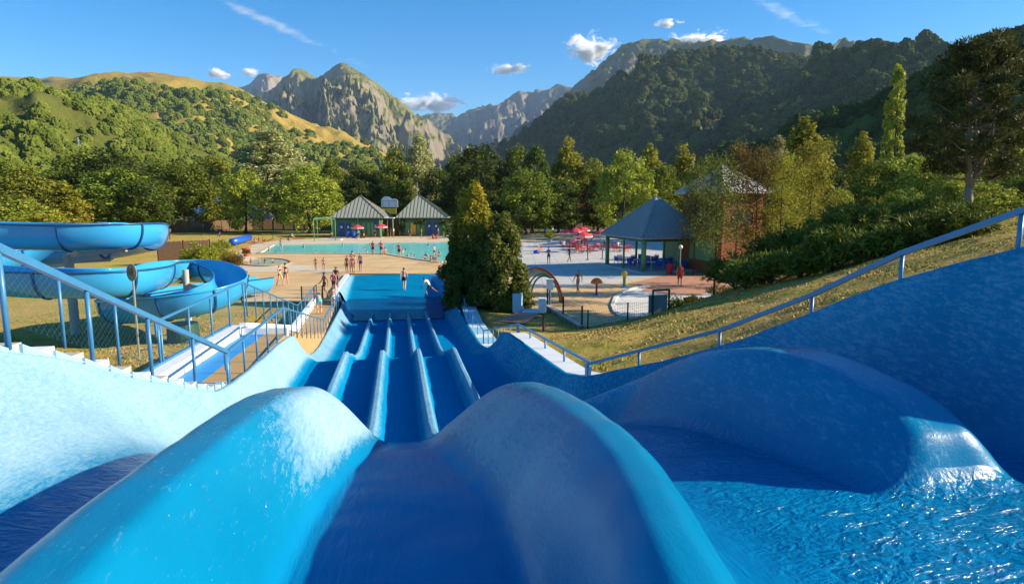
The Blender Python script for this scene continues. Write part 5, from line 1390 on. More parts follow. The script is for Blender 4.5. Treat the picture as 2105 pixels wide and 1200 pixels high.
def tree(kind, mt, var, base, height, width, label, group='trees behind the pool', rz=0.0, name=None):
    cm, tm = PROTO[(kind, mt, var)]
    ref = {'broad': 0.80, 'oval': 0.62, 'birch': 0.46, 'silver': 0.46, 'poplar': 0.25}[kind]
    root = empty(name or {'broad': 'broadleaf_tree', 'oval': 'oval_tree', 'birch': 'birch_tree', 'silver': 'white_poplar_tree', 'poplar': 'poplar_tree'}[kind], base, rz)
    k = width / (ref * height); root.scale = (height * k, height * k, height)
    tag(root, label, 'tree', group)
    link(bpy.data.objects.new('trunk', tm), root); link(bpy.data.objects.new('crown', cm), root)
    return root
# (px, top row, width px, distance, kind, foliage, descriptor)
TREES = [
 (-20, 325, 190, 150, 'broad', 'leaf', 'mid green broad tree'), (60, 345, 150, 128, 'broad', 'leaf_light', 'light green broad tree'), (40, 410, 150, 92, 'broad', 'leaf_light', 'low light bushy tree'), (135, 372, 95, 112, 'birch', 'leaf_birch', 'drooping pale willow-like tree'),
 (170, 318, 140, 175, 'broad', 'leaf', 'tall green tree'), (228, 303, 165, 165, 'broad', 'leaf_dark', 'large dark round tree'), (240, 345, 160, 122, 'broad', 'leaf', 'full green tree'), (300, 365, 110, 120, 'broad', 'leaf_dark', 'dark green tree'),
 (345, 330, 130, 185, 'broad', 'leaf', 'rounded green tree'), (385, 336, 130, 135, 'broad', 'leaf', 'green lawn tree'), (440, 325, 130, 190, 'broad', 'leaf_light', 'pale green tree'), (470, 352, 100, 155, 'oval', 'leaf', 'oval green tree'),
 (505, 350, 100, 128, 'broad', 'leaf_light', 'light green lawn tree'), (560, 262, 175, 170, 'silver', 'leaf_silver', 'tall silvery white poplar'), (520, 300, 90, 185, 'oval', 'leaf_dark', 'dark tree against the silvery poplar'), (630, 342, 150, 128, 'broad', 'leaf_light', 'broad sunlit lawn tree'),
 (600, 380, 90, 150, 'broad', 'leaf_dark', 'shaded dark tree'), (684, 318, 66, 185, 'oval', 'leaf', 'slim upright tree'), (745, 352, 105, 165, 'broad', 'leaf_dark', 'round dark tree behind the left cabin'), (790, 345, 80, 200, 'oval', 'leaf_dark', 'dark upright tree'),
 (815, 300, 80, 165, 'oval', 'leaf', 'green upright tree behind the cabins'), (862, 272, 88, 172, 'silver', 'leaf_silver', 'tall pale pointed poplar behind the right cabin'), (900, 345, 80, 150, 'broad', 'leaf_dark', 'dark tree over the right cabin'), (945, 320, 90, 160, 'broad', 'leaf', 'green tree beside the tall dark one'),
 (985, 298, 130, 142, 'broad', 'leaf_dark', 'big dark tree behind the golden conifer'), (1062, 292, 80, 150, 'oval', 'leaf', 'narrow green tree'), (1100, 300, 80, 142, 'oval', 'leaf_dark', 'dark narrow tree'), (1085, 350, 120, 125, 'broad', 'leaf', 'full green tree over the far lawn'),
 (1168, 278, 84, 150, 'birch', 'leaf_birch', 'yellow green birch, taller one of the terrace birches'), (1215, 330, 95, 150, 'broad', 'leaf_light', 'light tree between the birches'), (1150, 370, 100, 128, 'broad', 'leaf_dark', 'shady dark tree behind the terrace'), (1285, 312, 125, 112, 'broad', 'leaf_light', 'bright green tree left of the pavilion roof'),
 (1230, 365, 90, 130, 'broad', 'leaf_dark', 'dark tree behind the red parasols'), (1332, 292, 72, 135, 'birch', 'leaf_birch', 'yellow green birch right of the bright tree'), (1400, 292, 80, 130, 'birch', 'leaf_birch', 'yellow green birch above the pavilion roof'), (1360, 340, 100, 120, 'broad', 'leaf', 'green tree over the pavilion roof'),
 (1448, 325, 95, 105, 'broad', 'leaf_dark', 'dark tree left of the wooden tower'), (1550, 330, 100, 100, 'broad', 'leaf', 'green tree behind the wooden tower'), (1592, 275, 90, 96, 'silver', 'leaf_silver', 'pale feathery tree right of the tower'), (1645, 236, 120, 90, 'birch', 'leaf_birch', 'tall feathery birch, highest right of the tower'),
 (1700, 340, 110, 85, 'broad', 'leaf_dark', 'dark tree below the tall feathery birch'), (1762, 268, 85, 95, 'birch', 'leaf_birch', 'birch between the feathery birch and the poplar'), (1824, 128, 40, 100, 'poplar', 'leaf_light', 'very tall slender poplar'), (1800, 330, 120, 78, 'broad', 'leaf', 'green tree at the foot of the slender poplar'),
 (1880, 320, 130, 75, 'broad', 'leaf_light', 'light green tree behind the pine'), (1960, 350, 130, 68, 'broad', 'leaf_light', 'sunlit tree under the pine crown'), (2060, 300, 160, 72, 'broad', 'leaf_light', 'sunlit bushy tree at the picture edge behind the pine'), (2130, 330, 150, 60, 'broad', 'leaf', 'green tree cut by the picture edge'),
 (1720, 390, 100, 62, 'broad', 'leaf_light', 'small bright tree above the juniper bank'), (2030, 380, 150, 56, 'broad', 'leaf_light', 'low bright bush tree right of the pine trunk'), (1850, 390, 130, 60, 'broad', 'leaf', 'low green tree left of the pine trunk'), (1600, 380, 110, 70, 'broad', 'leaf', 'low green tree right of the tower'),
 (1660, 410, 90, 60, 'broad', 'leaf_light', 'low light tree behind the junipers'),
]
used_lab = {}
for i, (px, top, wpx, Y, kind, mt, desc) in enumerate(TREES):
    c = at(px, 430, Y); g = gz(c[0], c[1]) if Y < 125 else -0.3
    ztop = at(px, top, Y)[2]; hgt_ = ztop - g
    var = i % (1 if kind == 'poplar' else 2)
    k = used_lab.get(desc, 0); used_lab[desc] = k + 1
    tree(kind, mt, var, (c[0], c[1], g), hgt_, wpx / FPX * Y * 1.08, desc if len(desc.split()) >= 4 else desc + ', %s from the left of the tree belt' % ORD[min(i, 29)], rz=i * 1.37)
# a second, farther rank closes the belt
FAR = [(px, 350 + int(12 * math.sin(px)), 105, 215 + (px * 7) % 40) for px in range(-60, 1460, 62)]
for i, (px, top, wpx, Y) in enumerate(FAR):
    c = at(px, 430, Y); ztop = at(px, top, Y)[2]
    tree('broad', ['leaf_dark', 'leaf', 'leaf_dark'][i % 3], i % 2, (c[0], c[1], -0.5), ztop + 0.5, wpx / FPX * Y, 'tree of the far rank showing through gaps in the belt, %s from the left' % ORD[i], 'far rank of trees', rz=i * 2.1)

# ---- big pine on the bank
def grown(name, parts_mesh, base, label, cat, rz=0.0, group=None):
    root = empty(name, base, rz); tag(root, label, cat, group)
    for nm, me_ in parts_mesh: link(bpy.data.objects.new(nm, me_), root)
    return root
def tufts(cc, cr, n_leaf, leaf, seed, mat, stretch=2.2, flat=0.7, up=0.5):
    r = np.random.default_rng(seed); idx = r.integers(0, len(cc), n_leaf)
    d = r.normal(size=(n_leaf, 3)); d /= np.linalg.norm(d, axis=1)[:, None]
    C = cc[idx] + d * (cr[idx] * (0.3 + 0.75 * r.random(n_leaf)))[:, None] * np.array((1, 1, flat))
    nr = np.cross(d, r.normal(size=(n_leaf, 3))); nr /= np.linalg.norm(nr, axis=1)[:, None] + 1e-9
    t = d + np.array((0, 0, up)) + r.normal(size=(n_leaf, 3)) * 0.25; t -= nr * np.sum(t * nr, 1)[:, None]; t /= np.linalg.norm(t, axis=1)[:, None]
    b = np.cross(nr, t); s = (leaf * (0.6 + 0.8 * r.random(n_leaf)))[:, None]
    v = np.stack([C - t * s * stretch * 0.4, C - b * s * 0.42, C + t * s * stretch, C + b * s * 0.42], 1).reshape(-1, 3)
    me_ = np_mesh('crown', v, np.arange(n_leaf * 4).reshape(-1, 4)); me_.materials.append(M[mat]); return me_
PY = 34.0
pb = at(1985, 456, PY); pb[2] = gz(pb[0], pb[1]); ptop = at(1990, 84, PY)[2]; PH = ptop - pb[2]
r = np.random.default_rng(11)
m = MB(); fork = 0.20 * PH
m.tube([(0, 0, -0.2), (0.05, 0, fork * .5), (0, 0, fork)], [0.27, 0.21, 0.19], 10)
m.tube([(0, 0, fork), (-0.25, 0, PH * .38), (-0.15, .1, PH * .6), (0.1, 0, PH * .93)], [0.17, 0.14, 0.09, 0.03], 8)
m.tube([(0, 0, fork), (0.55, 0.1, PH * .30), (0.95, 0.1, PH * .45), (1.1, 0, PH * .85)], [0.16, 0.13, 0.09, 0.03], 8)
cc = []; 
for k in range(52):
    t = 0.26 + 0.70 * (k / 51); a = k * 2.399; rad = 3.35 * (1 - ((t - 0.40) / 0.66) ** 2 if t > 0.40 else 1 - ((0.40 - t) / 0.30) ** 2) ** 0.75 * (0.62 + 0.5 * r.random())
    z = t * PH; p0 = (0.4 * t, 0, z - 0.35); p2 = (rad * math.cos(a) + .3, rad * math.sin(a), z + 0.35)
    p1 = ((p0[0] + p2[0]) / 2, (p0[1] + p2[1]) / 2, z - 0.25)
    m.tube([p0, p1, p2], [0.055, 0.04, 0.012], 5)
    for q in (0.45, 0.7, 0.9, 1.0):
        cc.append((p0[0] + (p2[0] - p0[0]) * q + r.normal() * .22, p0[1] + (p2[1] - p0[1]) * q + r.normal() * .22, p0[2] + (p2[2] - p0[2]) * q + 0.1 + r.normal() * .15))
cc.append((0.1, 0, PH * .97)); cc.append((1.1, 0, PH * .9)); cc.append((.5, 0, PH * .92)); cc.append((-.6, 0, PH * .9))
cc = np.array(cc)
tm = bpy.data.meshes.new('trunk'); tm.from_pydata(m.v, [], m.f); tm.polygons.foreach_set('use_smooth', [True] * len(tm.polygons)); tm.materials.append(M['bark_pale'])
grown('pine_tree', [('trunk', tm), ('crown', tufts(cc, 0.36 + 0.22 * r.random(len(cc)), 42000, 0.066, 4, 'leaf_pine'))], pb, 'big dark pine with forked trunk above the juniper bank', 'tree')

# ---- golden-tipped conifer and round evergreen beside the landing basin
def dense(name, label, base, H_, fn, mat, seed, n_clump, n_leaf, cr, leaf, trunk_r=0.12, shell=0.7, cat='tree', flat=1.4):
    me_ = crown_mesh('crown', M[mat], fn, seed, n_clump, n_leaf, cr / H_, leaf / H_, z0=0.0, vert=1.7, shell=shell, flat=flat)
    tm_ = trunk_mesh('trunk', M['bark'], 0.8, trunk_r / H_, seed, 4, 0.12)
    o = grown(name, [('trunk', tm_), ('crown', me_)], base, label, cat); o.scale = (H_, H_, H_); return o
b1 = on(972, 626, 0.0); 
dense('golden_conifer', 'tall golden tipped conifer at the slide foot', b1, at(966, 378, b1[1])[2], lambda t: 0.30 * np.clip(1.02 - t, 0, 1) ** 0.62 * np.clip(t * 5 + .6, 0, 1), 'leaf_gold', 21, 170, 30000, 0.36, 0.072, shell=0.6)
b2 = on(1030, 634, 0.0)
dense('round_evergreen', 'dark rounded evergreen in front of the golden conifer', b2, at(1030, 446, b2[1])[2], lambda t: 0.33 * np.clip(1.03 - t, 0, 1) ** .5 * np.clip(t * 4 + .55, 0, 1), 'leaf_olive', 22, 130, 26000, 0.36, 0.066, shell=0.6)
b3 = on(958, 622, 0.0)
dense('dark_evergreen', 'low dark evergreen filling the shade beside the landing basin', b3, 3.6, lambda t: 0.33 * np.clip(1.05 - t, 0, 1) ** .45, 'leaf_dark', 23, 160, 16000, 0.5, 0.085)
# clipped hedge block
hb = on(1046, 636, 0); r = np.random.default_rng(5); n_ = 9000
C = r.random((n_, 3)) * 2 - 1; ax_ = r.integers(0, 3, n_); C[np.arange(n_), ax_] = np.sign(C[np.arange(n_), ax_]) * (0.9 + 0.12 * r.random(n_))
bias = np.zeros_like(C); bias[np.arange(n_), ax_] = np.sign(C[np.arange(n_), ax_]) * 1.4
C = C * np.array((0.72, 0.6, 0.72)) + np.array((0, 0, 0.72)); v, f = leaf_quads(C, 0.055, bias, r)
hm = np_mesh('foliage', v, f); hm.materials.append(M['leaf_light'])
hroot = grown('clipped_hedge', [('foliage', hm)], hb, 'small square clipped hedge left of the rainbow arch', 'hedge')
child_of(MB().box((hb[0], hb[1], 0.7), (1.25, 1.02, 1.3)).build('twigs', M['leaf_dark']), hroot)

# ---- sparse young trees in front of the tower
def sparse_tree(px, py, z, top, label, width, n_cl, n_leaf, mat, seed, trunk_r=0.075, name='young_tree', Y=None, bare=0.3):
    b = on(px, py, z) if Y is None else at(px, py, Y)
    if Y is not None: b[2] = gz(b[0], b[1])
    Ht = at(px, top, b[1])[2] - b[2]; r = np.random.default_rng(seed); m = MB()
    m.tube([(0, 0, -.2), (0.03, 0, Ht * .35), (-0.04, 0, Ht * .7), (0, 0, Ht)], [trunk_r, trunk_r * .8, trunk_r * .5, 0.01], 8); cc = []
    nb = 26
    for k in range(nb):
        t = bare + (0.96 - bare) * k / (nb - 1); a = k * 2.4 + seed; L_ = width * .5 * (1.0 - 0.6 * (t - bare) / (1 - bare)) * (0.6 + .5 * r.random())
        p0 = (0, 0, Ht * t); p2 = (L_ * math.cos(a), L_ * math.sin(a), Ht * t + L_ * .55); p1 = (p2[0] * .5, p2[1] * .5, Ht * t + L_ * .15)
        m.tube([p0, p1, p2], [0.022, 0.014, 0.004], 5)
        for q in (.4, .65, .85, 1.0): cc.append((p2[0] * q + r.normal() * .12, p2[1] * q + r.normal() * .12, p0[2] + (p2[2] - p0[2]) * q + r.normal() * .12))
    cc.append((0, 0, Ht)); cc = np.array(cc)
    tm_ = bpy.data.meshes.new('trunk'); tm_.from_pydata(m.v, [], m.f); tm_.polygons.foreach_set('use_smooth', [True] * len(tm_.polygons)); tm_.materials.append(M['bark'])
    C = cc[r.integers(0, len(cc), n_leaf)] + r.normal(size=(n_leaf, 3)) * 0.26
    v, f = leaf_quads(C, 0.055, r.normal(size=(n_leaf, 3)) * .3 + np.array((0, 0, .6)), r, 1.3)
    me_ = np_mesh('crown', v, f); me_.materials.append(M[mat])
    return grown(name, [('trunk', tm_), ('crown', me_)], b, label, 'tree')
sparse_tree(1467, 612, 0.35, 330, 'thin dark trunked young tree in front of the tower corner', 3.6, 20, 6000, 'leaf_olive', 31)
sparse_tree(1508, 592, 0.5, 300, 'thin rusty young tree in front of the tower boards', 3.0, 20, 4500, 'leaf_rust', 32, 0.06)
sparse_tree(1548, 580, 0.9, 310, 'thin half bare tree right of the tower bench', 3.2, 20, 4500, 'leaf_rust', 33, 0.06)
sparse_tree(1425, 566, 0.0, 345, 'slender leafy tree between pavilion and tower', 3.6, 20, 6000, 'leaf_olive', 34, 0.06)
sparse_tree(1600, 540, 0, 330, 'brownish bushy tree above the left end of the juniper bank', 4.2, 20, 7000, 'leaf_birch', 35, 0.07, Y=44, bare=0.12)
sparse_tree(1660, 520, 0, 300, 'olive bushy tree above the middle of the juniper bank', 4.6, 20, 9000, 'leaf_birch', 36, 0.07, Y=48, bare=0.12)
# small trees on the terrace lawn
sparse_tree(1137, 478, 0, 402, 'small light green tree on the terrace lawn', 4.2, 20, 5000, 'leaf_birch', 37, 0.09, bare=0.2)
sparse_tree(1200, 472, 0, 398, 'small purple leaved tree behind the red parasols', 5.0, 20, 6000, 'leaf_purple', 38, 0.09, bare=0.25)
sparse_tree(1090, 474, 0, 428, 'low purple leaved tree on the terrace lawn', 5.5, 20, 4000, 'leaf_purple', 39, 0.09, bare=0.3)

# ---- juniper bank: sprawling sprays, one shrub each
JUN = [(1515, 592, 33, 1.5, 0.9), (1550, 572, 33, 2.0, 1.2), (1600, 556, 33, 2.2, 1.5), (1655, 540, 33, 2.3, 1.5), (1710, 527, 33, 2.3, 1.5), (1765, 515, 33, 2.4, 1.5), (1820, 500, 33, 2.4, 1.4), (1880, 487, 33, 2.3, 1.3), (1940, 475, 33, 2.1, 1.1),
       (1535, 596, 30, 1.3, 0.8), (1590, 580, 28.5, 1.8, 1.1), (1650, 562, 27.5, 1.9, 1.2), (1715, 545, 27, 1.9, 1.2), (1780, 530, 26.5, 1.9, 1.1), (1845, 520, 26, 1.8, 1.0), (1905, 508, 25.5, 1.7, 0.9), (1960, 498, 25, 1.5, 0.8),
       ]
for i, (px, py, Y, rad, hh) in enumerate(JUN):
    b = at(px, py, Y); b[2] = gz(b[0], b[1]); r = np.random.default_rng(100 + i); n_s = 34 + (i * 7) % 20; rad *= 0.8 + 0.4 * r.random(); hh *= 0.7 + 0.6 * r.random(); cc = []; dd = []
    for k in range(n_s):
        a = r.random() * 2 * math.pi; q = r.random() ** .6; L_ = rad * q
        for t in (.55, .8, 1.0): cc.append((L_ * t * math.cos(a), L_ * t * math.sin(a) * .8, hh * (1 - .55 * q * q) * (0.35 + .65 * t) * (0.8 + .4 * r.random()) + .1 * t))
    cc = np.array(cc)
    me_ = tufts(cc, np.full(len(cc), 0.30), 4200, 0.075, 200 + i, 'leaf_juniper', 2.4, 0.6, 0.5); me_.name = 'foliage'
    o = grown('juniper_shrub', [('foliage', me_)], b, '%s juniper shrub from the left in the %s row of the bank' % (ORD[i if i < 9 else i - 9], 'upper' if i < 9 else 'lower'), 'shrub', group='junipers on the bank')
    mb = MB()
    for k in range(5): mb.tube([(0, 0, -.1), (rad * .35 * math.cos(k * 1.3), rad * .35 * math.sin(k * 1.3), hh * .35), (rad * .7 * math.cos(k * 1.3), rad * .6 * math.sin(k * 1.3), hh * .5)], [.05, .035, .01], 5)
    mb.build('stems', M['bark'], o)
# ---- bush beside the board screen, small shrubs
def bush(px, py, z, rad, hh, n_leaf, mat, leaf, label, seed, name='leafy_bush', Y=None):
    b = on(px, py, z) if Y is None else at(px, py, Y)
    if Y is not None: b[2] = gz(b[0], b[1])
    r = np.random.default_rng(seed); cc = []; mb = MB()
    for k in range(40):
        a = r.random() * 2 * math.pi; q = r.random() ** .5
        p = (rad * q * math.cos(a), rad * q * math.sin(a), hh * (.25 + .75 * r.random()) * (1 - .45 * q)); cc.append(p)
        if k < 10: mb.tube([(0, 0, -.05), (p[0] * .5, p[1] * .5, p[2] * .6), p], [.03, .02, .008], 5)
    me_ = tufts(np.array(cc), np.full(40, .38 * min(1, hh / 1.5)), n_leaf, leaf, seed, mat, 1.5, .9, .3); me_.name = 'foliage'
    o = grown(name, [('foliage', me_)], b, label, 'shrub'); mb.build('stems', M['bark'], o); return o
bush(413, 545, 0.2, 1.6, 2.4, 7000, 'leaf_light', 0.09, 'leafy green bush beside the dark board screen', 41)
bush(447, 540, 0.1, 1.2, 2.0, 4000, 'leaf_light', 0.09, 'lighter bush right of the leafy one at the deck edge', 42)
bush(482, 552, 0.0, 0.9, 1.7, 3000, 'leaf_rust', 0.07, 'loose brownish shrub at the pool deck corner', 43)
bush(450, 516, 0.0, 1.4, 1.5, 2500, 'leaf_light', 0.09, 'low pale bush behind the board screen', 44)
bush(1395, 640, 0.2, 0.7, 0.9, 1500, 'leaf_juniper', 0.06, 'small dark shrub right of the notice frame', 45)
bush(1425, 626, 0.4, 0.6, 0.6, 1200, 'leaf_juniper', 0.06, 'tiny shrub at the white apron corner', 46)
bush(1480, 606, 0.45, 0.9, 0.6, 1800, 'leaf_rust', 0.05, 'dry little shrub at the foot of the thin dark tree', 47)
bush(507, 521, 0.85, 0.45, 0.5, 700, 'leaf_rust', 0.07, 'dry plant in the big red flower pot', 48, 'pot_plant')
bush(1130, 489, 0.7, 0.7, 0.9, 900, 'leaf_light', 0.10, 'small palm like plant in the pale planter', 49, 'pot_plant')
for i, (px, lab) in enumerate(((824, 'hanging green creeper on the right cabin corner post'), (863, 'tuft of palm leaves on the right cabin middle post'), (913, 'green creeper at the far corner of the right cabin'))):
    q = at(px, 455, CY2 - 0.7); r = np.random.default_rng(60 + i); cc = np.array([(r.normal() * .35, r.normal() * .2, -abs(r.normal()) * (1.2 if i != 1 else .4) + .2) for _ in range(18)])
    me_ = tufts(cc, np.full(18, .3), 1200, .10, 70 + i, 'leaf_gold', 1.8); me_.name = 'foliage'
    o = grown('creeper', [('foliage', me_)], (q[0], q[1] , q[2]), lab, 'plant')
    MB().tube([(0, 0, -q[2]), (0.03, 0, -1.0), (0, 0, 0.1)], [.05, .04, .02], 6).build('stem', M['bark'], o)

# ---- grass blades on the near banks
r = np.random.default_rng(9); n_ = 110000
X = np.concatenate([r.random(n_ // 2) * 24 + 1.5, -4.5 - r.random(n_ // 2) * 22]); Yg = np.concatenate([9 + r.random(n_ // 2) ** 0.8 * 26, 7 + r.random(n_ // 2) ** .85 * 30])
s_ = X * AX[0] + Yg * AX[1]; w_ = X * NX[0] + Yg * NX[1]
left_lim = np.where(s_ < 13.4, top_l_w(s_) + 2.0, 5.2)
ok = ((w_ > top_r_w(s_) + 0.85) | (w_ < -left_lim)) & ~in_poly(X, Yg, deck_xy)
X, Yg = X[ok], Yg[ok]; Zg_ = ground_z(X, Yg)
n_ = len(X); a = r.random(n_) * 6.28; hh = 0.02 + 0.075 * r.random(n_) ** 1.5 * np.clip(fbm(X * .5, Yg * .5, 4) * 1.2 + .6, 0.05, 1.8); wd = 0.02 + .015 * r.random(n_)
base = np.stack([X, Yg, Zg_ - .01], 1); side = np.stack([np.cos(a), np.sin(a), np.zeros(n_)], 1) * wd[:, None]
tip = base + np.stack([r.normal(size=n_) * .04, r.normal(size=n_) * .04, hh], 1)
v = np.stack([base - side, base + side, tip], 1).reshape(-1, 3)
tag(mesh_obj('grass', np_mesh('grass', v, np.arange(n_ * 3).reshape(-1, 3)), M['blades']), 'dry grass blades on the lawn banks beside the slide', 'grass', kind='stuff')
# ================================================================== MOUNTAINS AND FORESTED SLOPES
def polyline(P, n):
    P = np.asarray(P, float); d = np.concatenate([[0], np.cumsum(np.linalg.norm(np.diff(P, axis=0), axis=1))])
    t = np.linspace(0, d[-1], n); return np.stack([np.interp(t, d, P[:, k]) for k in range(3)], 1)
def mountain(name, label, ridge, foot, nu, nt, mat, amp, nscale, gully=0.0, rough_ridge=0.0, curve=1.25, seed=0.0, back=0.5):
    """ruled slope between a ridge line and a foot line, broken up by fractal spurs and gullies; returns object and grid"""
    A = polyline([at(*p) for p in ridge], nu); B = polyline([np.array((*at(p[0], 412, p[1])[:2], -3.0)) for p in foot], nu)
    t = np.concatenate([np.linspace(-back, -0.02, max(6, nt // 8)), np.linspace(0, 1, nt)])
    T = np.repeat(t[None, :], nu, 0)
    P = A[:, None, :] + (B - A)[:, None, :] * T[:, :, None]
    z = A[:, None, 2] * np.where(T >= 0, np.clip(1 - T, 0, 1) ** curve, 1 - 1.1 * np.abs(T)) + B[:, None, 2] * np.clip(T, 0, 1)
    u = np.linspace(0, 1, nu)[:, None] * np.linalg.norm(np.diff(A, axis=0), axis=1).sum() / nscale
    X = P[:, :, 0] / nscale + seed; Y = P[:, :, 1] / nscale + seed * 1.7
    w = np.clip(np.sin(np.clip(T, 0, 1) * math.pi) ** 0.7, 0, 1) + np.where(T < 0, 0.3, 0)
    z = z + amp * w * fbm(X, Y, 6)
    if gully: z = z + 0.62 * gully * (np.clip(w, 0, 1) * 0.95 + 0.05) * (fbm(u * 1.5 + 0.5 * fbm(X * 1.3, Y * 1.3, 4) + seed, T * 1.0 + 0.25 * fbm(X * 3, Y * 3, 3), 7, True) - 0.45)
    z = z + 0.09 * max(gully, 10) * (np.clip(w, 0, 1) + 0.1) * fbm(X * 5.3, Y * 5.3, 5, True)
    if rough_ridge: z = z + 0.5 * rough_ridge * np.exp(-(T / 0.15) ** 2) * fbm(X * 2.0, Y * 2.0, 5)
    z = np.where(T > 0.97, np.minimum(z, 0), z)
    z = np.maximum(z, -4.0)
    V = np.stack([P[:, :, 0], P[:, :, 1], z], -1)
    me = np_mesh(name, V.reshape(-1, 3), grid_faces(nu, len(t)), True)
    # keep normals up
    if me.polygons[len(me.polygons) // 2].normal.z < 0: me.flip_normals()
    o = tag(mesh_obj(name, me, mat), label, 'mountain', kind='structure')
    return o, V, T
def slope_mat(name, grass_a, grass_b, rock_a, rock_b, rock_lo, rock_hi, scale, dark=None):
    q = N(name); c = q.geo('Position'); nz = q.n('ShaderNodeSeparateXYZ'); q.l(q.geo('Normal'), nz.inputs[0])
    f = q.noise(c, scale, 7, 0.65); g = q.noise(c, scale * 7, 6, 0.7)
    grass = q.mix(f, grass_a, grass_b); rock = q.mix(g, rock_a, rock_b)
    k = q.math('ADD', nz.outputs[2], q.math('MULTIPLY', q.math('SUBTRACT', g, 0.5), 0.35))
    k = q.math('ADD', k, q.math('MULTIPLY', q.math('SUBTRACT', f, 0.5), 0.35))
    m = q.maprange(k, rock_lo, rock_hi)
    q.set(Base_Color=q.mix(m, rock, q.mix(q.math('MULTIPLY', g, 0.4), grass, tuple(x * 0.6 for x in grass_a))), Roughness=1.0, Specular_IOR_Level=0.05)
    q.bump(q.math('ADD', g, q.noise(c, scale * 30, 5, 0.7)), 1.0, 0.6 / scale * 0.02)
    return q.m
M['pasture'] = slope_mat('golden_pasture_slope', (0.24, 0.21, 0.04), (0.52, 0.33, 0.085), (0.28, 0.24, 0.14), (0.40, 0.31, 0.18), 0.30, 0.45, 0.003)
M['wooded'] = slope_mat('wooded_slope_floor', (0.07, 0.09, 0.02), (0.17, 0.17, 0.035), (0.16, 0.14, 0.09), (0.22, 0.19, 0.12), 0.35, 0.5, 0.006)
M['rocky'] = slope_mat('rocky_peak', (0.11, 0.125, 0.03), (0.25, 0.22, 0.06), (0.14, 0.115, 0.085), (0.31, 0.26, 0.19), 0.46, 0.64, 0.0016)
M['pale_rock'] = slope_mat('pale_far_peak', (0.22, 0.18, 0.12), (0.30, 0.24, 0.17), (0.20, 0.165, 0.14), (0.34, 0.28, 0.24), 0.7, 0.9, 0.001)
M['blue_rock'] = slope_mat('grey_far_ridge', (0.10, 0.11, 0.05), (0.17, 0.16, 0.08), (0.13, 0.115, 0.10), (0.25, 0.215, 0.185), 0.6, 0.85, 0.0012)
M['high_green'] = slope_mat('green_high_ridge', (0.09, 0.105, 0.025), (0.20, 0.18, 0.05), (0.12, 0.105, 0.085), (0.24, 0.21, 0.16), 0.50, 0.70, 0.0018)

near_l, V1, T1 = mountain('near_wooded_hill', 'steep green wooded hill rising on the left of the valley',
    [(-420, 95, 700), (-200, 130, 740), (0, 168, 800), (100, 188, 850), (200, 214, 900), (300, 250, 950), (400, 300, 1000), (520, 360, 1050), (640, 405, 1100)],
    [(-500, 240), (-200, 260), (0, 300), (200, 340), (400, 420), (640, 560)], 150, 90, M['wooded'], 26, 160, 10, 5, 1.05, 2.0)
past, V2, T2 = mountain('golden_hill', 'golden pasture hill above woods, left side of the valley',
    [(-420, 140, 2600), (-100, 160, 2600), (0, 172, 2600), (60, 176, 2600), (130, 166, 2550), (180, 155, 2500), (240, 150, 2500), (340, 152, 2400), (385, 160, 2350), (420, 168, 2350), (460, 170, 2300), (500, 185, 2260), (530, 203, 2240), (560, 218, 2200),
     (640, 252, 2150), (700, 286, 2100), (780, 316, 2050), (850, 345, 2000), (930, 385, 1950)],
    [(-500, 1000), (0, 950), (300, 950), (600, 1050), (800, 1150), (930, 1300)], 190, 110, M['pasture'], 60, 420, 22, 10, 1.0, 5.0)
hill0, _, _ = mountain('far_pasture_hill', 'far brown pasture ridge behind the golden hill', [(-300, 150, 4300), (20, 158, 4200), (70, 164, 4200), (105, 157, 4100), (140, 160, 4100), (185, 172, 4000), (260, 190, 3900)],
    [(-400, 2700), (100, 2700), (300, 2700)], 60, 30, M['pasture'], 70, 500, 25, 10, 1.1, 9.0)
farp, _, _ = mountain('pale_far_peak', 'pale bare far peak behind the rocky summits', [(420, 235, 8200), (455, 205, 8200), (480, 182, 8200), (505, 176, 8200), (530, 158, 8100), (548, 152, 8000), (575, 156, 8000), (600, 172, 8000), (640, 200, 8000)],
    [(400, 6300), (520, 6300), (660, 6300)], 160, 90, M['pale_rock'], 160, 800, 210, 90, 1.1, 3.0)
rock, V3, T3 = mountain('rocky_mountain', 'rocky twin peaked mountain with cliffs in the middle of the view',
    [(470, 250, 6300), (540, 200, 6200), (575, 172, 6100), (600, 152, 6000), (615, 145, 6000), (632, 153, 5950), (650, 166, 5900), (668, 158, 5700), (685, 145, 5600), (700, 137, 5500), (716, 138, 5450), (740, 147, 5400), (765, 162, 5300), (790, 184, 5250), (815, 206, 5200), (850, 237, 5100),
     (880, 266, 5000), (905, 288, 4950), (935, 310, 4850), (975, 350, 4700)],
    [(430, 3300), (560, 3000), (700, 2750), (820, 2700), (900, 2900), (990, 3200)], 420, 260, M['rocky'], 190, 800, 170, 50, 1.35, 1.0)
vee, _, _ = mountain('far_grey_ridge', 'hazy grey far ridge closing the valley', [(780, 300, 9800), (840, 262, 9600), (872, 240, 9500), (900, 241, 9500), (940, 246, 9400), (965, 234, 9300), (1000, 226, 9200), (1040, 206, 9000), (1068, 191, 9000), (1086, 196, 9000), (1104, 187, 8900), (1130, 188, 8800), (1160, 181, 8700), (1220, 172, 8600), (1300, 180, 8500)],
    [(780, 6600), (950, 6500), (1100, 6400), (1300, 6300)], 260, 140, M['blue_rock'], 200, 900, 270, 70, 1.25, 7.0)
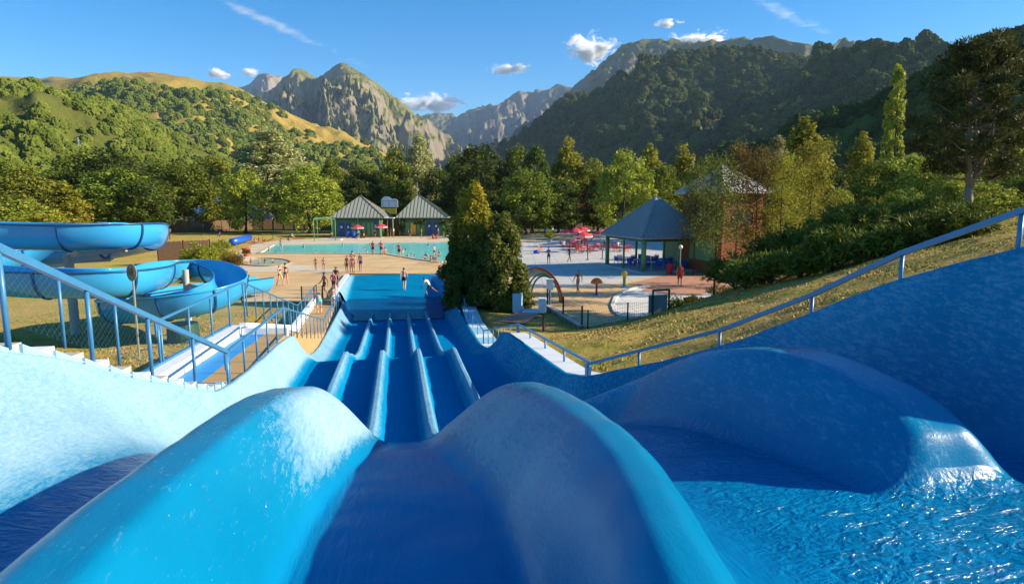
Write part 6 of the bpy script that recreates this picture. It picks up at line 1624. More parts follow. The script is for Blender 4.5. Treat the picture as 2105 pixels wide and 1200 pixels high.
high, V5, T5 = mountain('high_ridge', 'high rocky ridge with green shoulders on the right of the valley',
    [(985, 345, 6700), (1050, 297, 6500), (1100, 252, 6200), (1150, 208, 6000), (1200, 163, 5700), (1245, 130, 5500), (1285, 97, 5300), (1320, 83, 5200), (1355, 79, 5150), (1385, 90, 5000), (1430, 88, 4800), (1480, 92, 4600), (1525, 88, 4500), (1560, 77, 4300), (1590, 73, 4200), (1620, 84, 4100),
     (1665, 92, 4000), (1705, 96, 4000), (1735, 82, 4100), (1765, 94, 3900), (1792, 86, 3700), (1840, 100, 3500), (1880, 96, 3400), (1930, 104, 3200), (2050, 112, 3000), (2300, 110, 2900)],
    [(930, 4600), (1100, 3900), (1300, 3300), (1600, 2800), (2300, 2200)], 380, 200, M['high_green'], 150, 650, 190, 40, 1.2, 4.0)
dark, V6, T6 = mountain('dark_wooded_ridge', 'dark shaded wooded ridge descending into the valley from the right',
    [(1005, 352, 3700), (1060, 302, 3500), (1130, 262, 3300), (1200, 216, 3100), (1260, 178, 2900), (1330, 150, 2700), (1400, 128, 2500), (1450, 120, 2400), (1520, 117, 2300), (1580, 118, 2250), (1640, 122, 2200), (1700, 134, 2100), (1760, 154, 2000), (1830, 168, 1950), (2000, 170, 1900), (2300, 170, 1800)],
    [(940, 2900), (1040, 2100), (1180, 1500), (1400, 1000), (1700, 800), (2300, 650)], 240, 130, M['wooded'], 85, 520, 110, 10, 1.1, 6.0)
spur, V7, T7 = mountain('wooded_spur', 'wooded spur behind the slender poplar', [(1560, 235, 1650), (1640, 212, 1600), (1700, 192, 1550), (1780, 168, 1500), (1850, 132, 1450), (1900, 120, 1420), (1960, 116, 1380), (2100, 120, 1300), (2350, 110, 1250)],
    [(1400, 900), (1600, 760), (1850, 640), (2350, 560)], 110, 70, M['wooded'], 40, 260, 30, 10, 1.1, 8.0)
nr, V8, T8 = mountain('near_dark_hill', 'near shaded hill at the right edge behind the pine', [(1480, 345, 520), (1600, 300, 500), (1700, 258, 480), (1800, 218, 460), (1900, 168, 440), (1980, 122, 420), (2050, 82, 400), (2105, 68, 390), (2300, 40, 370), (2600, 20, 350)],
    [(1300, 330), (1500, 250), (1750, 190), (2100, 170), (2700, 150)], 110, 70, M['wooded'], 12, 120, 8, 3, 1.05, 10.0)

# ---- woods: crowns instanced over the slopes, each wood one mass
def wood_mat(name, a, b):
    q = N(name); oi = q.n('ShaderNodeObjectInfo').outputs['Random']; c = q.coord('Object')
    n1 = q.noise(c, 3.0, 5, 0.7)
    v = q.mix(oi, a, b)
    q.set(Base_Color=q.mix(n1, tuple(x * 0.55 for x in a), v), Roughness=0.95, Specular_IOR_Level=0.05)
    q.bump(q.noise(c, 7, 5, 0.75), 1.0, 0.35)
    return q.m
M['wood_l'] = wood_mat('sunny_wood_crowns', (0.09, 0.125, 0.016), (0.25, 0.28, 0.045))  # brighter crown copy, sunlight put into the colour
M['wood_d'] = wood_mat('shady_wood_crowns', (0.055, 0.075, 0.018), (0.15, 0.165, 0.035))  # darker crown copy, shade of the slopes put into the colour
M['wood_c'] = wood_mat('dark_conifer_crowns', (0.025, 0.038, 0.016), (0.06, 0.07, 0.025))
def crown_group(name, mat, conifer):
    g = bpy.data.node_groups.new(name, 'GeometryNodeTree')
    g.interface.new_socket('Geometry', in_out='INPUT', socket_type='NodeSocketGeometry'); g.interface.new_socket('Geometry', in_out='OUTPUT', socket_type='NodeSocketGeometry')
    nd = g.nodes; ln = g.links.new
    i = nd.new('NodeGroupInput'); o = nd.new('NodeGroupOutput')
    if conifer:
        me_ = nd.new('GeometryNodeMeshCone'); me_.inputs['Vertices'].default_value = 9; me_.inputs['Side Segments'].default_value = 5; me_.inputs['Radius Bottom'].default_value = 0.55; me_.inputs['Depth'].default_value = 2.2; src = me_.outputs['Mesh']
    else:
        me_ = nd.new('GeometryNodeMeshIcoSphere'); me_.inputs['Subdivisions'].default_value = 4; me_.inputs['Radius'].default_value = 1.0; src = me_.outputs['Mesh']
    sp_ = nd.new('GeometryNodeSetPosition'); nz = nd.new('ShaderNodeTexNoise'); nz.inputs['Scale'].default_value = 2.1; nz.inputs['Detail'].default_value = 5; nz.inputs['Roughness'].default_value = 0.65
    sub = nd.new('ShaderNodeMath'); sub.operation = 'SUBTRACT'; sub.inputs[1].default_value = 0.45
    nrm = nd.new('GeometryNodeInputNormal'); vm = nd.new('ShaderNodeVectorMath'); vm.operation = 'SCALE'; mul = nd.new('ShaderNodeMath'); mul.operation = 'MULTIPLY'; mul.inputs[1].default_value = 1.7 if not conifer else 0.5
    ln(nz.outputs[0], sub.inputs[0]); ln(sub.outputs[0], mul.inputs[0]); ln(nrm.outputs[0], vm.inputs[0]); ln(mul.outputs[0], vm.inputs['Scale']); ln(src, sp_.inputs['Geometry']); ln(vm.outputs[0], sp_.inputs['Offset'])
    sm = nd.new('GeometryNodeSetMaterial'); sm.inputs['Material'].default_value = mat; ln(sp_.outputs[0], sm.inputs[0])
    ip = nd.new('GeometryNodeInstanceOnPoints'); ln(i.outputs[0], ip.inputs['Points']); ln(sm.outputs[0], ip.inputs['Instance'])
    sc_ = nd.new('GeometryNodeInputNamedAttribute'); sc_.data_type = 'FLOAT_VECTOR'; sc_.inputs[0].default_value = 'scl'; ln(sc_.outputs[0], ip.inputs['Scale'])
    ro = nd.new('GeometryNodeInputNamedAttribute'); ro.data_type = 'FLOAT_VECTOR'; ro.inputs[0].default_value = 'rot'; ln(ro.outputs[0], ip.inputs['Rotation'])
    ln(ip.outputs[0], o.inputs[0])
    return g
def wood(name, label, V, T, n, size, mask, mat, seed, conifer=False, tall=1.0):
    r = np.random.default_rng(seed); nu, nt = T.shape
    a = r.random(n * 3) * (nu - 1.001); b = r.random(n * 3) * (nt - 1.001)
    i = a.astype(int); j = b.astype(int); fa = (a - i)[:, None]; fb = (b - j)[:, None]
    P = (V[i, j] * (1 - fa) + V[i + 1, j] * fa) * (1 - fb) + (V[i, j + 1] * (1 - fa) + V[i + 1, j + 1] * fa) * fb
    t = T[i, j]
    # keep density even over the ground
    area = np.linalg.norm(np.cross(V[i + 1, j] - V[i, j], V[i, j + 1] - V[i, j]), axis=1)
    keep = (r.random(len(a)) < area / np.quantile(area, 0.9)) & mask(P, t, r) & (t > -0.12) & (t < 0.985)
    P = P[keep][:n]; m = len(P)
    s = size * (0.38 + 1.0 * r.random(m) ** 1.7)
    P[:, 2] += s * (0.35 if not conifer else 0.0)
    me = bpy.data.meshes.new(name); me.vertices.add(m); me.vertices.foreach_set('co', P.astype(np.float32).ravel())
    at_ = me.attributes.new('scl', 'FLOAT_VECTOR', 'POINT'); at_.data.foreach_set('vector', np.stack([s, s, s * (0.95 + 0.35 * r.random(m)) * tall], 1).astype(np.float32).ravel())
    at_ = me.attributes.new('rot', 'FLOAT_VECTOR', 'POINT'); at_.data.foreach_set('vector', np.stack([r.normal(size=m) * .1, r.normal(size=m) * .1, r.random(m) * 6.28], 1).astype(np.float32).ravel())
    o = mesh_obj(name, me); md = o.modifiers.new('crowns', 'NODES'); md.node_group = crown_group(name + '_crowns', mat, conifer)
    return tag(o, label, 'forest', kind='stuff')
def nmask(sc, lo):
    return lambda P, t, r: (fbm(P[:, 0] / sc, P[:, 1] / sc, 4) > lo)
def pix_y(P): return 412 - (P[:, 2] - EYE) / P[:, 1] * FPX * 1.0
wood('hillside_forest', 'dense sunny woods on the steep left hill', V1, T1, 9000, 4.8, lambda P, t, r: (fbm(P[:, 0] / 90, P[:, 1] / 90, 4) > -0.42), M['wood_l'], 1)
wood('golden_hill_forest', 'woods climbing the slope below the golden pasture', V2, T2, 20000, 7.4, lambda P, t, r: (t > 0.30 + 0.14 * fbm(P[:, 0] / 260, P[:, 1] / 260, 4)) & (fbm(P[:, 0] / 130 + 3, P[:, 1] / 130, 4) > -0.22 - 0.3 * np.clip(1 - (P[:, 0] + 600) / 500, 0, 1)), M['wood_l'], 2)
wood('pasture_thickets', 'scattered thickets on the golden pasture', V2, T2, 420, 8.0, lambda P, t, r: (t > 0.04) & (t < 0.3) & (fbm(P[:, 0] / 110 + 9, P[:, 1] / 110, 4) > 0.48), M['wood_d'], 3)
wood('conifer_forest', 'dark conifer woods low on the rocky mountain', V3, T3, 9000, 17, lambda P, t, r: (t > 0.42 + 0.14 * fbm(P[:, 0] / 500, P[:, 1] / 500, 4)) & (fbm(P[:, 0] / 330 + 5, P[:, 1] / 330, 4) > -0.25), M['wood_c'], 4, True)
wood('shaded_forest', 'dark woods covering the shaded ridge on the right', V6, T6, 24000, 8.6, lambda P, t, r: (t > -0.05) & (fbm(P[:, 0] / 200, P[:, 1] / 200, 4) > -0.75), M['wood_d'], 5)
wood('spur_forest', 'woods on the spur behind the slender poplar', V7, T7, 5200, 8.5, nmask(120, -0.6), M['wood_d'], 6)
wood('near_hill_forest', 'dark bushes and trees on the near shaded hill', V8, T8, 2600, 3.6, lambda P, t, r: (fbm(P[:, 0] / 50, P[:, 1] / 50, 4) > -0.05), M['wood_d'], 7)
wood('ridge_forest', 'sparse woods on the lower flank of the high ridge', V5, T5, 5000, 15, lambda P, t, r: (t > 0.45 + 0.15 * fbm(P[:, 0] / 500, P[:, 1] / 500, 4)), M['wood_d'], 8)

# ---- a power pylon stands in the left woods
pz = at(163, 320, 520); pyl = empty('power_pylon', pz - (0, 0, 4)); tag(pyl, 'small grey lattice pylon in the left hillside woods', 'pylon')
mb = MB()
for sx in (-1, 1):
    for sy in (-1, 1): mb.bar((pz[0] + sx * 1.6, pz[1] + sy * 1.6, pz[2] - 8), (pz[0] + sx * .3, pz[1] + sy * .3, pz[2] + 14), 0.18, 0.18)
child_of(mb.build('legs', M['steel']), pyl)
mb = MB()
for z in (8, 11): mb.bar((pz[0] - 3, pz[1], pz[2] + z), (pz[0] + 3, pz[1], pz[2] + z), 0.2, 0.2)
child_of(mb.build('crossarms', M['steel']), pyl)

# ---- clouds: real, far behind the mountains
def cloud_mat():
    q = N('cumulus_cloud'); c = q.coord('Generated'); p = q.geo('Position')
    q.t.nodes.remove(q.b)
    n1 = q.noise(q.mapping(p, (1, 1, 1.5)), 0.0026, 10, 0.70, dist=0.9)
    vol = q.n('ShaderNodeVolumePrincipled'); vol.inputs['Color'].default_value = (1, 1, 1, 1); vol.inputs['Anisotropy'].default_value = 0.2
    # falls off towards the hull
    m = q.n('ShaderNodeVectorMath', operation='SUBTRACT'); q.l(c, m.inputs[0]); m.inputs[1].default_value = (0.5, 0.5, 0.42)
    l = q.n('ShaderNodeVectorMath', operation='LENGTH'); q.l(m.outputs[0], l.inputs[0])
    f = q.maprange(l.outputs['Value'], 0.10, 0.50, 1.0, 0.0)
    d = q.math('SUBTRACT', q.math('ADD', q.math('MULTIPLY', f, 0.60), q.math('MULTIPLY', n1, 2.2)), 1.48)
    d = q.math('MULTIPLY', q.math('MAXIMUM', d, 0.0), 0.16)
    q.l(d, vol.inputs['Density']); q.l(vol.outputs[0], q.out.inputs['Volume'])
    return q.m
M['cloud'] = cloud_mat()
CL = [(447, 149, 32, 17, 'small puffy cloud above the golden hill, left of its pair'), (512, 149, 36, 15, 'small puffy cloud above the golden hill, right of its pair'), (890, 208, 128, 25, 'long white cloud over the valley notch'), (1047, 140, 80, 16, 'flat white cloud above the far grey ridge'),
      (1217, 97, 76, 38, 'big white cloud beside the high ridge'), (1375, 47, 48, 10, 'thin small cloud above the high summit'), (1440, 80, 120, 22, 'wide cloud resting behind the high ridge'), (915, 238, 40, 10, 'small low cloud in the valley notch')]
for i, (px, py, wpx, hpx, lab) in enumerate(CL):
    Yc = 17000.0; c = at(px, py, Yc); sx = wpx / FPX * Yc * 0.85; sz = hpx / FPX * Yc * 1.05
    bm = bmesh.new(); bmesh.ops.create_icosphere(bm, subdivisions=3, radius=1.0); me = bpy.data.meshes.new('cloud'); bm.to_mesh(me); bm.free()
    o = mesh_obj('cloud', me, M['cloud'], loc=c); o.scale = (sx, min(sx, sz * 1.8), sz); tag(o, lab, 'cloud', 'summer clouds')
# a faint streak of high cloud
M['wisp'] = M['cloud'].copy(); M['wisp'].name = 'high_wisp_cloud'
for nd_ in M['wisp'].node_tree.nodes:
    if nd_.type == 'MATH' and nd_.operation == 'MULTIPLY' and abs(nd_.inputs[1].default_value - 0.16) < 1e-6: nd_.inputs[1].default_value = 0.0035
    if nd_.type == 'MAPPING': nd_.inputs['Scale'].default_value = (0.5, 1, 2.0); nd_.inputs['Rotation'].default_value = (0, R(-24), 0)
for px, py, wpx, hpx, lab in ((560, 45, 300, 17, 'faint slanting streak of high cloud at the upper left'), (1620, 28, 160, 14, 'faint wisp of high cloud over the right ridges')):
    Yc = 18500.0; c = at(px, py, Yc); bm = bmesh.new(); bmesh.ops.create_icosphere(bm, subdivisions=3, radius=1.0); me = bpy.data.meshes.new('cloud'); bm.to_mesh(me); bm.free()
    o = mesh_obj('cloud', me, M['wisp'], loc=c); o.scale = (wpx / FPX * Yc * .85, 600, hpx / FPX * Yc); o.rotation_euler = (0, R(24), 0); tag(o, lab, 'cloud', 'high wisps')
# ---- haze: the air of the valley
hz = MB(); hz.box((0, 5200, 1000), (30000, 16000, 2016)).build('haze', None)
ho = bpy.data.objects['haze']; ho.location = (0, 0, 0)
q = N('valley_air'); q.t.nodes.remove(q.b); vol = q.n('ShaderNodeVolumePrincipled'); vol.inputs['Color'].default_value = (0.50, 0.70, 1.0, 1); vol.inputs['Density'].default_value = 3.2e-5; vol.inputs['Anisotropy'].default_value = 0.1
q.l(vol.outputs[0], q.out.inputs['Volume']); ho.data.materials.append(q.m); tag(ho, 'thin blue summer haze filling the valley', 'haze', kind='stuff')
# ================================================================== PEOPLE
SKEL = ['pelvis', 'waist', 'chest', 'neck', 'chin', 'head', 'shl', 'ell', 'wrl', 'hal', 'shr', 'elr', 'wrr', 'har', 'hil', 'knl', 'anl', 'tol', 'hir', 'knr', 'anr', 'tor']
BONES = [('pelvis', 'waist'), ('waist', 'chest'), ('chest', 'neck'), ('neck', 'chin'), ('chin', 'head'), ('chest', 'shl'), ('shl', 'ell'), ('ell', 'wrl'), ('wrl', 'hal'), ('chest', 'shr'), ('shr', 'elr'), ('elr', 'wrr'), ('wrr', 'har'),
         ('pelvis', 'hil'), ('hil', 'knl'), ('knl', 'anl'), ('anl', 'tol'), ('pelvis', 'hir'), ('hir', 'knr'), ('knr', 'anr'), ('anr', 'tor')]
RAD = dict(pelvis=(.135, .105), waist=(.118, .092), chest=(.145, .105), neck=(.052, .055), chin=(.070, .080), head=(.074, .090), shl=(.058, .058), ell=(.040, .040), wrl=(.027, .027), hal=(.034, .018), shr=(.058, .058), elr=(.040, .040), wrr=(.027, .027), har=(.034, .018),
           hil=(.088, .09), knl=(.056, .058), anl=(.038, .040), tol=(.038, .026), hir=(.088, .09), knr=(.056, .058), anr=(.038, .040), tor=(.038, .026))
STAND = dict(pelvis=(0, 0, .95), waist=(0, .01, 1.10), chest=(0, 0, 1.33), neck=(0, .0, 1.50), chin=(0, .025, 1.585), head=(0, .015, 1.69), shl=(-.17, 0, 1.42), ell=(-.235, -.02, 1.14), wrl=(-.25, .06, .90), hal=(-.25, .09, .82), shr=(.17, 0, 1.42), elr=(.235, -.02, 1.14), wrr=(.25, .06, .90), har=(.25, .09, .82),
             hil=(-.095, 0, .90), knl=(-.11, .02, .50), anl=(-.11, -.02, .085), tol=(-.13, .12, .03), hir=(.095, 0, .90), knr=(.11, .02, .50), anr=(.11, -.02, .085), tor=(.13, .12, .03))
def pose(**k): d = dict(STAND); d.update(k); return d
POSES = {
 'stand': STAND,
 'hip': pose(elr=(.33, -.06, 1.20), wrr=(.17, .06, 1.02), har=(.13, .09, .98), pelvis=(.02, 0, .95), knl=(-.14, .05, .5), anl=(-.16, 0, .085), tol=(-.20, .13, .03)),
 'fold': pose(ell=(-.22, .10, 1.17), wrl=(-.02, .20, 1.22), hal=(.05, .19, 1.24), elr=(.22, .10, 1.17), wrr=(.03, .18, 1.16), har=(-.04, .20, 1.15)),
 'walk': pose(knl=(-.10, .20, .52), anl=(-.10, .24, .10), tol=(-.11, .38, .05), knr=(.10, -.04, .50), anr=(.10, -.30, .14), tor=(.11, -.20, .04), ell=(-.23, -.14, 1.17), wrl=(-.23, -.16, .93), hal=(-.23, -.14, .85), elr=(.23, .06, 1.15), wrr=(.22, .24, .97), har=(.21, .30, .92), hil=(-.095, .02, .90)),
 'run': pose(waist=(0, .06, 1.05), chest=(0, .26, 1.22), neck=(0, .38, 1.34), chin=(0, .46, 1.39), head=(0, .50, 1.49), shl=(-.17, .30, 1.28), ell=(-.26, .36, 1.02), wrl=(-.24, .50, .82), hal=(-.24, .55, .74), shr=(.17, .28, 1.28), elr=(.30, .12, 1.10), wrr=(.34, .22, .90), har=(.34, .28, .84),
             pelvis=(0, -.02, .88), hil=(-.095, 0, .84), knl=(-.10, .26, .52), anl=(-.10, .10, .12), tol=(-.11, .24, .05), hir=(.095, -.02, .84), knr=(.13, -.30, .60), anr=(.16, -.66, .42), tor=(.17, -.70, .28)),
 'bend': pose(waist=(0, .10, 1.04), chest=(0, .33, 1.10), neck=(0, .48, 1.10), chin=(0, .55, 1.06), head=(0, .64, 1.03), shl=(-.17, .40, 1.08), ell=(-.20, .44, .80), wrl=(-.14, .40, .58), hal=(-.13, .38, .50), shr=(.17, .40, 1.08), elr=(.20, .44, .80), wrr=(.14, .40, .58), har=(.13, .38, .50),
              pelvis=(0, -.06, .88), hil=(-.095, -.04, .84), hir=(.095, -.04, .84), knl=(-.12, .12, .50), knr=(.12, .12, .50)),
 'sit': pose(pelvis=(0, 0, .12), waist=(0, -.03, .27), chest=(0, -.02, .50), neck=(0, .02, .67), chin=(0, .05, .755), head=(0, .04, .86), shl=(-.17, -.01, .59), ell=(-.25, -.12, .34), wrl=(-.26, -.22, .12), hal=(-.26, -.24, .05), shr=(.17, -.01, .59), elr=(.24, .10, .36), wrr=(.16, .30, .36), har=(.14, .36, .36),
             hil=(-.095, .02, .11), knl=(-.13, .38, .38), anl=(-.12, .62, .07), tol=(-.13, .76, .04), hir=(.095, .02, .11), knr=(.12, .42, .12), anr=(.13, .82, .07), tor=(.14, .88, .18)),
 'chair': pose(pelvis=(0, 0, .55), waist=(0, -.02, .70), chest=(0, 0, .93), neck=(0, .03, 1.10), chin=(0, .055, 1.185), head=(0, .045, 1.29), shl=(-.17, 0, 1.02), ell=(-.24, .04, .74), wrl=(-.16, .26, .66), hal=(-.13, .33, .64), shr=(.17, 0, 1.02), elr=(.24, .04, .74), wrr=(.16, .26, .66), har=(.13, .33, .64),
               hil=(-.095, .04, .54), knl=(-.12, .46, .50), anl=(-.12, .46, .085), tol=(-.13, .60, .03), hir=(.095, .04, .54), knr=(.12, .46, .50), anr=(.12, .46, .085), tor=(.13, .60, .03)),
}
def body_mesh(pname):
    J = POSES[pname]
    me = bpy.data.meshes.new('skel'); me.from_pydata([J[k] for k in SKEL], [(SKEL.index(a), SKEL.index(b)) for a, b in BONES], [])
    o = bpy.data.objects.new('skel', me); COL.objects.link(o)
    md = o.modifiers.new('skin', 'SKIN'); md.use_smooth_shade = True; md.branch_smoothing = 0.4
    sk = me.skin_vertices[0].data
    for i, k in enumerate(SKEL):
        sk[i].radius = RAD[k]; sk[i].use_root = (k == 'pelvis')
    sb = o.modifiers.new('sub', 'SUBSURF'); sb.levels = 1; sb.render_levels = 1
    dg = bpy.context.evaluated_depsgraph_get(); dg.update()
    out = bpy.data.meshes.new_from_object(o.evaluated_get(dg)); out.name = 'body'
    bpy.data.objects.remove(o)
    return out
def nearest_bone(P, J):
    best = np.full(len(P), 1e9); idx = np.zeros(len(P), int); par = np.zeros(len(P))
    for k, (a, b) in enumerate(BONES):
        A = np.array(J[a]); B = np.array(J[b]); d = B - A; t = np.clip(((P - A) @ d) / (d @ d), 0, 1)
        ra, rb = RAD[a][0], RAD[b][0]
        ds = np.linalg.norm(P - (A + t[:, None] * d), axis=1) - (ra + (rb - ra) * t) * 0.8
        u = ds < best; best[u] = ds[u]; idx[u] = k; par[u] = t[u]
    return idx, par
PB = {}
def person_meshes(pname):
    """body with fingers and face, plus clothing shells cut from the same surface"""
    if pname in PB: return PB[pname]
    J = POSES[pname]; me = body_mesh(pname)
    nv = len(me.vertices); V = np.empty(nv * 3, np.float32); me.vertices.foreach_get('co', V); V = V.reshape(-1, 3).astype(float)
    Nn = np.empty(nv * 3, np.float32); me.vertices.foreach_get('normal', Nn); Nn = Nn.reshape(-1, 3)
    F = [tuple(p.vertices) for p in me.polygons]; bpy.data.meshes.remove(me)
    FC = np.array([V[list(f)].mean(0) for f in F]); idx, par = nearest_bone(FC, J)
    nm = [BONES[i] for i in idx]
    up = np.array(J['head']) - np.array(J['chin']); up /= np.linalg.norm(up); fwd = np.array((0, 1.0, 0)); fwd = fwd - up * (fwd @ up); fwd /= np.linalg.norm(fwd)
    hc = np.array(J['chin']) * .4 + np.array(J['head']) * .6
    def region(kind):
        S_ = []
        for f, (a, b), t, c in zip(F, nm, par, FC):
            ok = False
            if kind == 'shorts': ok = (a == 'pelvis' and (b in ('hil', 'hir') or t < .45)) or (a in ('hil', 'hir') and t < .42)
            elif kind == 'brief': ok = (a == 'pelvis' and (b in ('hil', 'hir') or t < .25)) or (a in ('hil', 'hir') and t < .06)
            elif kind == 'bra': ok = (a == 'waist' and t > .72) or (a == 'chest' and b == 'neck' and t < .12)
            elif kind == 'shirt': ok = (a in ('waist',)) or (a == 'pelvis' and b == 'waist' and t > .2) or (a == 'chest' and (b != 'neck' or t < .45)) or (a in ('shl', 'shr') and t < .45)
            elif kind == 'dress': ok = (a == 'waist') or (a == 'pelvis') or (a == 'chest' and b != 'neck') or (a in ('hil', 'hir') and t < .8) or (a in ('shl', 'shr') and t < .15)
            elif kind == 'hair':
                if a in ('chin', 'neck') and b in ('head', 'chin'):
                    r_ = c - hc; ok = (r_ @ up > .035) or (r_ @ fwd < -.012 and r_ @ up > -.09)
            if ok: S_.append(f)
        used_ = sorted({i for f in S_ for i in f}); mp = {i: k for k, i in enumerate(used_)}
        off = {'hair': .016, 'shorts': .016, 'shirt': .014, 'dress': .03}.get(kind, .007)
        v = [V[i] + Nn[i] * off for i in used_]; m_ = bpy.data.meshes.new(kind); m_.from_pydata([tuple(p) for p in v], [], [tuple(mp[i] for i in f) for f in S_])
        if len(m_.polygons): m_.polygons.foreach_set('use_smooth', [True] * len(m_.polygons))
        return m_
    mb = MB()
    mb.v = [tuple(p) for p in V]; mb.f = list(F); nbody = len(F)
    # fingers
    for s_, wr, ha in ((-1, 'wrl', 'hal'), (1, 'wrr', 'har')):
        W_ = np.array(J[wr]); Hn = np.array(J[ha]); d = (Hn - W_) / np.linalg.norm(Hn - W_); side = np.cross(d, (0.0, 0.2, 1.0) if abs(d[2]) < .8 else (1.0, 0, 0)); side /= np.linalg.norm(side); pn = np.cross(d, side)
        for k, L_ in enumerate((.062, .075, .07, .055)):
            p0 = Hn + side * (-.027 + .018 * k); p1 = p0 + d * L_ * .55 + pn * .006; p2 = p0 + d * L_ + pn * .026
            mb.tube([tuple(p0), tuple(p1), tuple(p2)], [.0085, .008, .006], 4)
        p0 = W_ + d * .035 + side * -.03; mb.tube([tuple(p0), tuple(p0 + d * .03 - side * .025), tuple(p0 + d * .065 - side * .03 + pn * .01)], [.011, .01, .007], 4)
    # nose and ears
    ns = hc - up * .01 + fwd * .085; sd = np.cross(fwd, up)
    mb.add([ns + up * .03, ns - up * .012 + sd * .014, ns - up * .012 - sd * .014, ns - up * .01 + fwd * .022], [(0, 1, 3), (0, 3, 2), (1, 2, 3)])
    for k in (-1, 1):
        e = hc + sd * k * .078 - up * .005 - fwd * .01; mb.add([e + up * .03, e - up * .03, e + up * .02 - fwd * .02 + sd * k * .02, e - up * .015 - fwd * .012 + sd * k * .012], [(0, 2, 3, 1), (1, 3, 2, 0)])
    nskin = len(mb.f)
    for k in (-1, 1):
        e = hc + sd * k * .03 + up * .012 + fwd * .082; mb.add([e + sd * .011, e + up * .007, e - sd * .011, e - up * .007], [(0, 1, 2, 3)])
    e = hc - up * .048 + fwd * .083; mb.add([e + sd * .022, e + up * .005, e - sd * .022, e - up * .006], [(0, 1, 2, 3)])
    bm_ = bpy.data.meshes.new('body'); bm_.from_pydata(mb.v, [], mb.f); bm_.polygons.foreach_set('use_smooth', [True] * len(bm_.polygons))
    bm_.materials.append(SKIN[0]); bm_.materials.append(M['face_dark'])
    for i in range(nskin, len(bm_.polygons)): bm_.polygons[i].material_index = 1
    PB[pname] = dict(body=bm_, cache={}, region=region); return PB[pname]
M['face_dark'] = plain('face_feature', (0.06, 0.02, 0.015), 0.6)
SKIN = [plain('skin_%d' % i, c, 0.5, 0, 0.06) for i, c in enumerate(((0.50, 0.27, 0.17), (0.40, 0.19, 0.105), (0.27, 0.12, 0.065), (0.58, 0.35, 0.24)))]
CLOTH = {k: plain('cloth_' + k, c, 0.8) for k, c in dict(black=(.012, .012, .014), navy=(.015, .03, .10), blue=(.03, .12, .42), red=(.55, .03, .02), white=(.7, .68, .64), pink=(.6, .16, .22), green=(.05, .25, .1), orange=(.7, .22, .04), purple=(.2, .06, .22), cyan=(.1, .45, .5), yellow=(.7, .5, .08), brown=(.12, .06, .03), grey=(.25, .25, .26)).items()}
HAIR = [plain('hair_dark', (.018, .011, .007), .5), plain('hair_brown', (.07, .035, .015), .5), plain('hair_fair', (.28, .17, .06), .5)]
def person(loc, pname, rz, label, height=1.74, skin=0, wear=(('trunks', 'black'),), hair=0, group=None):
    pm = person_meshes(pname); root = empty('person', loc, rz, height / 1.76); tag(root, label, 'person', group)
    o = link(bpy.data.objects.new('body', pm['body']), root)
    o.material_slots[0].link = 'OBJECT'; o.material_slots[0].material = SKIN[skin]
    for kind, col in tuple(wear) + (('hair', hair),):
        key = {'trunks': 'shorts', 'bikini_bottom': 'brief', 'bikini_top': 'bra', 'top': 'shirt', 'dress': 'dress', 'hair': 'hair', 'swim_brief': 'brief'}[kind]
        if key not in pm['cache']: pm['cache'][key] = pm['region'](key)
        m_ = pm['cache'][key]
        if not len(m_.polygons): continue
        if not len(m_.materials): m_.materials.append(HAIR[0])
        c = link(bpy.data.objects.new(kind, m_), root); c.material_slots[0].link = 'OBJECT'; c.material_slots[0].material = HAIR[col] if kind == 'hair' else CLOTH[col]
    return root
BIK = lambda c: (('bikini_bottom', c), ('bikini_top', c))
G = lambda px, py, z=0.0: on(px, py, z)
ramp_z = lambda s: H(7.2) + (0.012 - H(7.2)) * min(1, max(0, (s - 46.5) / 10.2)) ** .9
def on_ramp(px, py):
    for it in range(60):
        s = 46.5 + it * .18; d = ray(px, py); z = ramp_z(s); t = (z - EYE) / d[2]; p = d * t; ss = p[0] * AX[0] + p[1] * AX[1]
        if ss <= s: return np.array((p[0], p[1], z))
    return on(px, py, -.4)
# deck and slide
person(on_ramp(831, 597), 'walk', 0.0, 'bare backed man in black trunks walking up the blue end ramp', 1.82, 3, (('trunks', 'black'),), 0)
person(on_ramp(883, 611), 'run', 1.2, 'person in dark wetsuit trousers running through the landing basin', 1.7, 1, (('trunks', 'black'), ('top', 'white')), 0)
person(G(510, 608), 'fold', -.4, 'bather in a dark tank top standing beside the flume exit', 1.75, 0, (('top', 'brown'), ('swim_brief', 'pink')), 1)
person(G(576, 588), 'walk', -2.0, 'bather with fair skin leaning towards a partner on the deck', 1.66, 3, (('bikini_bottom', 'brown'), ('bikini_top', 'black')), 1)
person(G(588, 585), 'walk', 0.5, 'bather in a black swimsuit walking in the deck couple', 1.75, 0, (('swim_brief', 'black'), ('bikini_top', 'black')), 0)
person(G(650, 556), 'stand', 3.0, 'slim child with pink bikini, left of the two standing on the deck', 1.30, 0, BIK('pink'), 2)
person(G(666, 557), 'stand', -2.6, 'slim dark child, right of the two standing on the deck', 1.28, 1, BIK('purple'), 0)
person(G(714, 564), 'stand', 2.6, 'bather at the left of the group by the ramp', 1.74, 1, (('trunks', 'brown'),), 0)
person(G(722, 561), 'hip', -2.2, 'pale bather in pink inside the group by the ramp', 1.70, 3, BIK('pink'), 1)
person(G(730, 561), 'fold', 1.8, 'bather in red facing the group by the ramp', 1.68, 0, (('bikini_bottom', 'red'), ('bikini_top', 'red')), 0)
person(G(742, 559), 'stand', 2.9, 'man in long blue shorts at the right of the group', 1.78, 0, (('trunks', 'blue'),), 1)
person(G(725, 551), 'stand', 0.3, 'bather half hidden behind the group by the ramp', 1.72, 1, (('trunks', 'grey'),), 0)
person(G(767, 525), 'stand', 2.9, 'lifeguard in red shirt, left of the pair at the pool edge', 1.76, 1, (('top', 'red'), ('trunks', 'black')), 0)
